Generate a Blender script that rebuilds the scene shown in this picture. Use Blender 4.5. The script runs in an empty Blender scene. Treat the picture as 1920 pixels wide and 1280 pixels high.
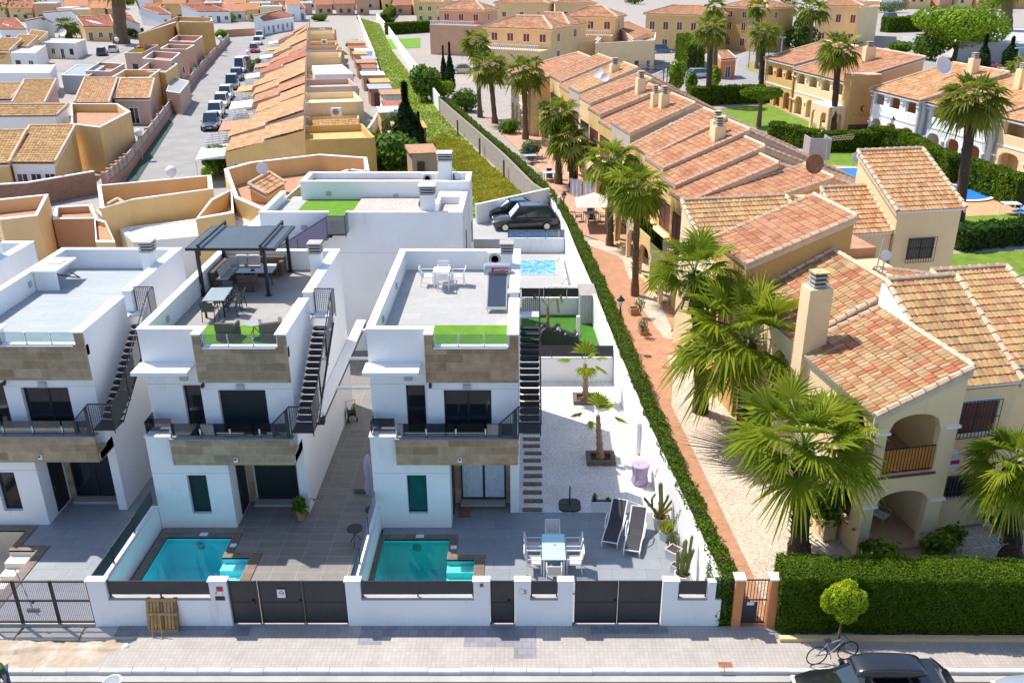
import bpy, math, random
import numpy as np
from mathutils import Vector, Matrix
rnd = random.Random(7)
C = bpy.context.scene.collection
S = bpy.context.scene
rad = math.radians
# ---------------------------------------------------------------- camera, sky, sun
CAMH = 20.0; FPX = 1670.0; CX = 988.0; CY = 640.0; PITCH = math.atan(720/FPX)
cam = bpy.data.cameras.new('camera'); camo = bpy.data.objects.new('camera', cam); C.objects.link(camo)
cam.sensor_width = 36; cam.lens = 36*FPX/1920; cam.shift_x = -28/1920
cam.clip_end = 4000
camo.location = (0, 0, CAMH); camo.rotation_euler = (math.pi/2-PITCH, 0, 0)
S.camera = camo
SUN = Vector((.522, -.36, -1)).normalized()
w = bpy.data.worlds.new('World'); S.world = w; w.use_nodes = True
nt = w.node_tree; bg = nt.nodes['Background']
sky = nt.nodes.new('ShaderNodeTexSky'); sky.sky_type = 'NISHITA'; sky.sun_disc = False; sky.ozone_density = 3.0
sky.sun_elevation = math.asin(-SUN.z); sky.sun_rotation = math.atan2(-SUN.x, -SUN.y)
nt.links.new(sky.outputs[0], bg.inputs[0]); bg.inputs[1].default_value = .15
sl = bpy.data.lights.new('sun', 'SUN'); so = bpy.data.objects.new('sun', sl); C.objects.link(so)
sl.energy = 4.3; sl.angle = rad(.5); sl.color = (1, .93, .84)
so.rotation_euler = SUN.to_track_quat('-Z', 'Y').to_euler(); so.location = (-60, 40, 110)
S.view_settings.view_transform = 'Standard'; S.view_settings.look = 'None'
S.view_settings.exposure = .52; S.view_settings.gamma = 1
S.cycles.max_bounces = 6; S.cycles.transparent_max_bounces = 12
# ---------------------------------------------------------------- pixel of the photograph -> point on a level / upright plane
_c, _s = math.cos(PITCH), math.sin(PITCH)
def ray(u, v):
 x = (u-CX)/FPX; t = (v-CY)/FPX
 return (x, _c-t*_s, -_s-t*_c)
def at(u, v, z=0.0):
 d = ray(u, v); k = (z-CAMH)/d[2]
 return Vector((d[0]*k, d[1]*k, z))
def up(u, v, Y):
 d = ray(u, v); k = Y/d[1]
 return Vector((d[0]*k, Y, CAMH+d[2]*k))
A11 = rad(11)
def loc11(p): return (p[0]*math.cos(A11)+p[1]*math.sin(A11), -p[0]*math.sin(A11)+p[1]*math.cos(A11))
def w11(a, b, z=0.0): return Vector((a*math.cos(A11)-b*math.sin(A11), a*math.sin(A11)+b*math.cos(A11), z))
# ---------------------------------------------------------------- materials
M = {}
def new(name):
 m = bpy.data.materials.new(name); m.use_nodes = True; M[name] = m
 return m, m.node_tree, m.node_tree.nodes['Principled BSDF']
def rgb(c): return (c[0], c[1], c[2], 1)
def N(nt, t, **k):
 n = nt.nodes.new(t)
 for a, b in k.items(): setattr(n, a, b)
 return n
def pos(nt, scale=(1, 1, 1), swap=None):
 g = N(nt, 'ShaderNodeNewGeometry'); out = g.outputs['Position']
 if swap:
  s = N(nt, 'ShaderNodeSeparateXYZ'); nt.links.new(out, s.inputs[0])
  cb = N(nt, 'ShaderNodeCombineXYZ')
  for i, ch in enumerate(swap):
   if ch in 'XYZ': nt.links.new(s.outputs[ch], cb.inputs[i])
  out = cb.outputs[0]
 mp = N(nt, 'ShaderNodeMapping'); mp.inputs['Scale'].default_value = scale
 nt.links.new(out, mp.inputs[0]); return mp.outputs[0]
def mixc(nt, fac, a, b, mode='MIX'):
 m = N(nt, 'ShaderNodeMix', data_type='RGBA', blend_type=mode)
 for inp, val in ((0, fac), (6, a), (7, b)):
  if hasattr(val, 'links') or hasattr(val, 'is_output'): nt.links.new(val, m.inputs[inp])
  elif isinstance(val, tuple): m.inputs[inp].default_value = rgb(val)
  else: m.inputs[inp].default_value = val
 return m.outputs[2]
def ramp(nt, fac, stops):
 r = N(nt, 'ShaderNodeValToRGB'); nt.links.new(fac, r.inputs[0]); e = r.color_ramp.elements
 while len(e) < len(stops): e.new(.5)
 for i, (p, c) in enumerate(stops): e[i].position = p; e[i].color = rgb(c) if isinstance(c, tuple) else (c, c, c, 1)
 return r.outputs[0]
def noise(nt, vec, scale, detail=4, rough=.55):
 n = N(nt, 'ShaderNodeTexNoise'); n.inputs['Scale'].default_value = scale; n.inputs['Detail'].default_value = detail
 n.inputs['Roughness'].default_value = rough; nt.links.new(vec, n.inputs['Vector']); return n.outputs[0]
def bump(nt, p, h, strength, dist):
 b = N(nt, 'ShaderNodeBump'); b.inputs['Strength'].default_value = strength; b.inputs['Distance'].default_value = dist
 nt.links.new(h, b.inputs['Height']); nt.links.new(b.outputs[0], p.inputs['Normal'])
def plain(name, c, rough=.6, var=.12, scale=1.5, metal=0, bumpy=0, bscale=40, spec=.5, dirt=None, coat=0):
 m, nt, p = new(name); p.inputs['Roughness'].default_value = rough; p.inputs['Metallic'].default_value = metal
 p.inputs['Specular IOR Level'].default_value = spec
 if coat: p.inputs['Coat Weight'].default_value = coat; p.inputs['Coat Roughness'].default_value = .05
 v = pos(nt)
 lo = tuple(x*(1-var) for x in c); hi = tuple(min(1, x*(1+var)) for x in c)
 col = mixc(nt, ramp(nt, noise(nt, v, scale, 6, .6), [(.3, 0.0), (.7, 1.0)]), lo, hi)
 if dirt:
  d = ramp(nt, noise(nt, pos(nt, (1, 1, .25)), dirt[1], 8, .7), [(dirt[2], 0.0), (min(1, dirt[2]+.18), 1.0)])
  col = mixc(nt, d, col, dirt[0])
 nt.links.new(col, p.inputs['Base Color'])
 if bumpy: bump(nt, p, noise(nt, v, bscale, 4), bumpy, .02)
 return m
def paving(name, c1, c2, grout, bw, bh, off=0.0, rough=.6, rot=0, msize=.01, swap=None, vein=None, bmp=.3):
 m, nt, p = new(name); p.inputs['Roughness'].default_value = rough
 v = pos(nt, swap=swap); mp = v.node; mp.inputs['Rotation'].default_value = (0, 0, rot)
 b = N(nt, 'ShaderNodeTexBrick'); nt.links.new(v, b.inputs['Vector'])
 b.offset = off; b.inputs['Scale'].default_value = 1; b.inputs['Brick Width'].default_value = bw; b.inputs['Row Height'].default_value = bh
 b.inputs['Mortar Size'].default_value = msize; b.inputs['Mortar Smooth'].default_value = .1; b.inputs['Bias'].default_value = 0
 b.inputs['Color1'].default_value = rgb(c1); b.inputs['Color2'].default_value = rgb(c2); b.inputs['Mortar'].default_value = rgb(grout)
 col = b.outputs[0]
 n = noise(nt, v, vein[0] if vein else 2.5, 7, .65)
 col = mixc(nt, .75, col, ramp(nt, n, [(.25, (vein[1] if vein else .62)), (.75, 1.0)]), 'MULTIPLY')
 nt.links.new(col, p.inputs['Base Color'])
 if bmp: bump(nt, p, b.outputs['Fac'], -bmp, .01) if False else bump(nt, p, n, bmp*.3, .01)
 return m
def rooftile(name, cols, dark=.3):
 m, nt, p = new(name); p.inputs['Roughness'].default_value = .85
 uv = N(nt, 'ShaderNodeUVMap'); fl = N(nt, 'ShaderNodeVectorMath', operation='FLOOR'); nt.links.new(uv.outputs[0], fl.inputs[0])
 wn = N(nt, 'ShaderNodeTexWhiteNoise', noise_dimensions='2D'); nt.links.new(fl.outputs[0], wn.inputs[0])
 n = len(cols); col = ramp(nt, wn.outputs[0], [(i/n, c) for i, c in enumerate(cols)]); col.node.color_ramp.interpolation = 'CONSTANT'
 v = pos(nt); st = ramp(nt, noise(nt, v, 1.2, 8, .7), [(.3, dark+.45), (.55, 1.0)])
 col = mixc(nt, 1.0, col, st, 'MULTIPLY')
 st2 = ramp(nt, noise(nt, v, 9, 4, .7), [(.3, .82), (.65, 1.0)]); col = mixc(nt, 1.0, col, st2, 'MULTIPLY')
 nt.links.new(col, p.inputs['Base Color']); return m
def leafmat(name, a, b, c=None, trans=.25):
 m, nt, p = new(name); p.inputs['Roughness'].default_value = .6; p.inputs['Specular IOR Level'].default_value = .08
 uv = N(nt, 'ShaderNodeUVMap'); sp = N(nt, 'ShaderNodeSeparateXYZ'); nt.links.new(uv.outputs[0], sp.inputs[0])
 col = ramp(nt, sp.outputs[0], [(0, a), (.6, b), (1, c or b)]); nt.links.new(col, p.inputs['Base Color'])
 tr = N(nt, 'ShaderNodeBsdfTranslucent'); nt.links.new(mixc(nt, .5, col, (.35, .5, .05)), tr.inputs[0])
 mx = N(nt, 'ShaderNodeMixShader'); mx.inputs[0].default_value = trans
 nt.links.new(p.outputs[0], mx.inputs[1]); nt.links.new(tr.outputs[0], mx.inputs[2])
 nt.links.new(mx.outputs[0], nt.nodes['Material Output'].inputs[0]); return m
def glass(name, tint, refl=.12, rough=.02):
 m, nt, p = new(name); p.inputs['Base Color'].default_value = rgb(tint); p.inputs['Roughness'].default_value = rough
 t = N(nt, 'ShaderNodeBsdfTransparent'); t.inputs[0].default_value = rgb(tint)
 g = N(nt, 'ShaderNodeBsdfGlossy'); g.inputs['Roughness'].default_value = rough; g.inputs[0].default_value = (.9, .95, 1, 1)
 f = N(nt, 'ShaderNodeFresnel'); f.inputs[0].default_value = 1.45
 a = N(nt, 'ShaderNodeMath', operation='ADD'); a.inputs[1].default_value = refl; a.use_clamp = True; nt.links.new(f.outputs[0], a.inputs[0])
 mx = N(nt, 'ShaderNodeMixShader'); nt.links.new(a.outputs[0], mx.inputs[0]); nt.links.new(t.outputs[0], mx.inputs[1]); nt.links.new(g.outputs[0], mx.inputs[2])
 nt.links.new(mx.outputs[0], nt.nodes['Material Output'].inputs[0]); return m
def mesh_screen(name, c, sx, sz, fill=.5):
 # perforated sheet: real holes cut by a fine procedural grid on the sheet itself
 m, nt, p = new(name); p.inputs['Base Color'].default_value = rgb(c); p.inputs['Roughness'].default_value = .5
 tc = N(nt, 'ShaderNodeTexCoord'); mp = N(nt, 'ShaderNodeMapping'); mp.inputs['Scale'].default_value = (sx, sx, sz); nt.links.new(tc.outputs['Object'], mp.inputs[0])
 ch = N(nt, 'ShaderNodeTexVoronoi', feature='F1', distance='CHEBYCHEV'); ch.inputs['Randomness'].default_value = 0; ch.inputs['Scale'].default_value = 1
 nt.links.new(mp.outputs[0], ch.inputs['Vector'])
 gt = N(nt, 'ShaderNodeMath', operation='GREATER_THAN'); gt.inputs[1].default_value = .5*(1-fill)**.5; nt.links.new(ch.outputs['Distance'], gt.inputs[0])
 t = N(nt, 'ShaderNodeBsdfTransparent'); mx = N(nt, 'ShaderNodeMixShader')
 nt.links.new(gt.outputs[0], mx.inputs[0]); nt.links.new(t.outputs[0], mx.inputs[1]); nt.links.new(p.outputs[0], mx.inputs[2])
 nt.links.new(mx.outputs[0], nt.nodes['Material Output'].inputs[0]); return m
plain('white', (.84, .84, .84), .7, .03, .8, bumpy=.15, bscale=60, dirt=((.70, .69, .66), 1.9, .58))
plain('white_clean', (.82, .82, .82), .5, .03)
plain('cap', (.84, .83, .81), .6, .04, 2, dirt=((.6, .58, .54), 3, .68))
plain('plastic_white', (.8, .8, .8), .35, .03)
plain('cream', (.80, .56, .28), .85, .07, .7, bumpy=.3, bscale=50, dirt=((.55, .40, .24), 1.1, .62))
plain('cream_pale', (.84, .64, .37), .85, .06, .7, bumpy=.3, bscale=50, dirt=((.6, .48, .34), 1.1, .62))
plain('ochre', (.64, .40, .14), .85, .08, .8, bumpy=.3, bscale=50, dirt=((.5, .28, .08), .9, .6))
plain('yellow_ochre', (.74, .50, .21), .85, .07, .8, bumpy=.25, bscale=50, dirt=((.55, .34, .13), .9, .6))
plain('salmon', (.62, .37, .23), .85, .07, .8, bumpy=.25, dirt=((.52, .3, .2), .9, .62))
plain('pinkish', (.56, .40, .31), .85, .07, .8, bumpy=.25, dirt=((.48, .32, .26), .9, .62))
plain('terracotta_wall', (.62, .22, .08), .85, .08, .8, bumpy=.2)
plain('orange_pillar', (.66, .26, .10), .8, .08, 1)
plain('anthracite', (.035, .038, .045), .45, .15, 2)
plain('black_metal', (.018, .02, .024), .4, .2, 3)
plain('black_plastic', (.02, .02, .022), .5, .15, 4)
plain('steel', (.62, .62, .6), .25, .05, 3, metal=.9)
plain('grey_metal', (.42, .43, .44), .45, .08, 3, metal=.2)
plain('grey_plastic', (.3, .31, .33), .55, .08, 3)
plain('concrete', (.42, .40, .37), .9, .12, 1.2, bumpy=.4, bscale=30)
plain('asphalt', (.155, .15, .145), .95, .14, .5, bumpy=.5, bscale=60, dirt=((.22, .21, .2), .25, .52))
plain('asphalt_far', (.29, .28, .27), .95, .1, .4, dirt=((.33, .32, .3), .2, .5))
plain('green_path', (.025, .07, .045), .9, .15, 1)
plain('dirt', (.44, .35, .26), 1, .18, .9, bumpy=1, bscale=12, dirt=((.58, .51, .44), 1.2, .5))
plain('kerb', (.58, .56, .53), .85, .1, 2, bumpy=.3)
plain('cushion', (.62, .58, .55), .95, .06, 3)
plain('wicker', (.13, .085, .06), .8, .25, 18, bumpy=.6, bscale=90)
plain('lilac', (.42, .33, .46), .9, .12, 4, bumpy=.5, bscale=25)
plain('beige_cloth', (.66, .6, .52), .95, .05, 3)
plain('sheet', (.78, .75, .76), .9, .04, 3)
plain('terracotta', (.58, .27, .15), .8, .12, 5)
plain('sleeper', (.17, .12, .085), .9, .35, 7, bumpy=.8, bscale=25)
plain('pallet', (.44, .27, .11), .85, .25, 5, bumpy=.5)
plain('pallet_dark', (.2, .14, .08), .9, .3, 6)
plain('lawn', (.13, .22, .012), .95, .25, 1.2, bumpy=.8, bscale=60, dirt=((.19, .28, .02), .5, .5))
plain('turf', (.12, .28, .006), .9, .15, 2, bumpy=1, bscale=120)
plain('turf_dark', (.045, .17, .008), .9, .18, 1.5, bumpy=1, bscale=120)
plain('window_dark', (.012, .018, .024), .08, .2, 3, spec=.8)
plain('window_teal', (.01, .09, .085), .06, .3, 2, spec=.8)
plain('shutter_green', (.012, .026, .03), .4, .1, 2)
plain('maroon', (.16, .04, .035), .6, .12, 2)
plain('curtain', (.55, .62, .68), .9, .15, 6)
plain('water_heater', (.45, .47, .5), .3, .05, 2, metal=.6)
plain('red_label', (.45, .03, .05), .5, .05)
plain('solar', (.035, .05, .075), .2, .1, 20, spec=.5)
plain('trunk', (.16, .11, .07), .95, .4, 6, bumpy=1, bscale=18)
plain('trunk_dark', (.07, .05, .035), .95, .5, 7, bumpy=1, bscale=18)
plain('bark', (.17, .12, .08), .95, .3, 5, bumpy=1)
plain('stem_green', (.28, .32, .08), .7, .2, 4)
plain('rust', (.28, .12, .07), .85, .25, 4)
plain('dish', (.72, .72, .72), .5, .05)
plain('tyre', (.015, .015, .016), .8, .2)
plain('car_black', (.012, .013, .015), .22, .1, 1, coat=1, spec=.6)
plain('car_white', (.78, .78, .78), .3, .02, 1, coat=.6)
plain('car_silver', (.42, .5, .58), .3, .04, 1, metal=.4, coat=.8)
plain('car_red', (.45, .02, .025), .25, .05, 1, coat=1)
plain('car_blue', (.03, .12, .30), .25, .05, 1, coat=1)
plain('car_navy', (.03, .05, .09), .25, .05, 1, coat=1)
plain('car_green', (.12, .2, .17), .25, .05, 1, coat=1)
plain('car_grey', (.18, .19, .2), .28, .05, 1, metal=.3, coat=.8)
plain('car_glass', (.02, .035, .045), .05, .1, 2, spec=1)
plain('sunshade', (.75, .8, .84), .25, .08, 6)
plain('light_glass', (.7, .72, .74), .1, .1, spec=.8)
plain('tail_light', (.35, .01, .02), .2, .1)
plain('blue_plastic', (.03, .2, .6), .4, .1)
plain('cover_black', (.02, .022, .025), .35, .2, 3)
plain('pool_blue', (.03, .22, .62), .3, .1, 2)
plain('pool_azure', (.20, .70, .78), .5, .08, 1.5)
plain('pool_teal', (.14, .62, .62), .5, .08, 1.5)
plain('pool_beige', (.62, .54, .42), .6, .08, 1.5)
plain('shirt_green', (.06, .11, .03), .9, .25, 4)
plain('skin', (.45, .27, .18), .6, .05)
plain('hair_brown', (.1, .045, .02), .8, .2, 8)
plain('brick_red', (.42, .2, .13), .9, .2, 4, bumpy=.3)
plain('farroof', (.36, .13, .07), .9, .25, 1.5)
plain('fargreyroof', (.45, .45, .45), .7, .1, 1.5)
plain('awning', (.5, .33, .12), .9, .2, 2)
plain('wood_dark', (.09, .05, .03), .7, .25, 5)
plain('blind_orange', (.7, .28, .05), .9, .1, 5)
paving('terrace_blue', (.25, .275, .30), (.29, .315, .34), (.19, .21, .23), 1.2, .6, .5, .55, vein=(3, .78))
paving('terrace_tile', (.20, .19, .17), (.24, .23, .205), (.33, .31, .28), .9, .45, .0, .6, vein=(3, .7), msize=.012)
paving('roof_tile_grey', (.40, .395, .38), (.45, .44, .42), (.36, .36, .36), 1.2, .6, .5, .6, vein=(4, .8), msize=.006)
paving('roof_tile_taupe', (.34, .32, .29), (.39, .37, .34), (.27, .26, .24), 1.2, .6, .5, .6, vein=(4, .75), msize=.006)
paving('roof_tile_blue', (.34, .385, .41), (.39, .43, .455), (.3, .34, .36), 1.2, .3, .5, .6, vein=(4, .8), msize=.006)
paving('coping', (.19, .135, .095), (.27, .2, .15), (.12, .09, .07), .6, .3, .5, .55, vein=(5, .55))
paving('cladding', (.38, .23, .12), (.60, .41, .25), (.6, .46, .33), .95, .34, .37, .6, swap='XZ0', vein=(2.6, .35), msize=.006)
paving('cladding_grey', (.36, .26, .155), (.56, .44, .28), (.56, .48, .36), .95, .34, .37, .6, swap='XZ0', vein=(2.6, .4), msize=.006)
paving('pavement', (.45, .405, .36), (.50, .455, .41), (.33, .30, .28), .14, .14, .0, .85, vein=(.9, .66), msize=.006)
paving('brickpath', (.50, .25, .14), (.56, .31, .18), (.4, .2, .12), .2, .1, .5, .85, rot=rad(4), vein=(1.3, .6), msize=.006)
paving('pinkpave', (.52, .30, .2), (.58, .36, .25), (.42, .26, .18), .4, .4, .0, .85, rot=A11, vein=(1.3, .7), msize=.01)
paving('poolpave', (.56, .32, .15), (.62, .38, .2), (.45, .27, .15), .4, .4, .0, .85, rot=A11, vein=(.8, .75), msize=.01)
paving('blockwall', (.44, .38, .32), (.5, .44, .37), (.35, .3, .26), .4, .2, .5, .95, swap='YZ0', vein=(1.5, .6), msize=.012)
paving('brickwall_red', (.34, .16, .1), (.42, .22, .14), (.3, .22, .17), .25, .08, .5, .95, swap='XZ0', vein=(2, .6), msize=.01)
paving('brick_wall_street', (.55, .28, .18), (.6, .33, .21), (.45, .26, .18), .5, .25, .5, .95, swap='YZ0', vein=(2, .6), msize=.01)
paving('farpave', (.36, .32, .28), (.41, .37, .32), (.36, .32, .28), .6, .6, .5, .95, vein=(.5, .75))
rooftile('rt_mix', [(0.44, 0.26, 0.11), (0.48, 0.30, 0.15), (0.40, 0.14, 0.06), (0.49, 0.33, 0.16), (0.36, 0.19, 0.08), (0.43, 0.22, 0.09), (0.51, 0.34, 0.18), (0.46, 0.14, 0.07), (0.40, 0.26, 0.13)])
rooftile('rt_beige', [(0.52, 0.31, 0.13), (0.57, 0.36, 0.17), (0.48, 0.22, 0.10), (0.52, 0.33, 0.14), (0.41, 0.25, 0.12), (0.55, 0.34, 0.14), (0.48, 0.30, 0.13)])
rooftile('rt_salmon', [(0.48, 0.22, 0.12), (0.51, 0.26, 0.13), (0.43, 0.17, 0.07), (0.53, 0.31, 0.17), (0.45, 0.20, 0.11), (0.50, 0.25, 0.12)])
rooftile('rt_ochre', [(0.46, 0.27, 0.10), (0.51, 0.31, 0.12), (0.40, 0.21, 0.08), (0.54, 0.34, 0.15), (0.47, 0.28, 0.10)], .3)
rooftile('rt_orange', [(0.53, 0.28, 0.11), (0.58, 0.33, 0.16), (0.48, 0.23, 0.09), (0.60, 0.37, 0.20)])
rooftile('rt_red', [(.42, .13, .07), (.48, .17, .09), (.38, .1, .06), (.5, .2, .11)])
leafmat('palm', (.09, .13, .008), (.23, .28, .015), (.42, .42, .06), .35)
leafmat('palm_far', (.08, .10, .012), (.19, .21, .02), (.34, .32, .08), .3)
leafmat('palm_young', (.15, .24, .02), (.30, .34, .03), (.45, .36, .06), .35)
leafmat('palm_dry', (.22, .14, .06), (.36, .25, .12), (.42, .3, .16), .1)
leafmat('hedge', (.04, .08, .003), (.08, .145, .006), (.15, .22, .012), .2)
leafmat('hedge_dark', (.02, .05, .01), (.035, .085, .012), (.06, .12, .02), .15)
leafmat('cypress', (.008, .022, .008), (.018, .042, .012), (.03, .06, .015), .08)
leafmat('leaf_lime', (.20, .30, .01), (.36, .46, .02), (.55, .58, .05), .4)
leafmat('leaf_mid', (.04, .10, .012), (.08, .16, .02), (.16, .25, .03), .25)
leafmat('leaf_bright', (.10, .2, .01), (.18, .29, .02), (.3, .38, .03), .3)
leafmat('leaf_olive', (.09, .12, .06), (.15, .19, .1), (.22, .26, .14), .2)
leafmat('weed', (.14, .22, .02), (.27, .35, .035), (.45, .45, .08), .35)
leafmat('weed_yellow', (.28, .30, .05), (.46, .40, .05), (.62, .5, .06), .3)
leafmat('magenta', (.4, .01, .12), (.62, .02, .2), (.7, .05, .3), .2)
leafmat('cactus_tip', (.35, .28, .04), (.45, .22, .05), (.55, .15, .05), .1)
glass('glass_clear', (.72, .8, .82), .06)
glass('glass_smoke', (.30, .36, .42), .10)
glass('water', (.62, .97, .98), .02, .03)
glass('water_teal', (.50, .93, .93), .02, .03)
mesh_screen('screen', (.03, .03, .045), 28, 28, .62)
mesh_screen('screen_light', (.30, .26, .33), 16, 30, .55)
mesh_screen('lattice', (.02, .03, .04), 13, 13, .42)
def gravel(name, c1, c2, sc=22):
 m, nt, p = new(name); p.inputs['Roughness'].default_value = .9
 v = pos(nt); vo = N(nt, 'ShaderNodeTexVoronoi'); vo.inputs['Scale'].default_value = sc; nt.links.new(v, vo.inputs['Vector'])
 s = N(nt, 'ShaderNodeSeparateXYZ'); nt.links.new(vo.outputs['Color'], s.inputs[0])
 col = mixc(nt, s.outputs[0], c1, c2); e = ramp(nt, vo.outputs['Distance'], [(.3, 1.0), (.8, .5)])
 col = mixc(nt, .8, col, e, 'MULTIPLY')
 col = mixc(nt, 1.0, col, ramp(nt, noise(nt, v, .8, 5), [(.3, .82), (.65, 1.0)]), 'MULTIPLY')
 nt.links.new(col, p.inputs['Base Color']); bump(nt, p, vo.outputs['Distance'], -.9, .03); return m
gravel('gravel_white', (1, .98, .95), (.74, .70, .66), 26)
gravel('gravel_beige', (.82, .70, .56), (.56, .45, .34), 20)
gravel('gravel_roof', (.72, .62, .54), (.56, .48, .40), 14)
def strip_mat(name, cols, freq, axis='X', rot=0):
 m, nt, p = new(name); p.inputs['Roughness'].default_value = .4
 v = pos(nt); v.node.inputs['Rotation'].default_value = (0, 0, rot)
 wv = N(nt, 'ShaderNodeTexWave', bands_direction=axis); wv.inputs['Scale'].default_value = freq; nt.links.new(v, wv.inputs[0])
 nt.links.new(ramp(nt, wv.outputs[0], [(0, cols[0]), (.5, cols[1])]), p.inputs['Base Color']); bump(nt, p, wv.outputs[0], .4, .02); return m
strip_mat('slat_white', ((.74, .74, .75), (.6, .61, .64)), 1.2)
strip_mat('corr_metal', ((.36, .38, .36), (.27, .29, .28)), 1.3)
strip_mat('shed', ((.45, .45, .43), (.36, .36, .35)), 1.6)
# water ripples on the covered pool
def poolcover():
 m, nt, p = new('pool_cover'); p.inputs['Roughness'].default_value = .25
 v = pos(nt); n = noise(nt, v, 3.5, 6, .8)
 nt.links.new(ramp(nt, n, [(.42, (.05, .25, .72)), (.5, (.10, .36, .8)), (.56, (.35, .6, .85))]), p.inputs['Base Color']); bump(nt, p, n, .6, .05)
poolcover()
plain('pool_step', (.55, .78, .78), .5, .05, 3)
paving('pavement_grey', (.27, .26, .28), (.34, .33, .35), (.2, .2, .2), .28, .28, .5, .85, vein=(.9, .6), msize=.008)
plain('lilac_mesh', (.20, .18, .26), .6, .15, 30)
plain('coping_pale', (.5, .5, .5), .6, .05)
plain('table_glass', (.45, .72, .78), .12, .05, 2, spec=.8)
plain('chair_cloth', (.62, .58, .55), .8, .05)
plain('sling', (.035, .035, .042), .7, .2, 10)
plain('louvre', (.12, .15, .17), .4, .1, 4)
plain('table_glass_grey', (.34, .4, .42), .12, .05, 2, spec=.8)
plain('dark_cloth', (.09, .10, .11), .8, .15)
plain('wicker_grey', (.13, .115, .11), .85, .2, 20, bumpy=.5, bscale=80)
plain('lilac_pale', (.50, .43, .52), .9, .06, 5)
plain('grey_box', (.2, .17, .15), .6, .1, 3)
plain('hose_yellow', (.6, .38, .02), .5, .05)
plain('soil', (.07, .045, .03), .95, .3, 10, bumpy=1)
plain('shed_roof', (.36, .33, .3), .6, .1)
plain('cactus', (.13, .17, .035), .7, .3, 6); plain('cactus_bud', (.45, .16, .06), .8, .3, 15)
plain('concrete_pale', (.68, .66, .62), .8, .06, 3)
plain('trunk_light', (.34, .21, .13), .9, .35, 14, bumpy=.8)
plain('branch_dark', (.02, .03, .01), .95, .3, 4)
plain('field', (.17, .22, .035), 1, .3, .35, bumpy=1, bscale=8, dirt=((.33, .30, .08), .25, .55))
plain('terracotta_pale', (.5, .3, .17), .85, .1)
plain('grass_dry', (.3, .24, .07), .95, .2, .3)
plain('cap_moss', (.5, .42, .2), .9, .3, 5)
plain('verge', (.66, .47, .32), .85, .25, 3)
plain('fascia', (.68, .55, .40), .85, .1, 3, dirt=((.42, .3, .22), 2, .55))
plain('maroon_flat', (.25, .10, .06), .9, .15, 2)
plain('rt_flat', (.45, .24, .14), .9, .2, 2)
plain('grey_render', (.5, .40, .33), .9, .08, 1)
plain('panel_grey', (.46, .40, .36), .9, .15, 2)
plain('farroof_b', (.46, .2, .1), .9, .2, 1.5)
plain('farroof_s', (.55, .26, .14), .9, .2, 1.5)
plain('bike_frame', (.32, .38, .46), .35, .1, 4, metal=.3)
plain('blue_cloth', (.04, .09, .18), .9, .2, 4)
plain('blue_lamp', (.15, .35, .5), .4, .1)
plain('airer_blue', (.45, .6, .66), .4, .05)
plain('cane', (.5, .38, .22), .7, .1, 8)
plain('magenta_band', (.5, .02, .25), .5, .05)
plain('flag_yellow', (.7, .45, .02), .8, .05)
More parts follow.
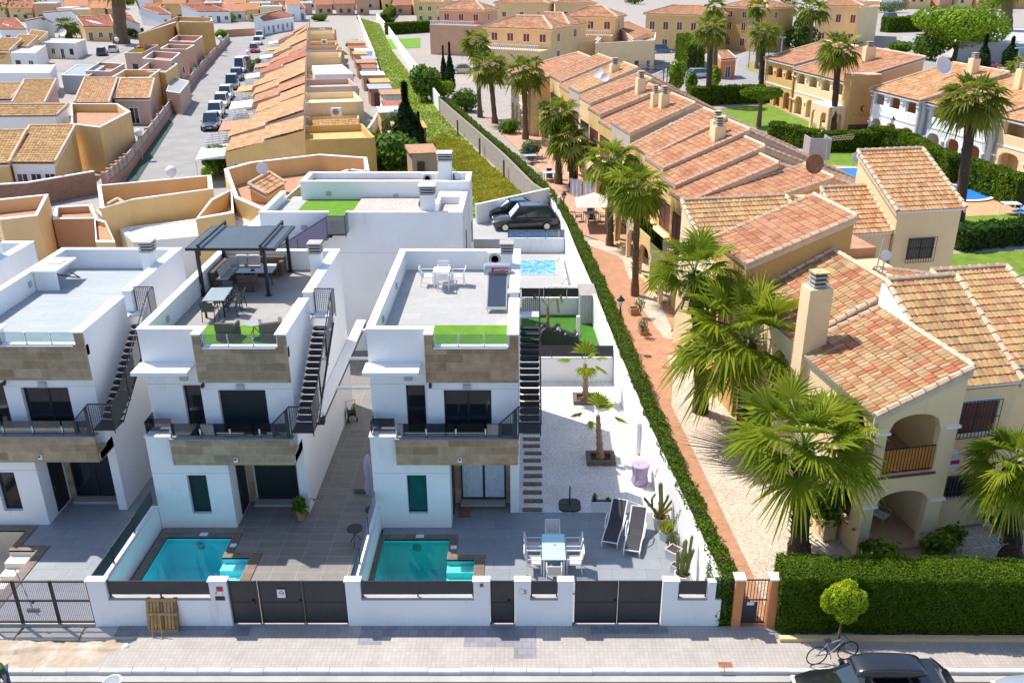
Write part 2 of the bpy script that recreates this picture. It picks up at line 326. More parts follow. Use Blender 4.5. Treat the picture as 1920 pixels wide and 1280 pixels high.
# ---------------------------------------------------------------- mesh builder
class MB:
 def __init__(s): s.v = []; s.f = []; s.m = []; s.mats = []; s.T = None; s.uv = None
 def mi(s, m):
  if m not in s.mats: s.mats.append(m)
  return s.mats.index(m)
 def add(s, vs, fs, m):
  b = len(s.v); T = s.T
  s.v += [tuple(T @ Vector(v)) if T else tuple(v) for v in vs]
  k = s.mi(m); s.f += [tuple(b+i for i in f) for f in fs]; s.m += [k]*len(fs)
  return s
 def hexa(s, p, m): # 8 points: bottom ccw 0-3, top 4-7
  return s.add(p, [(3, 2, 1, 0), (4, 5, 6, 7), (0, 1, 5, 4), (1, 2, 6, 5), (2, 3, 7, 6), (3, 0, 4, 7)], m)
 def box(s, x0, x1, y0, y1, z0, z1, m):
  return s.hexa([(x0, y0, z0), (x1, y0, z0), (x1, y1, z0), (x0, y1, z0), (x0, y0, z1), (x1, y0, z1), (x1, y1, z1), (x0, y1, z1)], m)
 def cbox(s, x, y, z, sx, sy, sz, m): return s.box(x-sx/2, x+sx/2, y-sy/2, y+sy/2, z, z+sz, m)
 def bbox(s, x0, x1, y0, y1, z0, z1, m, b=.01): # softened box
  ps = []
  for z, i in ((z0, b), (z0+b, 0), (z1-b, 0), (z1, b)):
   ps += [(x0+i, y0+i, z), (x1-i, y0+i, z), (x1-i, y1-i, z), (x0+i, y1-i, z)]
  fs = [(3, 2, 1, 0), (12, 13, 14, 15)]
  for k in range(3):
   for j in range(4): a = k*4+j; c = k*4+(j+1) % 4; fs.append((a, c, c+4, a+4))
  return s.add(ps, fs, m)
 def poly(s, pts, m): return s.add(pts, [tuple(range(len(pts)))], m)
 def prism(s, pts, z0, z1, m): # ccw list of (x,y); z1 may be a list of heights
  n = len(pts); zt = z1 if isinstance(z1, (list, tuple)) else [z1]*n
  vs = [(p[0], p[1], z0) for p in pts]+[(p[0], p[1], z) for p, z in zip(pts, zt)]
  return s.add(vs, [tuple(range(n-1, -1, -1)), tuple(range(n, 2*n))]+[(i, (i+1) % n, n+(i+1) % n, n+i) for i in range(n)], m)
 def extr(s, prof, y0, y1, m): # profile (x,z) extruded along y
  n = len(prof)
  vs = [(p[0], y0, p[1]) for p in prof]+[(p[0], y1, p[1]) for p in prof]
  return s.add(vs, [tuple(range(n)), tuple(range(2*n-1, n-1, -1))]+[(i, n+i, n+(i+1) % n, (i+1) % n) for i in range(n)], m)
 def tube(s, pts, r, n, m, caps=True):
  pts = [Vector(p) for p in pts]; rs = r if isinstance(r, (list, tuple)) else [r]*len(pts)
  vs = []; fs = []; prev = None
  for i, p in enumerate(pts):
   d = (pts[min(i+1, len(pts)-1)]-pts[max(i-1, 0)]); d = d.normalized() if d.length > 1e-9 else Vector((0, 0, 1))
   if prev is None: a = d.orthogonal().normalized()
   else:
    a = prev-d*prev.dot(d); a = a.normalized() if a.length > 1e-6 else d.orthogonal().normalized()
   prev = a; bq = d.cross(a)
   for k in range(n):
    t = 2*math.pi*k/n; vs.append(p+(a*math.cos(t)+bq*math.sin(t))*rs[i])
  for i in range(len(pts)-1):
   for k in range(n): a0 = i*n+k; a1 = i*n+(k+1) % n; fs.append((a0, a1, a1+n, a0+n))
  if caps: fs.append(tuple(range(n-1, -1, -1))); fs.append(tuple(range((len(pts)-1)*n, len(pts)*n)))
  return s.add(vs, fs, m)
 def lathe(s, c, prof, n, m, sx=1, sy=1):
  vs = []; fs = []
  for r, z in prof:
   for k in range(n): t = 2*math.pi*k/n; vs.append((c[0]+r*sx*math.cos(t), c[1]+r*sy*math.sin(t), c[2]+z))
  for i in range(len(prof)-1):
   for k in range(n): a0 = i*n+k; a1 = i*n+(k+1) % n; fs.append((a0, a1, a1+n, a0+n))
  fs.append(tuple(range(n-1, -1, -1))); fs.append(tuple(range((len(prof)-1)*n, len(prof)*n)))
  return s.add(vs, fs, m)
 def obj(s, name, parent=None, world=False, smooth=False, kind=None, label=None):
  me = bpy.data.meshes.new(name)
  v = s.v
  if world and parent is not None:
   R = (Matrix.Translation(parent.location) @ Matrix.Rotation(parent.rotation_euler.z, 4, 'Z')).inverted()
   v = [tuple(R @ Vector(q)) for q in v]
  me.from_pydata(v, [], s.f)
  for k in s.mats: me.materials.append(M[k])
  me.polygons.foreach_set('material_index', s.m)
  if smooth: me.polygons.foreach_set('use_smooth', [True]*len(s.f))
  if s.uv is not None:
   uvl = me.uv_layers.new(name='UVMap'); uvl.data.foreach_set('uv', s.uv)
  me.update()
  o = bpy.data.objects.new(name, me); C.objects.link(o); o.parent = parent
  if kind: o['kind'] = kind
  if label: o['label'] = label
  return o
def objs(mb, name, parent=None, **k):
 # every connected piece of the builder becomes an object of its own
 par = list(range(len(mb.v)))
 def find(a):
  while par[a] != a: par[a] = par[par[a]]; a = par[a]
  return a
 for f in mb.f:
  for i in f[1:]: par[find(i)] = find(f[0])
 grp = {}
 for i, f in enumerate(mb.f): grp.setdefault(find(f[0]), []).append(i)
 out = []
 for fs in grp.values():
  q = MB(); q.mats = list(mb.mats); ix = {}
  for i in fs:
   g = []
   for v in mb.f[i]:
    if v not in ix: ix[v] = len(q.v); q.v.append(mb.v[v])
    g.append(ix[v])
   q.f.append(tuple(g)); q.m.append(mb.m[i])
  out.append(q.obj(name, parent, **k))
 return out
def thing(name, label, cat, loc=(0, 0, 0), rz=0, group=None):
 o = bpy.data.objects.new(name, None); C.objects.link(o); o.empty_display_size = .3
 o.location = loc; o.rotation_euler = (0, 0, rz); o['label'] = label; o['category'] = cat
 if group: o['group'] = group
 return o
def dup(root, loc, rz=0, label=None, scale=None):
 def cp(o, p):
  c = o.copy(); C.objects.link(c); c.parent = p
  for k in [x for x in bpy.data.objects if x.parent == o]: cp(k, c)
  return c
 r = cp(root, None); r.location = loc; r.rotation_euler = (0, 0, rz)
 if label: r['label'] = label
 if scale: r.scale = (scale,)*3
 return r
def tag(o, label, cat, group=None):
 o['label'] = label; o['category'] = cat
 if group: o['group'] = group
 return o
def single(mb, name, label, cat, group=None, smooth=False, loc=None, rz=0):
 # a thing that is one mesh; its vertices are world points, its origin moves to loc
 if loc is not None:
  R = (Matrix.Translation(Vector(loc)) @ Matrix.Rotation(rz, 4, 'Z')).inverted()
  mb.v = [tuple(R @ Vector(q)) for q in mb.v]
 o = mb.obj(name, smooth=smooth)
 if loc is not None: o.location = loc; o.rotation_euler = (0, 0, rz)
 return tag(o, label, cat, group)
def npmesh(name, V, F, mats, parent=None, uv=None, smooth=False, midx=None):
 # V (n,3) array, F (m,4) array of quads
 me = bpy.data.meshes.new(name); n = len(V); m = len(F)
 me.vertices.add(n); me.vertices.foreach_set('co', np.asarray(V, 'f').ravel())
 me.loops.add(m*4); me.loops.foreach_set('vertex_index', np.asarray(F, 'i').ravel())
 me.polygons.add(m); me.polygons.foreach_set('loop_start', np.arange(0, m*4, 4, dtype='i')); me.polygons.foreach_set('loop_total', np.full(m, 4, dtype='i'))
 if uv is not None:
  l = me.uv_layers.new(name='UVMap'); l.data.foreach_set('uv', np.asarray(uv, 'f').ravel())
 for k in mats: me.materials.append(M[k])
 if midx is not None: me.polygons.foreach_set('material_index', np.asarray(midx, 'i'))
 me.polygons.foreach_set('use_smooth', np.full(m, bool(smooth)))
 me.update(calc_edges=True); me.validate()
 o = bpy.data.objects.new(name, me); C.objects.link(o); o.parent = parent
 return o
def inv_world(parent, V):
 R = np.array((Matrix.Translation(parent.location) @ Matrix.Rotation(parent.rotation_euler.z, 4, 'Z')).inverted())
 return V @ R[:3, :3].T + R[:3, 3]
def tiles(p0, p1, p2, p3, mat, parent, name='roof', tw=.21, tl=.38, seg=4, world=True, h=.042, thick=.12):
 # barrel tiles on a roof patch: p0-p1 the eave, p3-p2 the ridge (world points)
 p0, p1, p2, p3 = [np.array(p, float) for p in (p0, p1, p2, p3)]
 W = (np.linalg.norm(p1-p0)+np.linalg.norm(p2-p3))/2; H = (np.linalg.norm(p3-p0)+np.linalg.norm(p2-p1))/2
 nc = max(2, int(round(W/tw))); nr = max(2, int(round(H/tl)))
 nrm = np.cross(p1-p0, p3-p0); nrm /= np.linalg.norm(nrm)
 if nrm[2] < 0: nrm = -nrm
 prof = {4: [0, .8, 1, .8], 3: [0, .9, .9], 2: [0, 1]}[seg]; us = {4: [0, .17, .5, .83], 3: [0, .25, .75], 2: [0, .5]}[seg]
 U = np.array([c+u for c in range(nc) for u in us]+[nc], float); PH = np.array(list(prof)*nc+[0])*h
 Vv = []; RH = []
 for r in range(nr): Vv += [r, r+1]; RH += [.038, 0]
 Vv = np.array(Vv, float); RH = np.array(RH)
 un = U/nc; vn = Vv/nr
 G = (p0[None, None]*(1-un)[None, :, None]+p1[None, None]*un[None, :, None])*(1-vn)[:, None, None]+(p3[None, None]*(1-un)[None, :, None]+p2[None, None]*un[None, :, None])*vn[:, None, None]
 jit = np.random.RandomState(int(abs(p0[0]*97+p0[1]*31)) % 9999).normal(0, .006, G.shape[:2])
 G = G+nrm[None, None]*(PH[None, :]+RH[:, None]+.02+jit)[:, :, None]
 nu = len(U); nv = len(Vv); idx = np.arange(nu*nv).reshape(nv, nu)
 F = np.stack([idx[:-1, :-1], idx[:-1, 1:], idx[1:, 1:], idx[1:, :-1]], -1).reshape(-1, 4)
 ui = (np.arange(nu-1)//seg+.5); vi = (np.arange(nv-1)//2+.5)
 off = abs(p0[0])*3.3 % 50
 uv = np.stack(np.broadcast_arrays(ui[None, :]+int(off), vi[:, None]), -1).reshape(-1, 2); uv = np.repeat(uv, 4, axis=0)
 V = G.reshape(-1, 3)
 # slab under the tiles
 b = len(V); q = [p0, p1, p2, p3]
 so_ = .012 if tw < .28 else -.16
 V = np.vstack([V, [x+nrm*so_ for x in q], [x+nrm*(so_-thick) for x in q]])
 S2 = [(b+3, b+2, b+1, b), (b+4, b+5, b+6, b+7)]+[(b+i, b+(i+1) % 4, b+4+(i+1) % 4, b+4+i) for i in range(4)]
 if np.cross(p1-p0, p3-p0)[2] < 0: F = F[:, ::-1]
 F = np.vstack([F, S2]); uv = np.vstack([uv, np.zeros((24, 2))+.5])
 if parent is not None and world: V = inv_world(parent, V)
 mid = np.zeros(len(F)); mid[-6:] = 1
 return npmesh(name, V, F, [mat, 'cap' if mat != 'rt_red' else 'white'], parent, uv, midx=mid)
def leaves(name, P, Nn, size, mat, parent=None, seed=1, aspect=1.6, spread=.9, mats=None):
 # one small quad per point, tilted at random about its normal
 r = np.random.RandomState(seed); n = len(P)
 Nn = Nn+r.normal(0, spread, (n, 3)); Nn /= (np.linalg.norm(Nn, axis=1)[:, None]+1e-9)
 t = np.cross(Nn, r.normal(0, 1, (n, 3))); t /= (np.linalg.norm(t, axis=1)[:, None]+1e-9); b = np.cross(Nn, t)
 s = size*r.uniform(.6, 1.35, (n, 1)); a = t*s*aspect*.5; c = b*s*.5
 V = np.stack([P-a, P-c*.9+a*.1, P+a, P+c*.9+a*.1], 1).reshape(-1, 3)
 F = np.arange(n*4).reshape(-1, 4); uv = np.repeat(np.stack([r.uniform(0, 1, n), r.uniform(0, 1, n)], 1), 4, axis=0)
 if parent is not None: V = inv_world(parent, V)
 return npmesh(name, V, F, [mat], parent, uv)
# ================================================================ THE SETTING: ground, terraces, pavement
def slab(name, pts, z, mat, kind='structure', thick=.05, lab=None):
 mb = MB(); mb.prism([(p[0], p[1]) for p in pts], z-thick, z, mat); o = mb.obj(name); o['kind'] = kind; return o
GH = 22.86   # y of the street face of the garden walls
mb = MB()
for q in ([(-1500, -60), (1500, -60), (1500, GH+.1), (-1500, GH+.1)], [(-1500, GH+.1), (-40, GH+.1), (-40, 28.6), (-1500, 28.6)],
          [(5.6, GH+.1), (1500, GH+.1), (1500, 28.6), (5.6, 28.6)], [(-1500, 28.6), (1500, 28.6), (1500, 2400), (-1500, 2400)]):
 mb.poly([(x, y, -.03) for x, y in q], 'farpave')
mb.obj('ground', kind='structure')
# road and pavement with its kerb
KY = 20.85
slab('road', [(-200, -40), (200, -40), (200, KY-.32), (-200, KY-.32)], -.008, 'asphalt', thick=.02)
mb = MB(); mb.box(-200, 200, KY-.30, KY-.02, -.02, .008, 'concrete'); mb.obj('gutter', kind='structure')
mb = MB(); random.seed(3)
x = -24.0
while x < 26:
 l = 1.0; g = random.uniform(-.006, .006)
 mb.bbox(x+.004, x+l-.004, KY-.02+g, KY+.16+g, -.02, .135+g*.5, 'kerb', .02); x += l
mb.box(-200, -24.0, KY-.02, KY+.16, -.02, .135, 'kerb'); mb.box(26, 200, KY-.02, KY+.16, -.02, .135, 'kerb')
mb.obj('kerb', kind='structure')
mb = MB(); mb.box(-11.9, 200, KY+.16, GH-.002, -.02, .12, 'pavement')
mb.prism([(-13.6, KY+.162), (-11.9, KY+.162), (-11.9, GH-.002), (-12.9, GH-.002), (-12.4, 22.2), (-13.0, 21.6)], -.02, .12, 'pavement')
mb.obj('pavement', kind='structure')
mb = MB()
for x0, x1, y0, y1 in ((-5.35, -4.6, 22.0, 22.34), (-5.35, .3, 22.35, 22.85), (-2.0, -.41, 21.9, 22.34), (-.4, .3, 21.4, 22.34), (2.05, 4.55, 22.5, 22.85), (-13.2, -8.9, 22.4, 22.85)): mb.box(x0, x1, y0, y1, .119, .124, 'pavement_grey')
mb.obj('pavement_inlay', kind='structure')
# dug-up strip of the pavement on the left, built as rough ground
g = np.random.RandomState(5); nx, ny = 150, 28
xs = np.linspace(-24, -12.0, nx); ys = np.linspace(KY+.17, GH-.01, ny); X, Y = np.meshgrid(xs, ys)
Z = .03+.035*np.sin(X*1.7+Y*5)+.02*np.sin(X*9+Y*13)+g.normal(0, .012, X.shape)+.09*np.exp(-((Y-21.85+.1*np.sin(X))/.09)**2)
V = np.stack([X, Y, Z], -1).reshape(-1, 3); I = np.arange(nx*ny).reshape(ny, nx)
F = np.stack([I[:-1, :-1], I[:-1, 1:], I[1:, 1:], I[1:, :-1]], -1).reshape(-1, 4)
o = npmesh('dirt_strip', V, F, ['dirt'], smooth=True); o['kind'] = 'structure'
mb = MB()
for k in range(5): mb.bbox(-22.4+k*2.05, -20.45+k*2.05, 22.28, 22.80, .02, .105, 'concrete', .01)
mb.obj('footing', kind='structure')
# pools: polygons (ccw) of water and coping, read off the ground
P3 = [(-5.32, 25.05), (-2.88, 25.05), (-2.88, 27.54), (-5.32, 27.54)]
TZ = .1
def terrace(name, x0, x1, y0, y1, holes, mat):
 # slab cut round rectangular holes
 mb = MB(); xs = sorted({x0, x1, *[h[0] for h in holes], *[h[1] for h in holes]}); ys = sorted({y0, y1, *[h[2] for h in holes], *[h[3] for h in holes]})
 for i in range(len(xs)-1):
  for j in range(len(ys)-1):
   cx, cy = (xs[i]+xs[i+1])/2, (ys[j]+ys[j+1])/2
   if any(h[0] < cx < h[1] and h[2] < cy < h[3] for h in holes): continue
   mb.box(xs[i], xs[i+1], ys[j], ys[j+1], -.2, TZ, mat)
 return mb.obj(name, kind='structure')
def pool(dx, yb, basin, wat, cop, label, full=True, deep=1.3, sx=1.0):
 # main basin x[-5.32,-2.88] y[24.0,27.54]; step bay x[-2.88,-1.88] y[24.0,26.3] (shifted by dx)
 r = thing('swimming_pool', label, 'pool', (dx-4, 25.8, 0))
 mb = MB(); x0, x1, x2 = dx-5.32, dx-2.88, dx-1.88; y0, y1, y2 = 23.6, 26.3+yb, 27.54+yb; zt = TZ+.035
 b = basin
 mb.box(x0-.02, x2+.02, y0-.02, y1, -deep-.1, -deep, b); mb.box(x0-.02, x1, y1, y2+.02, -deep-.1, -deep, b)
 for q in ((x0-.1, x0, y0-.1, y2+.1), (x0, x1, y2, y2+.1), (x0, x2, y0-.1, y0), (x2, x2+.1, y0-.1, y1+.1)): mb.box(q[0], q[1], q[2], q[3], -deep, zt-.004, b)
 mb.box(x1, x1+.1, y1+.1, y2+.1, -deep, zt-.004, b); mb.box(x1, x2, y1, y1+.1, -deep, zt-.004, b)
 mb.obj('basin', r, world=True)
 mb = MB()
 for k in range(4): mb.box(x1+.01, x2-.01, y0, y1-.12-k*.42, -deep, -.62+(3-k)*0-.0 if False else -.95+.2*(3-k)*1.0-.0, 'white_clean' if not full else b)
 mb.v = []; mb.f = []; mb.m = []; mb.mats = []
 for k in range(4): mb.box(x1+.01, x2-.01, y1-.42*(k+1)-.0, y1-.42*k-.001, -deep+.01, -.12-.24*k, 'pool_step' if full else 'white')
 mb.box(x1+.01, x2-.01, y0+.01, y1-.42*4-.001, -deep+.01, -.12-.24*4, 'pool_step' if full else 'white')
 for k in range(4): mb.box(x1+.01, x2-.01, y1-.42*(k+1)-.012, y1-.42*(k+1)-.002, -deep+.01, -.13-.24*k, b)
 mb.obj('pool_steps', r, world=True)
 mb = MB(); c = .30
 for q in ((x0-c+.08, x0, y0, y2+c), (x0, x1, y2, y2+c), (x1, x1+c, y1+c, y2+c), (x1, x2+c+.08, y1, y1+c), (x2, x2+c+.08, y0, y1)):
  mb.bbox(q[0], q[1], q[2], q[3], TZ-.05, zt, 'coping', .008)
 mb.obj('coping', r, world=True)
 if full:
  mb = MB(); n = 26
  def sheet(a0, a1, b0, b1, nx, ny):
   vs = [(a0+(a1-a0)*i/nx, b0+(b1-b0)*j/ny, -.02+.008*math.sin(i*1.1+j*.7)+.006*math.sin(i*2.3-j*1.9)+random.uniform(-.004, .004)) for j in range(ny+1) for i in range(nx+1)]
   mb.add(vs, [(j*(nx+1)+i, j*(nx+1)+i+1, (j+1)*(nx+1)+i+1, (j+1)*(nx+1)+i) for j in range(ny) for i in range(nx)], wat)
  sheet(x0, x1, y0, y2, 30, 42); sheet(x1, x2, y0, y1, 12, 30)
  mb.obj('water', r, world=True, smooth=True)
  mb = MB(); mb.box(dx-4.15, dx-3.85, y2+.06, y2+.26, zt, zt+.012, 'plastic_white'); mb.obj('skimmer_lid', r, world=True)
  mb = MB(); mb.box(dx-2.8, dx-2.58, y2-.62, y2-.42, zt, zt+.012, 'plastic_white'); mb.obj('skimmer_lid', r, world=True)
  mb = MB(); mb.T = Matrix.Translation((dx-4.1, y2-.03, -.25)) @ Matrix.Rotation(math.pi/2, 4, 'X'); mb.lathe((0, 0, 0), [(.16, 0), (.14, .04), (.04, .05)], 16, 'grey_plastic'); mb.obj('pool_light', r, world=True)
  mb = MB(); mb.lathe((dx-4.1, 25.8, -deep), [(.14, 0), (.13, .02), (.02, .03)], 16, 'plastic_white'); mb.obj('floor_drain', r, world=True)
 return r
D2 = -8.12; D1 = -15.95
terrace('terrace', -5.44, 5.75, GH+.21, 29.3, [(-5.42, -1.78, 23.5, 26.4), (-5.42, -2.78, 26.4, 27.64)], 'terrace_blue')
terrace('terrace', -13.78, -5.78, GH+.21, 45.2, [(D2-5.42, D2-1.78, 23.5, 26.5), (D2-5.42, D2-2.78, 26.5, 27.8)], 'terrace_tile')
terrace('terrace', -26.0, -14.12, GH+.21, 45.2, [(D1-5.42, D1-1.78, 23.5, 26.9), (D1-5.42, D1-2.78, 26.9, 28.1)], 'terrace_blue')
terrace('terrace', -40.0, -26.2, GH+.21, 45.2, [], 'terrace_blue')
pool(0, 0, 'pool_teal', 'water_teal', None, 'teal swimming pool full of water with corner steps in front of the rightmost white house')
pool(D2, .12, 'pool_azure', 'water', None, 'bright azure swimming pool with corner steps in front of the middle white house')
pool(D1-.1, .55, 'pool_beige', None, None, 'empty beige swimming pool with white steps at the far left edge', full=False, deep=1.0)
# ================================================================ garden walls to the street, one per plot
def wx(u): return up(u, 1130, GH).x
def garden_wall(label, x0, x1, pillars, lows, fences, extra=None, rz=0):
 r = thing('garden_wall', label, 'wall', ((x0+x1)/2, GH+.1, 0), group='white garden walls along the pavement')
 mb = MB(); a, b = GH, GH+.2
 for p, q in lows: mb.box(p, q, a, b, 0, 1.16, 'white')
 for p, q in pillars: mb.box(p, q, a-.003, b+.003, 0, 1.86, 'white')
 mb.obj('wall', r, world=True)
 mb = MB()
 for p, q in pillars: mb.bbox(p-.035, q+.035, a-.04, b+.04, 1.862, 1.93, 'cap', .01)
 mb.obj('coping', r, world=True)
 mb = MB()
 for p, q in fences: mb.bbox(p+.002, q-.002, a-.03, b+.03, 1.162, 1.2, 'concrete', .005)
 if fences: objs(mb, 'sill', r, world=True)
 for p, q in fences:
  f = MB(); n = max(1, int((q-p)/1.4))
  f.box(p+.02, q-.02, a+.08, a+.105, 1.33, 1.84, 'anthracite')
  for i in range(n+1):
   x = p+.04+(q-p-.08)*i/n; f.box(x-.02, x+.02, a+.106, a+.15, 1.2, 1.84, 'black_metal')
  f.obj('fence_panel', r, world=True)
 return r
W = wx
r3 = garden_wall('white garden wall of the rightmost plot with number 5 and dark fence panels', W(650), W(1352),
 [(W(650), W(678)), (W(889), W(918)), (W(966), W(994)), (W(1046), W(1074)), (W(1242), W(1270))],
 [(W(678), W(889)), (W(994), W(1046)), (W(1270), W(1325)), (W(1325), W(1352))], [(W(678), W(889)), (W(994), W(1046)), (W(1270), W(1325))])
mb = MB(); mb.box(W(1325), W(1340), GH-.002, GH+.2, 1.16, 1.86, 'white'); mb.obj('wall_end', r3, world=True)
r2 = garden_wall('white garden wall of the middle plot with number 4 plaque and a pallet leaning on it', W(170), W(432),
 [(W(170), W(205)), (W(397), W(430))], [(W(205), W(397))], [(W(205), W(397))])
def text(s, loc, size, mat, parent, rot=(math.pi/2, 0, 0), name='lettering', ext=.006):
 c = bpy.data.curves.new(name, 'FONT'); c.body = s; c.size = size; c.extrude = ext; c.align_x = 'CENTER'; c.align_y = 'CENTER'
 o = bpy.data.objects.new(name, c); C.objects.link(o); dg = bpy.context.evaluated_depsgraph_get(); me = bpy.data.meshes.new_from_object(o.evaluated_get(dg))
 bpy.data.objects.remove(o); me.materials.clear(); me.materials.append(M[mat])
 o = bpy.data.objects.new(name, me); C.objects.link(o); o.rotation_euler = rot; o.parent = parent
 o.location = Vector(loc)-(parent.location if parent else Vector((0, 0, 0))); return o
def plaque(r, u0, v0, u1, v1, mat, name='plaque', y=GH):
 p = up(u0, v1, y); q = up(u1, v0, y); mb = MB(); mb.bbox(p.x, q.x, y-.03, y+.004, p.z, q.z, mat, .004); return mb.obj(name, r, world=True)
plaque(r3, 975, 1103, 981, 1115, 'steel', 'doorbell'); p = up(985, 1109, GH); text('5', (p.x, GH-.006, p.z), .22, 'black_metal', r3)
plaque(r3, 900, 1093, 906, 1099, 'red_label', 'alarm_sign')
plaque(r2, 407, 1099, 417, 1107, 'red_label', 'doorbell'); plaque(r2, 408, 1107, 416, 1115, 'steel', 'doorbell'); plaque(r2, 405, 1117, 421, 1124, 'black_metal', 'name_plate')
p = up(406, 1111, GH); text('4', (p.x, GH-.006, p.z), .2, 'black_metal', r2)
def gate(label, x0, x1, leaves_, name='driveway_gate', mat='anthracite', mesh=False, z1=1.84):
 r = thing(name, label, 'gate', ((x0+x1)/2, GH+.1, .1)); a = GH+.06
 n = leaves_
 for i in range(n):
  p = x0+(x1-x0)*i/n; q = x0+(x1-x0)*(i+1)/n; mb = MB()
  if not mesh: mb.box(p+.04, q-.012, a+.01, a+.03, .22, z1, mat); mb.box(p+.04, q-.012, a-.002, a+.01, 1.0, 1.03, 'black_metal')
  else:
   mb.poly([(p+.04, a+.02, .25), (q-.04, a+.02, .25), (q-.04, a+.02, z1-.05), (p+.04, a+.02, z1-.05)], 'screen_light')
  mb.obj('panel', r, world=True)
  fr = MB()
  for z in ((.2, .25), (z1-.04, z1+.01)) + (((1.05, 1.1),) if mesh else ()): fr.box(p+.042, q-.014, a-.012, a+.042, z[0], z[1], 'black_metal')
  for x in (p+.01, q-.05): fr.box(x, x+.04, a-.014, a+.044, .16, z1+.02, 'black_metal')
  fr.obj('frame', r, world=True)
 mb = MB(); m = (x0+x1)/2 if n > 1 else x1-.1
 mb.box(m-.12, m-.04, a-.05, a-.015, 1.0, 1.12, 'black_metal'); mb.obj('handle', r, world=True)
 mb = MB(); mb.box(x0, x1, GH+.01, GH+.19, .0, .13, 'concrete'); mb.obj('threshold', r, world=True)
 return r
gate('narrow dark garden gate left of the number 5 pillar', W(919), W(965), 1, 'garden_gate')
gate('wide dark double driveway gate in front of the loungers and white table', W(1077), W(1240), 2)
g = gate('wide dark driveway gate with a small square warning sign', W(486), W(650), 2)
plaque(g, 521, 1104, 534, 1119, 'plastic_white', 'warning_sign', GH+.05)
mb = MB(); p = up(527.5, 1111, GH+.02); mb.T = Matrix.Translation((p.x, GH+.018, p.z)) @ Matrix.Rotation(math.pi/2, 4, 'X')
mb.lathe((0, 0, 0), [(.075, -.002), (.075, .004)], 20, 'red_label'); mb.lathe((0, 0, .004), [(.055, 0), (.055, .002)], 20, 'plastic_white'); mb.box(-.06, .06, -.01, .01, .004, .008, 'red_label'); mb.obj('sign_mark', g, world=True)
gate('narrow dark garden gate beside the number 4 pillar', W(431), W(485), 1, 'garden_gate')
g = gate('see-through perforated sliding gate at the left end of the street wall', W(-40), W(170), 3, 'sliding_gate', mesh=True, z1=1.84)
# ---- dark-panelled low walls between the plots
def side_wall(label, x, y0, y1, z=1.1, fz=1.75, x1=None, fence='anthracite', gap=.12):
 dx = (x1-x) if x1 is not None else 0
 r = thing('boundary_wall', label, 'wall', (x, (y0+y1)/2, 0), group='low walls between the plots')
 mb = MB(); mb.prism([(x-.1, y0), (x+.1, y0), (x+dx+.1, y1), (x+dx-.1, y1)], 0, z-.04, 'white'); mb.obj('wall', r, world=True)
 mb = MB(); mb.prism([(x-.13, y0), (x+.13, y0), (x+dx+.13, y1), (x+dx-.13, y1)], z-.038, z, 'cap'); mb.obj('coping', r, world=True)
 n = max(1, round((y1-y0)/1.6))
 for i in range(n):
  a = y0+(y1-y0)*i/n; b = y0+(y1-y0)*(i+1)/n; xa = x+dx*i/n; xb = x+dx*(i+1)/n
  mb = MB(); mb.prism([(xa-.012-.05, a+.03), (xa+.012-.05, a+.03), (xb+.012-.05, b-.03), (xb-.012-.05, b-.03)], z+gap, fz, fence)
  mb.obj('fence_panel', r, world=True)
  mb = MB(); mb.box(xa-.08, xa-.03, a-.02, a+.028, z, fz+.02, 'black_metal'); mb.obj('post', r, world=True)
 return r
side_wall('low white wall with dark fence between the left and middle terraces', -13.97, GH+.2, 28.28)
side_wall('low white wall with smoked glass fence between the two pools', -5.62, GH+.2, 28.28, fence='glass_smoke')
side_wall('low white wall with dark fence left of the empty pool', -26.1, GH+.2, 28.3)
# ================================================================ the modern white houses
def window(r, x0, x1, y, z0, z1, pane='window_dark', split=1, fr='black_metal', d=.1, sill=True, curtain=False, slats=False):
 f = MB(); t = .055; f.box(x0, x1, y-.015, y+.05, z1-t, z1, fr); f.box(x0, x1, y-.015, y+.05, z0, z0+t, fr)
 for i in range(split+1):
  x = x0+(x1-x0-t)*i/split; w_ = t if i in (0, split) else t*1.6
  f.box(x, x+w_, y-.012, y+.047, z0+t, z1-t, fr)
 fo = f.obj('window', r, world=True)
 p = MB(); p.box(x0+t*.5, x1-t*.5, y+.012, y+.03, z0+t*.5, z1-t*.5, pane)
 if slats:
  k = z0+t
  while k < z1-t: p.box(x0+t, x1-t, y-.006, y+.012, k+.008, k+.055, pane); k += .065
 # parented one level below the window
 po = p.obj('pane', None); fix(po, fo, r)
 if curtain:
  c = MB(); n = 26
  for i in range(n):
   a = x0+.06+(x1-x0-.12)*i/n; b = x0+.06+(x1-x0-.12)*(i+1)/n; e = .02*(i % 2)
   c.poly([(a, y+.006-e*.3, z0+.08), (b, y+.006-(.02-e)*.3, z0+.08), (b, y+.006-(.02-e)*.3, z1-.06), (a, y+.006-e*.3, z1-.06)], 'curtain')
  fix(c.obj('curtain', None), fo, r)
 if sill:
  s_ = MB(); s_.box(x0-.05, x1+.05, y-d-.03, y+.02, z0-.05, z0-.002, 'grey_plastic'); fix(s_.obj('sill', None), fo, r)
 return fo
def fix(o, parent, root):
 # child in world coordinates of a part whose own origin sits on its root
 R = (Matrix.Translation(root.location) @ Matrix.Rotation(root.rotation_euler.z, 4, 'Z')).inverted()
 o.data.transform(R); o.parent = parent
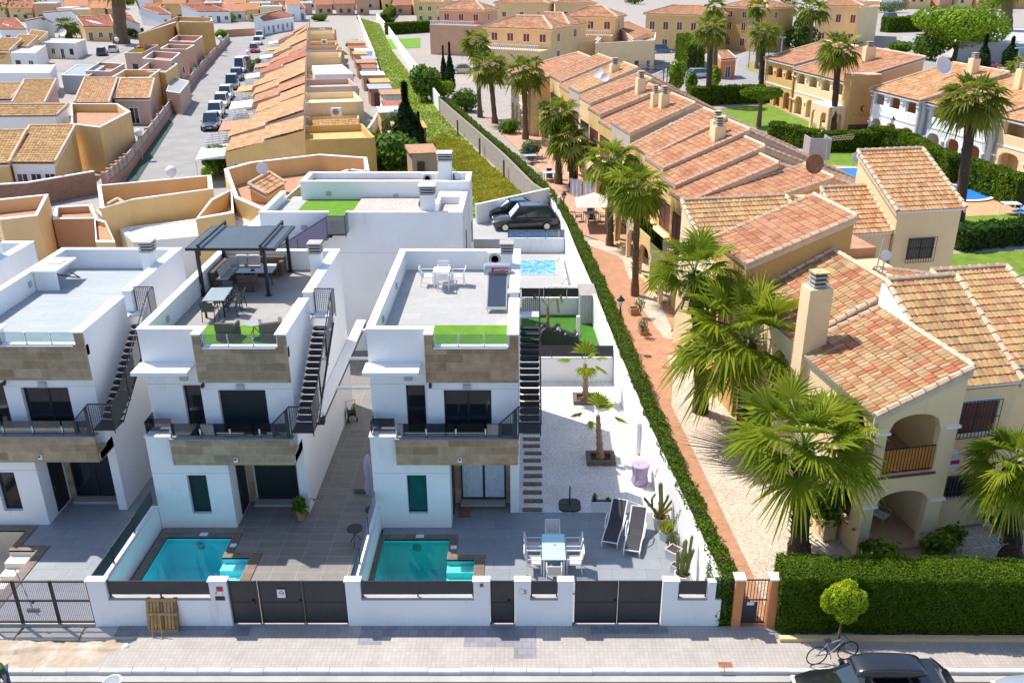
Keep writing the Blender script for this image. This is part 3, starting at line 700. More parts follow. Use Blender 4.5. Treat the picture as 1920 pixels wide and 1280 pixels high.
def modern(xr, label, clad='cladding', floor='roof_tile_grey', grass=True, lawn='turf', up_win='glass', y=0.0, low_win='glass', full=True, wl=5.4, gap=(32.3, 32.95), furniture=None, stair=True, inset_door=True):
 X = lambda a: xr+a
 r = thing('modern_house', label, 'house', (xr-2.7, 33.5+y, 0), group='white flat-roofed houses in the front row')
 def B(mb, a0, a1, b0, b1, z0, z1, m): mb.box(X(a0), X(a1), b0+y, b1+y, z0, z1, m)
 mb = MB(); L = -wl; m = 'white'
 # ground floor: window room left (front face pierced), recessed porch right
 wa, wb, wz0, wz1 = (-4.15, -3.42, .72, 2.42)
 B(mb, L, wa, 28.3, 28.6, 0, 3.0, m); B(mb, wb, -2.55, 28.3, 28.6, 0, 3.0, m); B(mb, wa, wb, 28.3, 28.6, 0, wz0, m); B(mb, wa, wb, 28.3, 28.6, wz1, 3.0, m)
 B(mb, L, -2.55, 28.6, 38.6, 0, 3.0, m)
 B(mb, -2.55, 0, 30.12, 38.6, 0, 3.0, m); B(mb, -.33, 0, 29.3, 30.12, 0, 2.96, m)
 B(mb, L, -4.42, 28.3, 28.5, 3.0, 4.02, m); B(mb, L, L+.2, 28.5, 29.2, 3.0, 4.02, m)
 # upper floor with its openings
 da, db = -4.12, -3.42; wz = 5.68
 B(mb, L, da, 29.2, 29.45, 3.0, 7.86, m); B(mb, da, db, 29.2, 29.45, wz, 7.86, m); B(mb, db, -3.3, 29.2, 29.45, 3.0, 7.86, m)
 B(mb, L, -3.3, 29.45, 38.6, 3.0, 6.95, m)
 wa2, wb2 = -2.7, -.98
 B(mb, -3.3, wa2, 28.8, 29.1, 3.0, 6.95, m); B(mb, wb2, 0, 28.8, 29.1, 3.0, 6.95, m); B(mb, wa2, wb2, 28.8, 29.1, wz, 6.95, m)
 B(mb, -3.3, 0, 29.1, 38.6, 3.0, 6.95, m)
 B(mb, -3.3, 0, 28.8, 29.0, 6.95, 7.34, m)
 # parapets
 B(mb, L, L+.25, 29.45, 38.6, 6.95, 7.86, m); B(mb, L+.25, 0, 38.35, 38.6, 6.95, 7.86, m)
 B(mb, -.36, 0, 28.802, gap[0], 6.95, 7.86, m); B(mb, -.36, 0, gap[1], 38.35, 6.95, 7.86, m)
 B(mb, -3.3, -3.02, 28.802, 29.2, 6.95, 7.86, m)
 mb.obj('wall', r, world=True)
 # shadow-gap lines in the render
 mb = MB()
 for (a0, a1, yy, z) in ((L, -2.55, 28.3, 2.5), (L, -3.3, 29.2, 5.72), (-3.3, 0, 28.8, 5.72)): B(mb, a0+.01, a1-.01, yy-.003, yy+.002, z, z+.012, 'concrete')
 objs(mb, 'joint_line', r, world=True)
 mb = MB(); c = 'cap'; e = .03
 def cap(a0, a1, b0, b1, z=7.862): mb.bbox(X(a0), X(a1), b0+y, b1+y, z, z+.045, c, .006)
 cap(L-e, L+.25+e, 29.17, 38.63); cap(L+.25+e, -.36-e, 38.32, 38.63); cap(-.36-e, e, 28.67, gap[0]+e); cap(-.36-e, e, gap[1]-e, 38.63)
 cap(L+.25+e, -3.332, 29.17, 29.45+e); cap(-3.33, -3.02+e, 28.67, 29.48); cap(-3.02+e, -.36-e, 28.67, 29.03, 7.342)
 cap(L-e, -4.42, 28.25, 28.53, 4.022); cap(L-e, L+.2+e, 28.53, 29.197, 4.022)
 mb.obj('coping', r, world=True)
 mb = MB() # stone cladding: upper band with jambs, balcony front, porch lining
 B(mb, -3.3, 0, 28.7, 28.798, 6.02, 7.34, clad); B(mb, -3.3, -3.02, 28.7, 28.8, 7.34, 7.86, clad); B(mb, -.3, 0, 28.7, 28.8, 7.34, 7.86, clad)
 B(mb, -4.45, -.02, 28.1, 28.22, 2.97, 4.02, clad); B(mb, -.16, 0, 28.222, 29.3, 2.962, 3.4, clad)
 B(mb, -2.548, -2.3, 30.06, 30.118, .1, 2.96, clad); B(mb, -.5, -.332, 30.06, 30.118, .1, 2.96, clad); B(mb, -2.3, -.5, 30.06, 30.118, .1, .24, clad)
 mb.obj('stone_cladding', r, world=True)
 mb = MB(); B(mb, -4.42, 0, 28.22, 28.8, 3.0, 3.3, m); B(mb, -2.55, 0, 28.8, 30.12, 2.961, 2.999, m)
 mb.bbox(X(-4.47), X(.02), 28.06+y, 28.40+y, 4.022, 4.06, 'terrace_blue', .006); mb.obj('balcony', r, world=True)
 mb = MB(); mb.bbox(X(L-.1), X(-3.5), 28.32+y, 29.198+y, 6.44, 6.6, 'cap', .02); mb.obj('canopy', r, world=True)
 mb = MB(); B(mb, L+.25, -.36, 29.45, 38.35, 6.952, 7.0, floor); B(mb, -3.02, -.36, 29.0, 29.45, 6.952, 6.998, floor); B(mb, -.36, 0, gap[0], gap[1], 6.952, 7.01, floor); mb.obj('roof_terrace', r, world=True)
 if grass: mb = MB(); B(mb, -3.0, -.38, 29.02, 31.65, 7.002, 7.035, lawn); B(mb, L+.27, -3.0, 29.5, 31.65, 7.002, 7.034, lawn); mb.obj('artificial_grass', r, world=True)
 # roof edge glass
 mb = MB()
 n = 3; a, b = -3.0, -.32
 for i in range(n): B(mb, a+(b-a)*i/n+.05, a+(b-a)*(i+1)/n-.03, 28.84, 28.855, 7.44, 7.84, 'glass_clear')
 objs(mb, 'roof_glass', r, world=True)
 for i in range(n+1):
  q = MB(); x = a+(b-a)*i/n; q.tube([(X(x+.01), 28.85+y, 7.38), (X(x+.01), 28.85+y, 7.82)], .026, 10, 'steel'); q.obj('balustrade_post', r, world=True, smooth=True)
 mb = MB(); a, b = -4.4, -.12; n = 4
 for i in range(n): B(mb, a+(b-a)*i/n+.04, a+(b-a)*(i+1)/n-.03, 28.22, 28.235, 4.12, 4.62, 'glass_smoke')
 B(mb, L+.08, -4.5, 28.62, 28.635, 4.1, 4.62, 'glass_smoke'); B(mb, L+.05, L+.065, 28.35, 29.15, 4.1, 4.62, 'glass_smoke')
 objs(mb, 'balcony_glass', r, world=True)
 for i in range(n+1):
  q = MB(); x = a+(b-a)*i/n; q.tube([(X(x+.01), 28.2+y, 4.06), (X(x+.01), 28.2+y, 4.42)], .035, 10, 'steel'); q.obj('balustrade_post', r, world=True, smooth=True)
 # openings
 dk = 'window_dark'
 window(r, X(wa), X(wb), 28.48+y, wz0, wz1, 'window_teal' if low_win == 'teal' else ('shutter_green' if low_win == 'shut' else dk), 1)
 if low_win == 'shut': window(r, X(-2.2), X(-.6), 30.04+y, .25, 2.55, 'shutter_green', 1, sill=False, slats=True)
 else: window(r, X(-2.28), X(-.52), 30.04+y, .25, 2.55, dk, 2, sill=False, curtain=(low_win == 'teal'))
 window(r, X(da), X(db), 29.36+y, 3.25, wz, dk, 1, sill=False)
 window(r, X(wa2), X(wb2), 28.98+y, 3.25, wz, 'shutter_green' if up_win == 'shut' else dk, 1 if up_win == 'shut' else 2, sill=False, slats=(up_win == 'shut'))
 mb = MB(); B(mb, -2.548, -2.515, 29.0, 29.9, .2, 2.4, 'black_metal'); B(mb, -2.514, -2.50, 29.1, 29.14, 1.1, 1.3, 'steel'); mb.obj('front_door', r, world=True)
 mb = MB(); B(mb, -2.3, -.55, 29.7, 30.04, .1, .2, 'roof_tile_grey'); mb.obj('threshold', r, world=True)
 for (x, yy, z) in ((-4.0, 29.2, 5.98), (-1.85, 28.8, 5.8)):
  q = MB(); q.bbox(X(x-.14), X(x+.14), yy-.09+y, yy+y-.002, z-.1, z+.12, 'grey_metal', .02); q.obj('wall_light', r, world=True)
 q = MB(); q.tube([(X(-3.15), 28.78+y, 6.0), (X(-3.15), 28.68+y, 5.96)], .03, 8, 'black_plastic'); q.cbox(X(-3.15), 28.64+y, 5.86, .1, .14, .12, 'black_plastic'); q.obj('flood_light', r, world=True)
 q = MB(); q.bbox(X(-2.2), X(-2.06), 28.02+y, 28.098+y, 3.12, 3.3, 'plastic_white', .01); q.cbox(X(-2.13), 28.0+y, 3.24, .06, .08, .05, 'black_plastic'); q.obj('security_camera', r, world=True)
 for (x, yy, z) in ((L+.26, 31.2, 7.45), (L+.26, 34.9, 7.45)):
  q = MB(); q.bbox(X(x), X(x+.05), yy+y, yy+.2+y, z-.14, z+.1, 'grey_metal', .01); q.obj('wall_light', r, world=True)
 # stair up the right wall: landing, steps, mesh and glass guards
 if stair:
  mb = MB(); n = 15; y0 = 28.82; rise = (6.62-4.36)/n
  for i in range(n):
   yy = y0+i*.252+y; z = 4.36+rise*(i+1)
   mb.hexa([(X(.12), yy+.03, z-.12), (X(.72), yy+.03, z-.12), (X(.72), yy+.2, z-.12), (X(.12), yy+.2, z-.12), (X(.04), yy, z-.05), (X(.78), yy, z-.05), (X(.78), yy+.25, z-.05), (X(.04), yy+.25, z-.05)], 'anthracite')
   mb.f.pop(-5)
   mb.add([(X(.04), yy, z), (X(.78), yy, z), (X(.78), yy+.25, z), (X(.04), yy+.25, z)], [], 'anthracite'); k = len(mb.v)
   mb.f += [(k-4, k-3, k-2, k-1)]+[(k-8+j, k-8+(j+1) % 4, k-4+(j+1) % 4, k-4+j) for j in range(4)]; mb.m += [mb.m[-1]]*5; mb.m = mb.m[:len(mb.f)]
  objs(mb, 'stair_step', r, world=True)
  mb = MB(); mb.box(X(.02), X(.80), 28.08+y, 28.8+y, 4.3, 4.37, 'black_metal'); mb.box(X(.02), X(.80), 32.62+y, 33.2+y, 6.93, 7.0, 'white_clean'); objs(mb, 'stair_landing', r, world=True)
  def g(*pts): q = MB(); q.poly(pts, 'lattice'); q.obj('mesh_guard', r, world=True)
  yf = 28.06+y; yb = 33.2+y
  g((X(.02), yf, 4.37), (X(.80), yf, 4.37), (X(.80), yf, 5.38), (X(.02), yf, 5.38))
  g((X(-.72), yf+.1, 4.1), (X(.015), yf, 4.1), (X(.015), yf, 5.36), (X(-.72), yf+.1, 4.6))
  g((X(.02), yb, 7.0), (X(.80), yb, 7.0), (X(.80), yb, 7.95), (X(.02), yb, 7.95))
  q = MB()
  for k in range(3):
   ya = 28.1+(32.6-28.1)*k/3+y; yc = 28.1+(32.6-28.1)*(k+1)/3+y-.04; f = lambda t: 4.3+max(0, t-y-28.6)*.6; za = f(ya); zb = f(yc)
   q.hexa([(X(.795), ya, za), (X(.81), ya, za), (X(.81), yc, zb), (X(.795), yc, zb), (X(.795), ya, za+.95), (X(.81), ya, za+.95), (X(.81), yc, zb+.95), (X(.795), yc, zb+.95)], 'glass_smoke')
  q.box(X(.795), X(.81), 32.64+y, 33.2+y, 7.0, 7.9, 'glass_smoke'); objs(q, 'glass_guard', r, world=True)
  mb = MB()
  for (a, b) in (((.80, 28.06, 5.39), (.80, 28.7, 5.39)), ((.80, 28.7, 5.39), (.80, 32.62, 7.95)), ((.80, 32.62, 7.95), (.80, 33.2, 7.96)), ((.02, 33.2, 7.96), (.80, 33.2, 7.96)), ((.02, 28.06, 5.39), (.80, 28.06, 5.39)), ((.02, 28.06, 4.37), (.80, 28.06, 4.37)), ((.83, 28.7, 4.3), (.83, 32.6, 6.75)), ((-.72, 28.16, 4.6), (.02, 28.06, 5.39))):
   mb.tube([(X(a[0]), a[1]+y, a[2]), (X(b[0]), b[1]+y, b[2])], .024, 6, 'black_metal')
  objs(mb, 'handrail', r, world=True); mb = MB()
  for (a, z0_, z1_, yy) in ((.80, 4.2, 5.4, 28.06), (.02, 4.2, 5.4, 28.06), (.82, 4.75, 5.95, 29.6), (.82, 5.6, 6.85, 31.1), (.80, 6.7, 7.95, 32.62), (.80, 6.8, 7.96, 33.2), (.02, 6.8, 7.96, 33.2)):
   mb.tube([(X(a), yy+y, z0_), (X(a), yy+y, z1_)], .02, 6, 'black_metal')
  objs(mb, 'handrail_post', r, world=True)
 # chimney stack on the right parapet
 mb = MB(); B(mb, -.78, -.3, 36.1, 36.6, 7.0, 8.45, m); mb.obj('chimney', r, world=True)
 ch = r.children[-1] if False else [o for o in bpy.data.objects if o.parent == r and o.name.startswith('chimney')][-1]
 mb = MB()
 for k in range(3): mb.bbox(X(-.82), X(-.26), 36.06+y, 36.64+y, 8.48+k*.13, 8.55+k*.13, 'concrete', .01)
 B(mb, -.74, -.34, 36.14, 36.56, 8.45, 8.85, 'black_plastic'); mb.bbox(X(-.85), X(-.23), 36.03+y, 36.67+y, 8.86, 8.93, 'concrete', .02)
 fix(mb.obj('chimney_cowl'), ch, r)
 return r
H3 = modern(-.31, 'white modern house with a white table and a solar heater on its roof', 'cladding', 'roof_tile_grey', low_win='teal')
H2 = modern(-8.46, 'white modern house under a dark roof pergola, shutters closed, middle of the front row', 'cladding_grey', 'roof_tile_taupe', up_win='shut', low_win='shut')
H1 = modern(-15.68, 'white modern house with a bare pale blue roof terrace and stone-clad glass balcony', 'cladding_grey', 'roof_tile_blue', grass=False, y=.2)
H0 = modern(-22.9, 'white modern house cut by the left edge of the photo with an L-shaped roof wall', 'cladding_grey', 'roof_tile_blue', grass=False, y=1.2)
# ================================================================ big white house behind, with its two roof levels
def rear_house():
 r = thing('modern_house', 'large white house with a gravel roof, standing behind the front row', 'house', (-8.6, 48.5, 0))
 m = 'white'; x0, x1 = -13.85, -3.36; y0, y1, y2 = 44.9, 49.5, 51.9
 mb = MB(); B = mb.box
 B(x0, x1, y0, y2, 0, 6.95, m); B(x0, -10.3, y0, y0+.22, 6.95, 7.86, m); B(-9.35, x1, y0, y0+.22, 6.95, 7.86, m)
 B(x1-.25, x1, y0+.22, y1, 6.95, 7.86, m); B(x0, x0+.25, y0+.22, y1, 6.95, 7.86, m)
 B(x0+1.1, x1+.12, y1, y1+.22, 6.95, 8.4, m); B(x0+1.1, x1+.12, y2-.22, y2, 6.95, 8.4, m); B(x1-.13, x1+.12, y1+.22, y2-.22, 6.95, 8.4, m); B(x0+1.1, x0+1.35, y1+.22, y2-.22, 6.95, 8.4, m)
 B(x1, x1+.12, y1, y2, 0, 6.95, m); B(x0-1.6, x0, 46.2, y2-.5, 0, 6.4, m)
 mb.obj('wall', r, world=True)
 mb = MB(); c = 'cap'
 for a, b, d, e, z in ((x0-.03, -10.27, y0-.03, y0+.25, 7.862), (-9.38, x1+.03, y0-.03, y0+.25, 7.862), (x1-.28, x1+.03, y0+.25, y1-.04, 7.862), (x0-.03, x0+.28, y0+.25, y1-.04, 7.862),
                         (x0+1.07, x1+.15, y1-.03, y1+.25, 8.402), (x0+1.07, x1+.15, y2-.25, y2+.03, 8.402), (x1-.16, x1+.15, y1+.25, y2-.25, 8.402), (x0+1.07, x0+1.38, y1+.25, y2-.25, 8.402)):
  mb.bbox(a, b, d, e, z, z+.05, c, .006)
 mb.obj('coping', r, world=True)
 mb = MB(); mb.box(-9.3, x1-.25, y0+.22, y1, 6.952, 7.55, 'gravel_roof'); mb.box(-12.4, -9.3, y0+.22, y1, 6.952, 7.42, 'turf'); mb.box(x0+.25, -12.4, y0+.22, y1, 6.952, 7.4, 'roof_tile_grey'); mb.obj('roof_terrace', r, world=True)
 mb = MB(); mb.box(x0+1.35, x1-.13, y1+.22, y2-.22, 6.96, 8.08, 'gravel_roof'); mb.obj('gravel_roof', r, world=True)
 mb = MB(); mb.box(x0+.01, x1-.01, y0-.003, y0+.002, 5.72, 5.735, 'concrete'); mb.obj('joint_line', r, world=True)
 for X0, Y0 in ((-5.55, 45.2), (-5.05, 50.2)):
  mb = MB(); mb.box(X0, X0+.75, Y0, Y0+.7, 7.0, 8.72 if Y0 < 49 else 9.4, m); zz = 8.72 if Y0 < 49 else 9.4; ch = mb.obj('chimney', r, world=True)
  q = MB()
  for k in range(3): q.bbox(X0-.04, X0+.79, Y0-.04, Y0+.74, zz+.03+k*.14, zz+.10+k*.14, 'concrete', .01)
  q.box(X0+.06, X0+.69, Y0+.06, Y0+.64, zz, zz+.4, 'black_plastic'); q.bbox(X0-.07, X0+.82, Y0-.07, Y0+.77, zz+.44, zz+.5, 'cap', .02); fix(q.obj('chimney_cowl'), ch, r)
 for u in (457, 408):
  pass
 for (x, y, z) in ((-11.2, y1-.06, 7.75), (-11.6, y0-.07, 7.1), (-7.4, y1-.06, 7.6)):
  q = MB(); q.bbox(x-.14, x+.14, y, y+.058, z-.12, z+.12, 'grey_metal', .01); q.obj('wall_light', r, world=True)
 q = MB()
 # outdoor kitchen block in the right corner of the low terrace
 q.box(-4.9, -3.64, 48.0, 49.2, 7.0, 7.95, m); q.box(-4.9, -4.7, 46.4, 48.0, 7.0, 7.95, m); q.obj('terrace_bench', r, world=True)
 # outside stair along the front wall with its purple-grey mesh guard
 st = MB(); n = 14
 for i in range(n):
  x = -13.4+i*.24; z = 5.0+i*.14; st.bbox(x, x+.26, y0-.8, y0-.06, z-.05, z, 'anthracite', .006)
 objs(st, 'stair_step', r, world=True)
 q = MB(); q.hexa([(-13.4, y0-.83, 4.9), (-10.2, y0-.83, 6.9), (-10.2, y0-.81, 6.9), (-13.4, y0-.81, 4.9), (-13.4, y0-.83, 5.9), (-10.2, y0-.83, 7.85), (-10.2, y0-.81, 7.85), (-13.4, y0-.81, 5.9)], 'lilac_mesh'); q.obj('mesh_guard', r, world=True)
 q = MB(); q.box(-10.2, -9.3, y0-.83, y0-.81, 7.0, 7.9, 'glass_smoke'); q.obj('glass_guard', r, world=True)
 q = MB(); q.box(-9.3, -9.28, y0-.83, y0, 7.0, 7.9, 'glass_smoke'); q.obj('glass_guard', r, world=True)
 q = MB(); q.box(-10.25, -9.28, y0-.85, y0-.003, 6.9, 6.97, 'black_metal'); q.obj('stair_landing', r, world=True)
 q = MB()
 for a, b in (((-13.4, 5.92), (-10.2, 7.88)), ((-10.2, 7.92), (-9.27, 7.92))): q.tube([(a[0], y0-.82, a[1]), (b[0], y0-.82, b[1])], .025, 6, 'black_metal')
 q.tube([(-9.27, y0-.82, 7.92), (-9.27, y0, 7.92)], .025, 6, 'black_metal'); objs(q, 'handrail', r, world=True)
 q = MB()
 for x, a in ((-10.22, 6.8), (-9.27, 6.8), (-11.8, 5.6)): q.tube([(x, y0-.82, a), (x, y0-.82, a+1.12)], .022, 6, 'black_metal')
 objs(q, 'handrail_post', r, world=True)
 # small first-floor balcony on the right side
 q = MB(); q.box(x1+.12, x1+2.0, 49.6, 52.4, 2.6, 2.9, m); q.box(x1+.12, x1+2.0, 49.5, 49.598, 2.3, 2.9, 'cladding'); q.obj('balcony', r, world=True)
 q = MB(); q.box(x1+.16, x1+1.9, 49.62, 49.64, 2.9, 3.75, 'glass_smoke'); q.obj('balcony_glass', r, world=True)
 for yy, z in ((50.4, 4.6), (47.2, 5.0), (45.6, 3.8)):
  w_ = MB(); w_.box(x1+(.12 if yy > 49 else 0)-.01, x1+(.12 if yy > 49 else 0)+.03, yy, yy+.5, z, z+1.2, 'black_metal'); w_.obj('window', r, world=True)
 return r
rear_house()
def ac_unit(x, y, z, rz, label, s=1.0, group='air conditioning units on the roofs'):
 r = thing('air_conditioner', label, 'air conditioner', (x, y, z), rz, group)
 mb = MB(); mb.bbox(-.42*s, .42*s, -.15*s, .15*s, .06, .7*s, 'plastic_white', .02); mb.box(-.34*s, -.28*s, -.14*s, .14*s, 0, .06, 'grey_metal'); mb.box(.28*s, .34*s, -.14*s, .14*s, 0, .06, 'grey_metal'); mb.obj('casing', r)
 mb = MB(); mb.T = Matrix.Translation((-.08*s, -.15*s, .38*s)) @ Matrix.Rotation(math.pi/2, 4, 'X')
 mb.lathe((0, 0, 0), [(.27*s, .001), (.27*s, .015), (.24*s, .02), (.24*s, .004)], 20, 'grey_plastic')
 for k in range(5): mb.lathe((0, 0, .012), [(.05*s+.04*s*k, 0), (.055*s+.04*s*k, .004)], 16, 'grey_metal')
 mb.obj('fan_grille', r)
 return r
ac_unit(-5.6, 50.4, 8.08, 0, 'left white air conditioner beside the chimney on the gravel roof', .9)
ac_unit(-4.0, 50.3, 8.08, rad(-70), 'right white air conditioner showing its grille beside the gravel roof chimney', .9)
mb = MB(); p = at(796, 392, 7.55); mb.T = Matrix.Translation((p.x, p.y, 7.85)) @ Matrix.Rotation(math.pi/2, 4, 'X') @ Matrix.Rotation(.4, 4, 'Y')
mb.lathe((0, 0, -.1), [(.3, 0), (.33, .1), (.3, .2), (.16, .19), (.14, .1), (.16, .01)], 20, 'tyre'); single(mb, 'hose_coil', 'black hose coil beside the chimney on the rear low roof terrace', 'hose', loc=(p.x, p.y, 7.0))
# small plain building left of the white house and gate between the houses
mb = MB(); mb.box(-8.4, -5.8, 44.0, 44.06, .1, 1.9, 'anthracite'); single(mb, 'yard_gate', 'dark sheet gate at the back end of the tiled passage', 'gate', loc=(-7.1, 44.0, .1))
r = thing('carport_frame', 'white beams bridging the passage beside the middle house', 'carport', (-7.0, 37, 0))
mb = MB(); mb.box(-8.44, -8.0, 31.2, 41.0, 3.35, 3.5, 'cap'); mb.box(-8.1, -8.0, 31.2, 41, 3.2, 3.348, 'anthracite'); mb.obj('ledge', r, world=True)
mb = MB()
for y in (33.5, 36.5, 39.8): mb.box(-7.99, -5.73, y, y+.12, 3.36, 3.46, 'plastic_white')
objs(mb, 'beam', r, world=True)
mb = MB(); mb.box(-8.2, -7.98, 30.9, 31.19, 3.1, 3.3, 'black_plastic'); mb.obj('flood_light', r, world=True)
# ================================================================ long white wall on the right, yards behind the gravel
BW = [(6.0, GH+.2), (4.95, 33.3), (4.38, 41.0), (3.85, 49.0), (3.15, 57.5), (2.75, 63.2), (1.9, 72.0)]
def ribbon(pts, wdt, z0, z1, mat, name, parent, side=0):
 pts = [tuple(p)[:2] for p in pts]; mb = MB(); n = len(pts); L_ = []; R_ = []
 for i, p in enumerate(pts):
  a = Vector(pts[max(i-1, 0)]+(0,)); b = Vector(pts[min(i+1, n-1)]+(0,)); d = (b-a).normalized(); nn = Vector((d.y, -d.x, 0))
  L_.append((p[0]-nn.x*wdt[0], p[1]-nn.y*wdt[0])); R_.append((p[0]+nn.x*wdt[1], p[1]+nn.y*wdt[1]))
 for i in range(n-1): mb.prism([L_[i], R_[i], R_[i+1], L_[i+1]], z0, z1, mat)
 return mb.obj(name, parent, world=True)
r = thing('boundary_wall', 'long tall white garden wall running back beside the clipped hedge', 'wall', (4.4, 41, 0))
ribbon(BW, (0, .18), 0, 1.86, 'white', 'wall', r); ribbon(BW, (.03, .21), 1.862, 1.91, 'cap', 'coping', r)
for (u, v, zz) in ((1196, 850, .1), (1083, 640, .1), (1082, 520, .1), (1047, 405, 1.0)):
 p = at(u, v, zz); q = MB(); q.bbox(-.1, .1, -.1, .1, 0, 1.55, 'cap', .01); o = q.obj('meter_post'); o.location = p
 tag(o, {1196: 'pale upright post against the white wall beside the gravel yard', 1083: 'pale upright post against the white wall beside the green turf yard', 1082: 'pale upright post against the wall by the covered pool', 1047: 'pale upright post against the wall beside the parked black cars'}[u], 'post', 'pale posts along the white wall')
for (u, v) in ((1170, 712), (1215, 828)):
 p = at(u, v, 1.2); q = MB(); q.bbox(-.04, 0.02, -.08, .08, -.12, .12, 'black_metal', .01); q.obj('wall_light', r).location = p-r.location
def cross_wall(label, y, xa, xb, z0, zt, fz, mat='white', fmat='anthracite'):
 r = thing('yard_wall', label, 'wall', ((xa+xb)/2, y, 0), group='low cross walls of the side yards')
 mb = MB(); mb.box(xa, xb, y, y+.2, z0, zt, mat); mb.obj('wall', r, world=True)
 mb = MB(); mb.bbox(xa, xb, y-.03, y+.23, zt+.002, zt+.045, 'cap', .005); mb.obj('coping', r, world=True)
 mb = MB(); n = 3
 for i in range(n): mb.box(xa+.03+(xb-xa)*i/n, xa+(xb-xa)*(i+1)/n-.03, y+.09, y+.11, zt+.1, fz, fmat)
 objs(mb, 'fence_panel', r, world=True)
 mb = MB()
 for i in range(n+1): mb.box(xa+(xb-xa-.05)*i/n, xa+(xb-xa-.05)*i/n+.05, y+.112, y+.16, zt+.046, fz+.03, 'black_metal')
 objs(mb, 'post', r, world=True); return r
cross_wall('low white wall with a dark fence behind the two young palms', 41.0, -.31, 4.36, 0, 1.35, 2.05)
cross_wall('low pale wall with a dark fence behind the turf yard and shed', 50.3, -.31, 3.72, 0, 1.1, 1.75)
cross_wall('white retaining wall with a glass fence below the two black cars', 62.8, -1.4, 2.74, 0, 1.05, 1.75, fmat='glass_smoke')
slab('gravel_yard', [(-.31, 29.3), (5.45, 29.3), (4.93, 33.3), (4.37, 41), (-.31, 41)], .1, 'gravel_white', thick=.12)
mb = MB(); mb.prism([(5.76, 29.0), (5.76, 29.3), (5.3, 29.3), (5.3, 29.0)], 0, .098, 'terrace_blue'); mb.obj('terrace_edge', kind='structure')
slab('turf_yard', [(-.31, 41.2), (4.35, 41.2), (3.75, 50.3), (-.31, 50.3)], .08, 'turf_dark', thick=.1)
slab('pool_yard', [(-3.2, 50.5), (3.73, 50.5), (3.15, 57.5), (2.76, 62.8), (-3.2, 62.8)], .08, 'roof_tile_grey', thick=.1)
slab('car_court', [(-4.4, 63.0), (2.75, 63.0), (1.9, 72.0), (-4.4, 68.6)], 1.0, 'roof_tile_grey', thick=1.0)
r = thing('boundary_wall', 'white wall closing the parking court behind the black cars', 'wall', (-1.2, 70, 0))
ribbon([(-4.0, 67.2), (1.75, 72.4)], (0, .2), 0, 2.5, 'white', 'wall', r); ribbon([(-4.0, 67.2), (1.75, 72.4)], (.03, .23), 2.502, 2.55, 'cap', 'coping', r)
# covered pool in the back yard
r = thing('swimming_pool', 'small pool under a bright blue bubble cover in the rear side yard', 'pool', (.5, 59.3, 0))
mb = MB(); mb.box(-2.6, 2.1, 57.6, 61.0, .06, .11, 'coping_pale'); mb.obj('coping', r, world=True)
mb = MB(); mb.bbox(-2.4, 2.0, 57.8, 60.8, .09, .14, 'pool_cover', .02); mb.obj('pool_cover', r, world=True)
for (nm, lab, u0, v0, u1, v1) in (('cover_roller', 'long white cover roller standing at the end of the blue pool', 1052, 480, 1062, 522), ('pool_pole', 'white rolled cleaning pole lying by the black fence', 1035, 537, 1095, 538)):
 a = at(u0, v0, .5 if nm == 'cover_roller' else .2); b = at(u1, v1, .5 if nm == 'cover_roller' else .2); r = thing(nm, lab, 'pool equipment', (a+b)/2)
 mb = MB(); mb.tube([a, b], .07, 10, 'plastic_white'); mb.obj('tube', r, world=True, smooth=True)
 for e in (a, b):
  q = MB(); q.tube([(e.x-.3, e.y, .1), (e.x, e.y, e.z), (e.x+.3, e.y, .1)], .025, 6, 'steel'); q.obj('stand', r, world=True)
# ================================================================ furniture on the terraces and roofs
def chair(loc, rz, label, fm='plastic_white', sm='beige_cloth', group=None, arms=True, back=.86, name='garden_chair', w=.52):
 r = thing(name, label, 'chair', loc, rz, group); t = .018
 mb = MB(); mb.bbox(-w/2+.03, w/2-.03, -.22, .24, .42, .445, sm, .006); mb.obj('seat', r)
 mb = MB(); mb.hexa([(-w/2+.03, -.26, .46), (w/2-.03, -.26, .46), (w/2-.03, -.235, .46), (-w/2+.03, -.235, .46), (-w/2+.03, -.36, back), (w/2-.03, -.36, back), (w/2-.03, -.335, back), (-w/2+.03, -.335, back)], sm); mb.obj('backrest', r)
 for sx in (-1, 1):
  for q in ([(sx*w/2, .24, 0), (sx*w/2, .24, .64 if arms else .43)], [(sx*w/2, -.30, 0), (sx*w/2, -.24, .44), (sx*w/2, -.36, back)]):
   l = MB(); l.tube(q, t, 6, fm); l.obj('leg', r)
  if arms: a = MB(); a.tube([(sx*w/2, .26, .64), (sx*w/2, -.28, .64)], .022, 6, fm); a.obj('armrest', r)
 f = MB(); f.tube([(-w/2, .24, .42), (w/2, .24, .42), (w/2, -.24, .42), (-w/2, -.24, .42), (-w/2, .24, .42)], .015, 6, fm); f.tube([(-w/2, -.36, back), (w/2, -.36, back)], t, 6, fm); objs(f, 'frame', r)
 return r
def table(loc, rz, label, sx, sy, h, top, legm, name='garden_table', group=None):
 r = thing(name, label, 'table', loc, rz, group)
 mb = MB(); mb.bbox(-sx/2, sx/2, -sy/2, sy/2, h-.035, h, top, .008); mb.obj('tabletop', r)
 for a in (-1, 1):
  for b in (-1, 1): l = MB(); l.box(a*(sx/2-.06)-.025, a*(sx/2-.06)+.025, b*(sy/2-.06)-.025, b*(sy/2-.06)+.025, 0, h-.036, legm); l.obj('leg', r)
 return r
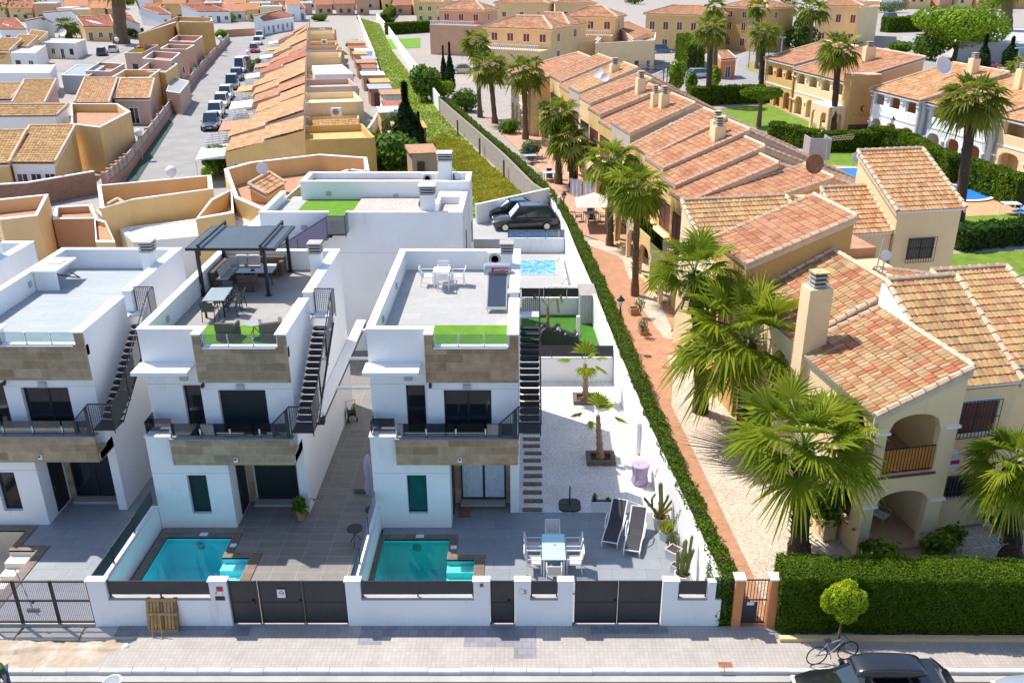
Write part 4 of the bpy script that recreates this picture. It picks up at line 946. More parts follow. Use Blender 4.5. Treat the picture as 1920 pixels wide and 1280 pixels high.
# front terrace dining set
T0 = Vector((.94, 26.1, .1))
table(T0, 0, 'white metal patio table with a pale blue glass top in the front terrace', .82, 1.5, .75, 'table_glass', 'plastic_white')
mb = MB(); mb.lathe((T0.x+.02, T0.y+.1, .855), [(.05, 0), (.05, .05), (.035, .06), (.035, .02)], 12, 'plastic_white'); single(mb, 'ashtray', 'small white ashtray on the pale blue patio table', 'ashtray', loc=(T0.x, T0.y, .855))
for dx, dy, rz, lab in ((0, 1.08, math.pi, 'white patio chair at the far end of the blue topped table'), (0, -.98, 0, 'white patio chair at the near end of the blue topped table'),
 (-.68, .42, -math.pi/2, 'white patio chair on the left of the blue topped table, farther one'), (-.68, -.35, -math.pi/2, 'white patio chair on the left of the blue topped table, nearer one'),
 (.70, .42, math.pi/2, 'white patio chair on the right of the blue topped table, farther one'), (.70, -.35, math.pi/2, 'white patio chair on the right of the blue topped table, nearer one')):
 chair((T0.x+dx, T0.y+dy, .1), rz, lab, group='white chairs round the patio table', sm='chair_cloth', back=.9)
def lounger(loc, rz, label):
 r = thing('sun_lounger', label, 'sun lounger', loc, rz, 'sun loungers on the front terrace')
 prof = [(-.98, .24), (-.6, .33), (-.1, .30), (.2, .36), (.62, .62), (.98, .86)]
 mb = MB(); w_ = .26; vs = []
 for y, z in prof: vs += [(-w_, y, z), (w_, y, z), (w_, y, z-.012), (-w_, y, z-.012)]
 fs = []
 for i in range(len(prof)-1):
  a = i*4
  for k in range(4): fs.append((a+k, a+(k+1) % 4, a+4+(k+1) % 4, a+4+k))
 fs += [(3, 2, 1, 0), (len(vs)-4, len(vs)-3, len(vs)-2, len(vs)-1)]
 mb.add(vs, fs, 'sling'); mb.obj('sling', r)
 for s_ in (-1, 1):
  f = MB(); f.tube([(s_*.29, y, z-.01) for y, z in [(-1.0, .02), (-1.02, .2)]+prof], .025, 6, 'plastic_white'); f.obj('frame', r)
  f = MB(); f.tube([(s_*.33, -.25, .30), (s_*.36, .0, .52), (s_*.36, .38, .56), (s_*.33, .5, .5)], .022, 6, 'plastic_white'); f.obj('armrest', r)
  f = MB(); f.tube([(s_*.32, .38, .5), (s_*.32, .3, .02)], .022, 6, 'plastic_white'); f.obj('leg', r)
 f = MB()
 for y, z in (prof[0], prof[-1]): f.tube([(-.29, y, z-.01), (.29, y, z-.01)], .024, 6, 'plastic_white')
 objs(f, 'crossbar', r); return r
lounger((3.3, 28.0, .1), rad(-16), 'sun lounger with black sling nearer the white table'); lounger((4.02, 27.5, .1), rad(-14), 'sun lounger with black sling nearer the potted cactus')
# roof of the right house
table((at(829, 537, 7.0)+Vector((0, .12, 0))), 0, 'small square white table with chairs on the right house roof', .72, .72, .73, 'plastic_white', 'plastic_white')
tp = at(829, 537, 7.0)
for dx, dy, rz, lab in ((0, .62, math.pi, 'white roof chair behind the small square table'), (.1, -.42, 0, 'white roof chair in front of the small square table'), (-.62, .1, -math.pi/2, 'white roof chair left of the small square table'), (.66, .1, math.pi/2, 'white roof chair right of the small square table')):
 chair((tp.x+dx, tp.y+.1+dy, 7.0), rz, lab, group='white chairs on the right roof', sm='plastic_white', back=.8, w=.48)
r = thing('solar_heater', 'solar water heater with silver tank and red label on the right house roof', 'solar heater', (-1.25, 34.2, 7.0))
a = up(912, 585, 33.0); X0, X1 = -1.62, -.80; y0, y1 = 33.0, 35.1
mb = MB(); mb.hexa([(X0, y0, 7.15), (X1, y0, 7.15), (X1, y1, 7.85), (X0, y1, 7.85), (X0, y0, 7.24), (X1, y0, 7.24), (X1, y1, 7.94), (X0, y1, 7.94)], 'steel'); mb.obj('panel_frame', r, world=True)
mb = MB(); mb.hexa([(X0+.05, y0+.05, 7.26), (X1-.05, y0+.05, 7.26), (X1-.05, y1-.05, 7.93), (X0+.05, y1-.05, 7.93), (X0+.05, y0+.05, 7.27), (X1-.05, y0+.05, 7.27), (X1-.05, y1-.05, 7.945), (X0+.05, y1-.05, 7.945)], 'solar'); mb.obj('solar_panel', r, world=True)
mb = MB(); mb.T = Matrix.Translation((X0-.18, y1+.25, 8.05)) @ Matrix.Rotation(math.pi/2, 4, 'Y'); mb.lathe((0, 0, 0), [(.2, 0), (.27, .05), (.27, 1.1), (.2, 1.15)], 20, 'water_heater'); mb.obj('tank', r, world=True, smooth=False)
mb = MB(); mb.T = Matrix.Translation((X0+.15, y1-.024, 8.10)) @ Matrix.Rotation(math.pi/2+rad(-10), 4, 'X'); mb.box(0, .7, -.1, .1, 0, .01, 'red_label'); mb.obj('label_plate', r, world=True)
text('ARISTON', (X0+.56, y1-.045, 8.10), .15, 'plastic_white', r, rot=(math.pi/2-rad(10), 0, 0))
for x in (X0+.05, X1-.05):
 q = MB(); q.tube([(x, y0+.1, 7.02), (x, y0+.1, 7.18)], .02, 6, 'steel'); q.tube([(x, y1, 7.02), (x, y1, 7.9)], .02, 6, 'steel'); objs(q, 'leg', r, world=True)
ac_unit(-1.35, 38.1, 7.25, 0, 'air conditioner on the back parapet of the right house roof', 1.0)
# pergola and lounge on the middle roof
r = thing('pergola', 'dark grey louvred pergola over the middle house roof terrace', 'pergola', (-12.1, 36.5, 7.0))
x0, x1, y0, y1, z = -13.95, -10.25, 34.9, 38.1, 9.12
mb = MB()
n = 46
for i in range(n):
 x = x0+.1+(x1-x0-.2)*i/n; mb.hexa([(x, y0, z-.02), (x+.05, y0, z-.04), (x+.05, y1, z-.04), (x, y1, z-.02), (x, y0, z), (x+.05, y0, z-.02), (x+.05, y1, z-.02), (x, y1, z)], 'louvre')
mb.box(x0+.1, x1-.1, y0, y1, z-.06, z-.045, 'louvre'); lo = mb.obj('louvre_roof', r, world=True)
mb = MB()
for x in (x0+.55, x1-.62):
 mb.box(x, x+.09, y0-.25, y1+.2, z+.12, z+.2, 'black_metal'); mb.box(x, x+.09, y0-.2, y0-.1, z-.3, z+.12, 'black_metal'); mb.box(x, x+.09, y1+.1, y1+.2, z, z+.12, 'black_metal')
mb.box(x0, x1, y0-.06, y0-.005, z-.12, z-.01, 'black_metal'); mb.box(x0, x1, y1+.005, y1+.06, z-.12, z-.01, 'black_metal'); mb.box(x0, x0+.095, y0, y1, z-.11, z-.015, 'black_metal'); mb.box(x1-.095, x1, y0, y1, z-.11, z-.015, 'black_metal')
objs(mb, 'beam', r, world=True)
for x, y in ((x0+.35, y0+.1), (x1-.62, y0+.1), (x0+.35, y1-.05), (x1-.45, y1-.05)):
 q = MB(); q.box(x, x+.13, y-.06, y+.07, 7.0, z-.12, 'black_metal'); q.cbox(x+.065, y, 7.0, .26, .24, .03, 'black_metal'); q.obj('post', r, world=True)
def sofa_box(mb, x0, x1, y0, y1, z0, z1, m): mb.bbox(x0, x1, y0, y1, z0, z1, m, .03)
r = thing('corner_sofa', 'brown wicker corner sofa with pale cushions under the pergola', 'sofa', (-12.6, 37.3, 7.0))
mb = MB(); sofa_box(mb, -13.45, -10.85, 37.45, 38.2, 7.0, 7.32, 'wicker'); sofa_box(mb, -13.45, -12.7, 35.9, 37.42, 7.0, 7.32, 'wicker'); mb.obj('seat', r, world=True)
mb = MB(); sofa_box(mb, -13.45, -10.85, 38.0, 38.25, 7.33, 7.72, 'wicker'); sofa_box(mb, -13.5, -13.3, 35.9, 37.98, 7.33, 7.72, 'wicker'); mb.obj('backrest', r, world=True)
mb = MB(); sofa_box(mb, -11.05, -10.83, 37.4, 37.98, 7.33, 7.6, 'wicker'); mb.obj('armrest', r, world=True)
mb = MB()
for k in range(3): sofa_box(mb, -13.2+k*.72, -12.53+k*.72, 37.45, 37.97, 7.33, 7.44, 'cushion')
for k in range(2): sofa_box(mb, -13.28, -12.75, 35.95+k*.74, 36.63+k*.74, 7.33, 7.44, 'cushion')
for k in range(2): mb.T = Matrix.Translation((-12.7+k*.55, 37.85, 7.62)) @ Matrix.Rotation(-.3, 4, 'X'); mb.bbox(-.26, .26, -.08, .08, -.2, .26, 'cushion', .06)
for (x, y, a, b) in ((-13.1, 37.6, .4, .6), (-13.1, 36.9, .3, 1.3), (-13.1, 36.3, .3, 1.5)): mb.T = Matrix.Translation((x, y, 7.6)) @ Matrix.Rotation(b, 4, 'Z') @ Matrix.Rotation(-a, 4, 'X'); mb.bbox(-.24, .24, -.07, .07, -.18, .2, 'cushion', .06)
objs(mb, 'cushion', r, world=True)
table((-11.75, 36.75, 7.0), 0, 'low dark glass-topped wicker table in front of the corner sofa', 1.6, .9, .55, 'window_dark', 'wicker', name='coffee_table')
mb = MB(); mb.lathe((-11.9, 36.7, 7.552), [(.06, 0), (.1, .04), (.08, .045), (.04, .01)], 12, 'blind_orange'); single(mb, 'bowl', 'small orange bowl on the low dark table', 'bowl', loc=(-11.9, 36.7, 7.552))
def armchair(loc, rz, label, s=1.0, grp='wicker armchairs', cov='wicker'):
 r = thing('wicker_armchair', label, 'armchair', loc, rz, grp)
 mb = MB(); mb.bbox(-.34*s, .34*s, -.34*s, .34*s, 0, .38, cov, .03); mb.obj('seat', r)
 mb = MB(); mb.bbox(-.34*s, .34*s, -.36*s, -.24*s, .382, .74, cov, .03); mb.obj('backrest', r)
 for a in (-1, 1): q = MB(); q.bbox(min(a*.34*s, a*.24*s), max(a*.34*s, a*.24*s), -.236*s, .34*s, .382, .62, cov, .03); q.obj('armrest', r)
 return r
armchair((-11.85, 35.75, 7.0), 0, 'brown wicker armchair in front of the low dark table')
table((at(405, 592, 7.0)+Vector((0, .5, 0))), rad(4), 'long glass-topped black table at the left parapet of the middle roof', .85, 1.5, .74, 'table_glass_grey', 'black_metal')
tq = at(405, 592, 7.0)+Vector((0, .5, 0))
for dx, dy, rz, lab in ((0, .95, math.pi, 'black metal chair at the far end of the long roof table'), (.62, .3, math.pi/2, 'black metal chair right of the long roof table, farther one'), (.62, -.4, math.pi/2, 'black metal chair right of the long roof table, nearer one'), (-.05, -.9, 0, 'black metal chair at the near end of the long roof table')):
 chair((tq.x+dx, tq.y+dy, 7.0), rz, lab, 'black_metal', 'dark_cloth', 'black chairs on the middle roof', arms=True, back=.82, w=.48)
armchair((at(425, 640, 7.0)+Vector((0, .3, 0))), rad(-5), 'covered grey wicker armchair on the roof turf, left of the round table', 1.0, 'armchairs on the roof turf', 'wicker_grey')
armchair((at(500, 640, 7.0)+Vector((.1, .4, 0))), rad(20), 'covered grey wicker armchair on the roof turf, right of the round table', 1.25, 'armchairs on the roof turf', 'wicker_grey')
def round_table(loc, label, rr=.3, h=.6, top='grey_plastic', leg='black_metal'):
 r = thing('round_table', label, 'table', loc)
 mb = MB(); mb.lathe((0, 0, h-.03), [(rr-.01, 0), (rr, .008), (rr, .022), (rr-.01, .03)], 28, top); mb.obj('tabletop', r)
 for k in range(3): t = 2.1*k+.4; q = MB(); q.tube([(.02*math.cos(t), .02*math.sin(t), h-.04), (.04*math.cos(t), .04*math.sin(t), h*.6), (rr*.95*math.cos(t), rr*.95*math.sin(t), 0)], .014, 6, leg); q.obj('leg', r)
 return r
round_table(at(474, 640, 7.0)+Vector((0, .35, 0)), 'small round grey table between the two covered roof armchairs', .32, .6)
round_table(at(668, 1020, .1), 'small round black table beside the smoked glass fence', .30, .72, 'black_plastic')
# sinks / wall stubs on the two left roofs
for lab, x, y, sx in (('white outdoor sink block with a hose against the left parapet of the bare roof', -20.8, 36.2, 1.0), ('white outdoor sink block on the roof at the far left edge', -27.6, 38.6, 1.6)):
 r = thing('outdoor_sink', lab, 'sink', (x, y, 7.0))
 mb = MB(); mb.box(x, x+sx*.9, y-.6, y-.45, 7.0, 7.8, 'white'); mb.box(x, x+.1, y-.44, y+.9, 7.0, 7.8, 'white'); mb.obj('base', r, world=True)
 mb = MB(); mb.bbox(x-.02, x+sx, y-.7, y+1.2, 7.802, 7.9, 'cap', .01); mb.obj('counter', r, world=True)
 mb = MB(); mb.bbox(x+.2, x+sx-.2, y+.2, y+.8, 7.902, 7.93, 'grey_metal', .01); mb.obj('basin', r, world=True)
 mb = MB(); mb.tube([(x+sx*.7, y-.2, 7.6), (x+sx+.3, y, 7.4), (x+sx+.35, y+.5, 7.2), (x+sx*.8, y+.9, 7.3)], .03, 6, 'black_plastic'); mb.obj('hose', r, world=True, smooth=True)
# passage: folded parasol, planter box, hose reel, pot, round mat
r = thing('folded_parasol', 'closed lilac parasol on a black base in the tiled passage', 'parasol', (-5.95, 28.9, .1))
p = at(697, 955, .1); r.location = p
mb = MB(); mb.tube([(0, 0, 0), (0, 0, 2.5)], .025, 8, 'steel'); mb.obj('pole', r)
mb = MB(); n = 16; vs = []
for z, rr in ((.75, .14), (1.0, .17), (1.4, .12), (1.42, .11), (1.9, .16), (2.3, .12), (2.5, .03)):
 for k in range(n): t = 2*math.pi*k/n; q = rr*(1+.25*math.cos(k*math.pi)); vs.append((q*math.cos(t), q*math.sin(t), z))
mb.add(vs, [(i*n+k, i*n+(k+1) % n, (i+1)*n+(k+1) % n, (i+1)*n+k) for i in range(6) for k in range(n)], 'lilac_pale'); mb.obj('canopy', r)
mb = MB(); mb.lathe((0, 0, 0), [(.25, 0), (.25, .05), (.06, .09)], 20, 'black_plastic'); mb.obj('base', r)
mb = MB(); a = at(664, 925, .1); mb.bbox(a.x, a.x+.62, a.y, a.y+1.15, .1, .32, 'grey_box', .02); single(mb, 'storage_box', 'low grey slab box on the tiles behind the closed parasol', 'box', loc=(a.x+.3, a.y+.5, .1))
r = thing('hose_reel', 'black and yellow hose reel on wheels in the tiled passage', 'hose reel', at(661, 788, .1), rad(20))
mb = MB(); mb.T = Matrix.Translation((-.2, 0, .42)) @ Matrix.Rotation(math.pi/2, 4, 'Y'); mb.lathe((0, 0, 0), [(.24, 0), (.24, .03), (.15, .04), (.15, .3), (.24, .31), (.24, .34)], 18, 'black_plastic'); mb.obj('drum', r)
mb = MB(); mb.tube([(.2, -.1, .1), (.2, .1, .5), (.2, .2, .95), (-.2, .2, .95), (-.2, .1, .5), (-.2, -.1, .1)], .025, 6, 'hose_yellow'); mb.obj('handle', r)
for s_ in (-1, 1): mb = MB(); mb.T = Matrix.Translation((s_*.2, -.15, .12)) @ Matrix.Rotation(math.pi/2, 4, 'Y'); mb.lathe((0, 0, 0), [(.12, -.02), (.12, .02)], 14, 'black_plastic'); mb.obj('wheel', r)
mb = MB(); a = at(841, 990, .1); mb.bbox(-2.62, -2.2, 28.95, 29.65, .1, .125, 'rust', .005); single(mb, 'door_mat', 'small rust-brown door mat at the corner of the porch', 'mat', loc=(-2.4, 29.3, .1))
# gravel yard: sleepers, parasol foot, planter, cushioned barrel, barbecue cover, shed
ylist = [29.45+i*.62 for i in range(17)]
g_ = 'wooden sleepers laid as steps in the gravel'
for i, yv in enumerate(ylist):
 mb = MB(); d = random.uniform(-.04, .04); mb.T = Matrix.Translation((.20+d, yv, .1)) @ Matrix.Rotation(random.uniform(-.02, .02), 4, 'Z'); mb.bbox(-.36, .40, -.11, .11, 0, .07, 'sleeper', .015)
 o = mb.obj('sleeper'); tag(o, ('nearest timber sleeper of the gravel steps, touching the blue-grey terrace' if i == 0 else 'timber sleeper of the gravel steps, number %s counted from the terrace' % ('zero one two three four five six seven eight nine ten eleven twelve thirteen fourteen fifteen sixteen seventeen'.split()[i+1])), 'sleeper', g_)
r = thing('umbrella_stand', 'black four-tile parasol foot with an upright pole on the gravel', 'umbrella stand', at(1068, 948, .1))
for a in range(4):
 mb = MB(); mb.T = Matrix.Rotation(a*math.pi/2, 4, 'Z'); vs = [(.01, .01)]+[(.01+.42*min(1, 1.15*math.cos(t)), .01+.42*min(1, 1.15*math.sin(t))) for t in [math.pi/2*k/8 for k in range(9)]]; mb.prism(vs, 0, .07, 'black_plastic'); mb.obj('base_tile', r)
mb = MB(); mb.tube([(0, 0, .07), (0, 0, .9)], .03, 8, 'black_metal'); mb.obj('pole', r)
def box_planter(loc, rz, label, sx, sy, h, mat='plastic_white', name='planter'):
 r = thing(name, label, 'planter', loc, rz)
 mb = MB(); t = .03
 mb.box(-sx/2, sx/2, -sy/2, -sy/2+t, 0, h, mat); mb.box(-sx/2, sx/2, sy/2-t, sy/2, 0, h, mat); mb.box(-sx/2, -sx/2+t, -sy/2+t, sy/2-t, 0, h, mat); mb.box(sx/2-t, sx/2, -sy/2+t, sy/2-t, 0, h, mat); mb.obj('box', r)
 mb = MB(); mb.box(-sx/2+t, sx/2-t, -sy/2+t, sy/2-t, 0, h-.06, 'soil'); mb.obj('soil', r); return r
pl = box_planter(at(1128, 955, .1)+Vector((0, .1, 0)), 0, 'long white planter box with low green plants on the gravel', .86, .26, .36)
def tuft(parent, c, rr, hh, n, mat, seed, name='foliage', size=.1, wd=.02):
 r_ = np.random.RandomState(seed); V = [];
 for i in range(n):
  t = r_.uniform(0, 6.28); a = r_.uniform(.1, 1)**.7*rr; b = np.array([c[0]+.3*a*math.cos(t), c[1]+.3*a*math.sin(t), c[2]]); e = np.array([c[0]+a*math.cos(t), c[1]+a*math.sin(t), c[2]+hh*r_.uniform(.5, 1.1)]); s_ = np.array([-math.sin(t), math.cos(t), 0])*wd
  V += [b-s_, b+s_, e+s_*.4, e-s_*.4]
 V = np.array(V); F = np.arange(len(V)).reshape(-1, 4); uv = np.repeat(r_.uniform(0, 1, (n, 2)), 4, axis=0)
 return npmesh(name, V, F, [mat], parent, uv)
tuft(pl, (-.28, 0, .3), .14, .32, 120, 'leaf_mid', 3); tuft(pl, (.25, 0, .3), .12, .18, 80, 'leaf_mid', 4)
r = thing('covered_stool', 'round barrel table wrapped in wrinkled lilac cloth by the white wall', 'table', at(1199, 905, .1))
mb = MB(); n = 40; vs = []
for z, rr in ((0, .30), (.12, .34), (.4, .29), (.6, .31), (.82, .36), (.88, .36), (.9, .33), (.89, .1), (.86, .04)):
 for k in range(n): t = 2*math.pi*k/n; q = rr*(1+(.05*math.sin(k*2.1)+.04*math.sin(k*5+z*3))*(1 if z < .85 else .2)); vs.append((q*math.cos(t), q*math.sin(t), z))
mb.add(vs, [(i*n+k, i*n+(k+1) % n, (i+1)*n+(k+1) % n, (i+1)*n+k) for i in range(8) for k in range(n)]+[tuple(range(8*n, 9*n))], 'lilac'); mb.obj('cloth', r)
r = thing('covered_barbecue', 'barbecue under a wrinkled black cover on the turf yard', 'barbecue', (at(1048, 650, .1)+Vector((0, .5, 0))))
rr_ = np.random.RandomState(8); n, m_ = 34, 16; vs = [];
for j in range(m_):
 for i in range(n):
  x = -1.35+2.5*i/(n-1); y = -.5+1.0*j/(m_-1); e = max(0, 1-abs(y/.5)**4); ex = max(0, 1-abs((x+.1)/1.3)**6); hgt = (.95 if x < .1 else .62)+.10*math.sin(x*6+y*3)+.07*math.sin(x*11-y*9)
  vs.append((x, y, max(0, hgt*min(1, e*2.2)*min(1, ex*2.5)+rr_.normal(0, .012))))
mb = MB(); mb.add(vs, [(j*n+i, j*n+i+1, (j+1)*n+i+1, (j+1)*n+i) for j in range(m_-1) for i in range(n-1)], 'cover_black'); mb.obj('cover', r)
r = thing('garden_shed', 'small grey corrugated metal shed against the white wall on the turf', 'shed', at(1101, 606, .1)+Vector((0, .5, 0)), rad(4))
mb = MB(); mb.box(-.42, .42, -.55, .95, 0, 1.75, 'shed'); mb.obj('body', r)
mb = MB(); mb.hexa([(-.5, -.62, 1.752), (.5, -.62, 1.752), (.5, 1.02, 1.9), (-.5, 1.02, 1.9), (-.5, -.62, 1.80), (.5, -.62, 1.80), (.5, 1.02, 1.95), (-.5, 1.02, 1.95)], 'shed_roof'); mb.obj('roof', r)
mb = MB(); mb.box(-.45, -.422, -.3, .5, .08, 1.6, 'grey_metal'); mb.obj('door', r)
# cacti and pots along the wall
def pot(loc, label, rr=.2, h=.4, mat='plastic_white', name='plant_pot', sides=20, cat='plant pot', group=None, taper=.75):
 r = thing(name, label, cat, loc, 0, group)
 mb = MB(); mb.lathe((0, 0, 0), [(rr*taper, 0), (rr, h-.05), (rr*1.06, h-.05), (rr*1.06, h), (rr*.93, h), (rr*.9, h-.06)], sides, mat); mb.obj('pot', r)
 mb = MB(); mb.lathe((0, 0, h-.08), [(rr*.9, 0), (rr*.9, .03)], sides, 'soil'); mb.obj('soil', r); return r
def cactus(parent, arms):
 for k, (pts, rr) in enumerate(arms):
  mb = MB(); n = 10; P = [Vector(p) for p in pts];
  mb.tube(P, [rr*(.75 if i == 0 else 1) for i in range(len(P))], 8, 'cactus'); vs = mb.v
  for i, v in enumerate(vs):
   c = P[i//8]; s_ = 1.18 if i % 2 else .78; vs[i] = tuple(c+(Vector(v)-c)*s_)
  mb.obj('cactus_arm', parent)
  e = P[-1]; q = MB(); q.lathe(tuple(e-Vector((0, 0, .03))), [(rr*.8, 0), (rr*.9, .05), (rr*.3, .11)], 8, 'cactus_bud'); q.obj('bud', parent)
c1 = pot(at(1236, 990, .1), 'tall white pot holding the branching cactus beside the loungers', .27, .55, 'concrete_pale')
cactus(c1, [([(0, 0, .45), (.0, 0, 1.2), (-.05, .1, 1.9)], .07), ([(-.05, 0, .5), (-.3, 0, .9), (-.62, .05, 1.3)], .05), ([(-.3, 0, .9), (-.35, 0, 1.3), (-.25, 0, 1.5)], .045), ([(0, 0, .7), (.22, 0, .9), (.38, 0, 1.2)], .045), ([(.1, .1, .5), (.25, .1, .7), (.42, .05, .85)], .045), ([(-.1, -.1, .5), (-.2, -.1, .9), (-.5, -.15, 1.15)], .04), ([(.05, 0, .9), (.2, 0, 1.25), (.25, 0, 1.45)], .04)])
tuft(c1, (0, 0, .5), .3, .3, 60, 'cactus_tip', 5, wd=.03)
c2 = pot(at(1278, 1096, .1), 'tall white pot holding four upright cactus stems at the front corner', .27, .5, 'concrete_pale')
cactus(c2, [([(-.16, 0, .4), (-.2, 0, 1.1), (-.22, 0, 1.4)], .05), ([(0, .05, .4), (.0, .05, 1.2), (.03, .1, 1.75)], .065), ([(-.08, -.05, .4), (-.08, -.05, 1.15)], .045), ([(.14, .0, .4), (.2, 0, 1.0), (.3, 0, 1.45)], .05), ([(.1, .1, .4), (.2, .1, 1.3), (.24, .12, 1.9)], .045)])
c3 = pot(at(1246, 1012, .1), 'low square white pot with a spiky dry plant behind the second lounger', .22, .4, 'concrete_pale', sides=4)
tuft(c3, (0, 0, .35), .45, .5, 70, 'palm_young', 6, wd=.03)
for u, v, lab, rr, h in ((1262, 1045, 'deep square white trough with bare soil beside the wall', .32, .4), (1265, 1072, 'small square white pot behind the corner cactus', .18, .34), (1252, 985, 'white pot half hidden behind the branching cactus pot', .2, .4), (1268, 1020, 'cream pot with a pale ball plant near the wall', .16, .5)):
 q = pot(at(u, v, .1), lab, rr, h, 'concrete_pale', sides=4 if 'square' in lab else 18, taper=.9)
for k, (u, v, lab) in enumerate(((1250, 1008, 'small white pot with a dry spiky plant near the lounger foot'), (1262, 1030, 'white pot of pale succulents against the white wall'), (1284, 1062, 'small pot of spiky leaves beside the corner cactus'), (1240, 970, 'white pot with yellowing leaves behind the branching cactus'))):
 q = pot(at(u, v, .1), lab, .15, .3, 'concrete_pale'); tuft(q, (0, 0, .28), .28, .4, 60, ['palm_young', 'leaf_olive', 'leaf_mid', 'cactus_tip'][k], 20+k, wd=.025)
pp = pot(at(565, 972, .1), 'terracotta pot with a leafy plant at the middle house pillar', .17, .42, 'terracotta')
leaves('foliage', np.random.RandomState(2).normal(0, 1, (260, 3))*[.13, .13, .13]+[0, 0, .6]+np.array(pp.location), np.random.RandomState(3).normal(0, 1, (260, 3)), .1, 'leaf_mid', pp, 4, 2.4)
# pallet leaning on the street wall with two poles
r = thing('wooden_pallet', 'weathered wooden pallet leaning against the street wall', 'pallet', (up(307, 1190, GH-.3).x, GH-.3, .12), 0)
R_ = Matrix.Rotation(rad(-14), 4, 'X'); w_, h_ = .98, 1.15
mb = MB(); mb.T = R_
for k in range(3): x = [-w_/2, -.06, w_/2-.12][k]; mb.box(x, x+.12, .03, .12, 0, h_, 'pallet_dark')
mb.obj('bearer', r)
mb = MB(); mb.T = R_
for k in range(9): mb.bbox(-w_/2+k*.112, -w_/2+k*.112+.085, 0, .026, 0, h_, 'pallet' if k not in (4, 8) else 'pallet_dark', .004)
mb.obj('deck_boards', r)
mb = MB(); mb.T = R_
for z in (0, h_*.5, h_-.1): mb.box(-w_/2, w_/2, -.025, -.002, z, z+.1, 'pallet')
mb.obj('cross_board', r)
for u, lab in ((287, 'left thin wooden pole leaning on the pallet'), (304, 'right thin wooden pole leaning on the pallet')):
 p = up(u, 1205, GH-.62); mb = MB(); mb.tube([(p.x, GH-.55, .14), (p.x-.03, GH-.35, .85)], .02, 6, 'pallet'); single(mb, 'wooden_pole', lab, 'pole', 'thin poles leaning on the pallet', loc=(p.x, GH-.55, .12))
mb = MB(); p = at(236, 1213, .08); mb.lathe(tuple(p), [(.09, 0), (.12, .05), (.08, .1)], 8, 'cap'); single(mb, 'stone', 'loose pale stone lying on the dug-up pavement edge', 'stone', loc=p)
mb = MB(); p = at(214, 1292, 0); mb.lathe((p.x, p.y, .0), [(.2, 0), (.26, .3), (.28, .3), (.28, .33), (.25, .33), (.19, .03)], 20, 'plastic_white'); single(mb, 'bucket', 'white bucket standing in the gutter by the kerb', 'bucket', loc=(p.x, p.y, 0))
r = thing('broom', 'long broom propped behind the perforated sliding gate', 'broom', at(63, 1145, .1)); mb = MB(); mb.tube([(0, 0, .05), (-.45, .3, 1.5)], .015, 6, 'grey_plastic'); mb.obj('handle', r); mb = MB(); mb.bbox(-.2, .2, -.04, .04, 0, .1, 'black_plastic', .01); mb.obj('brush', r)
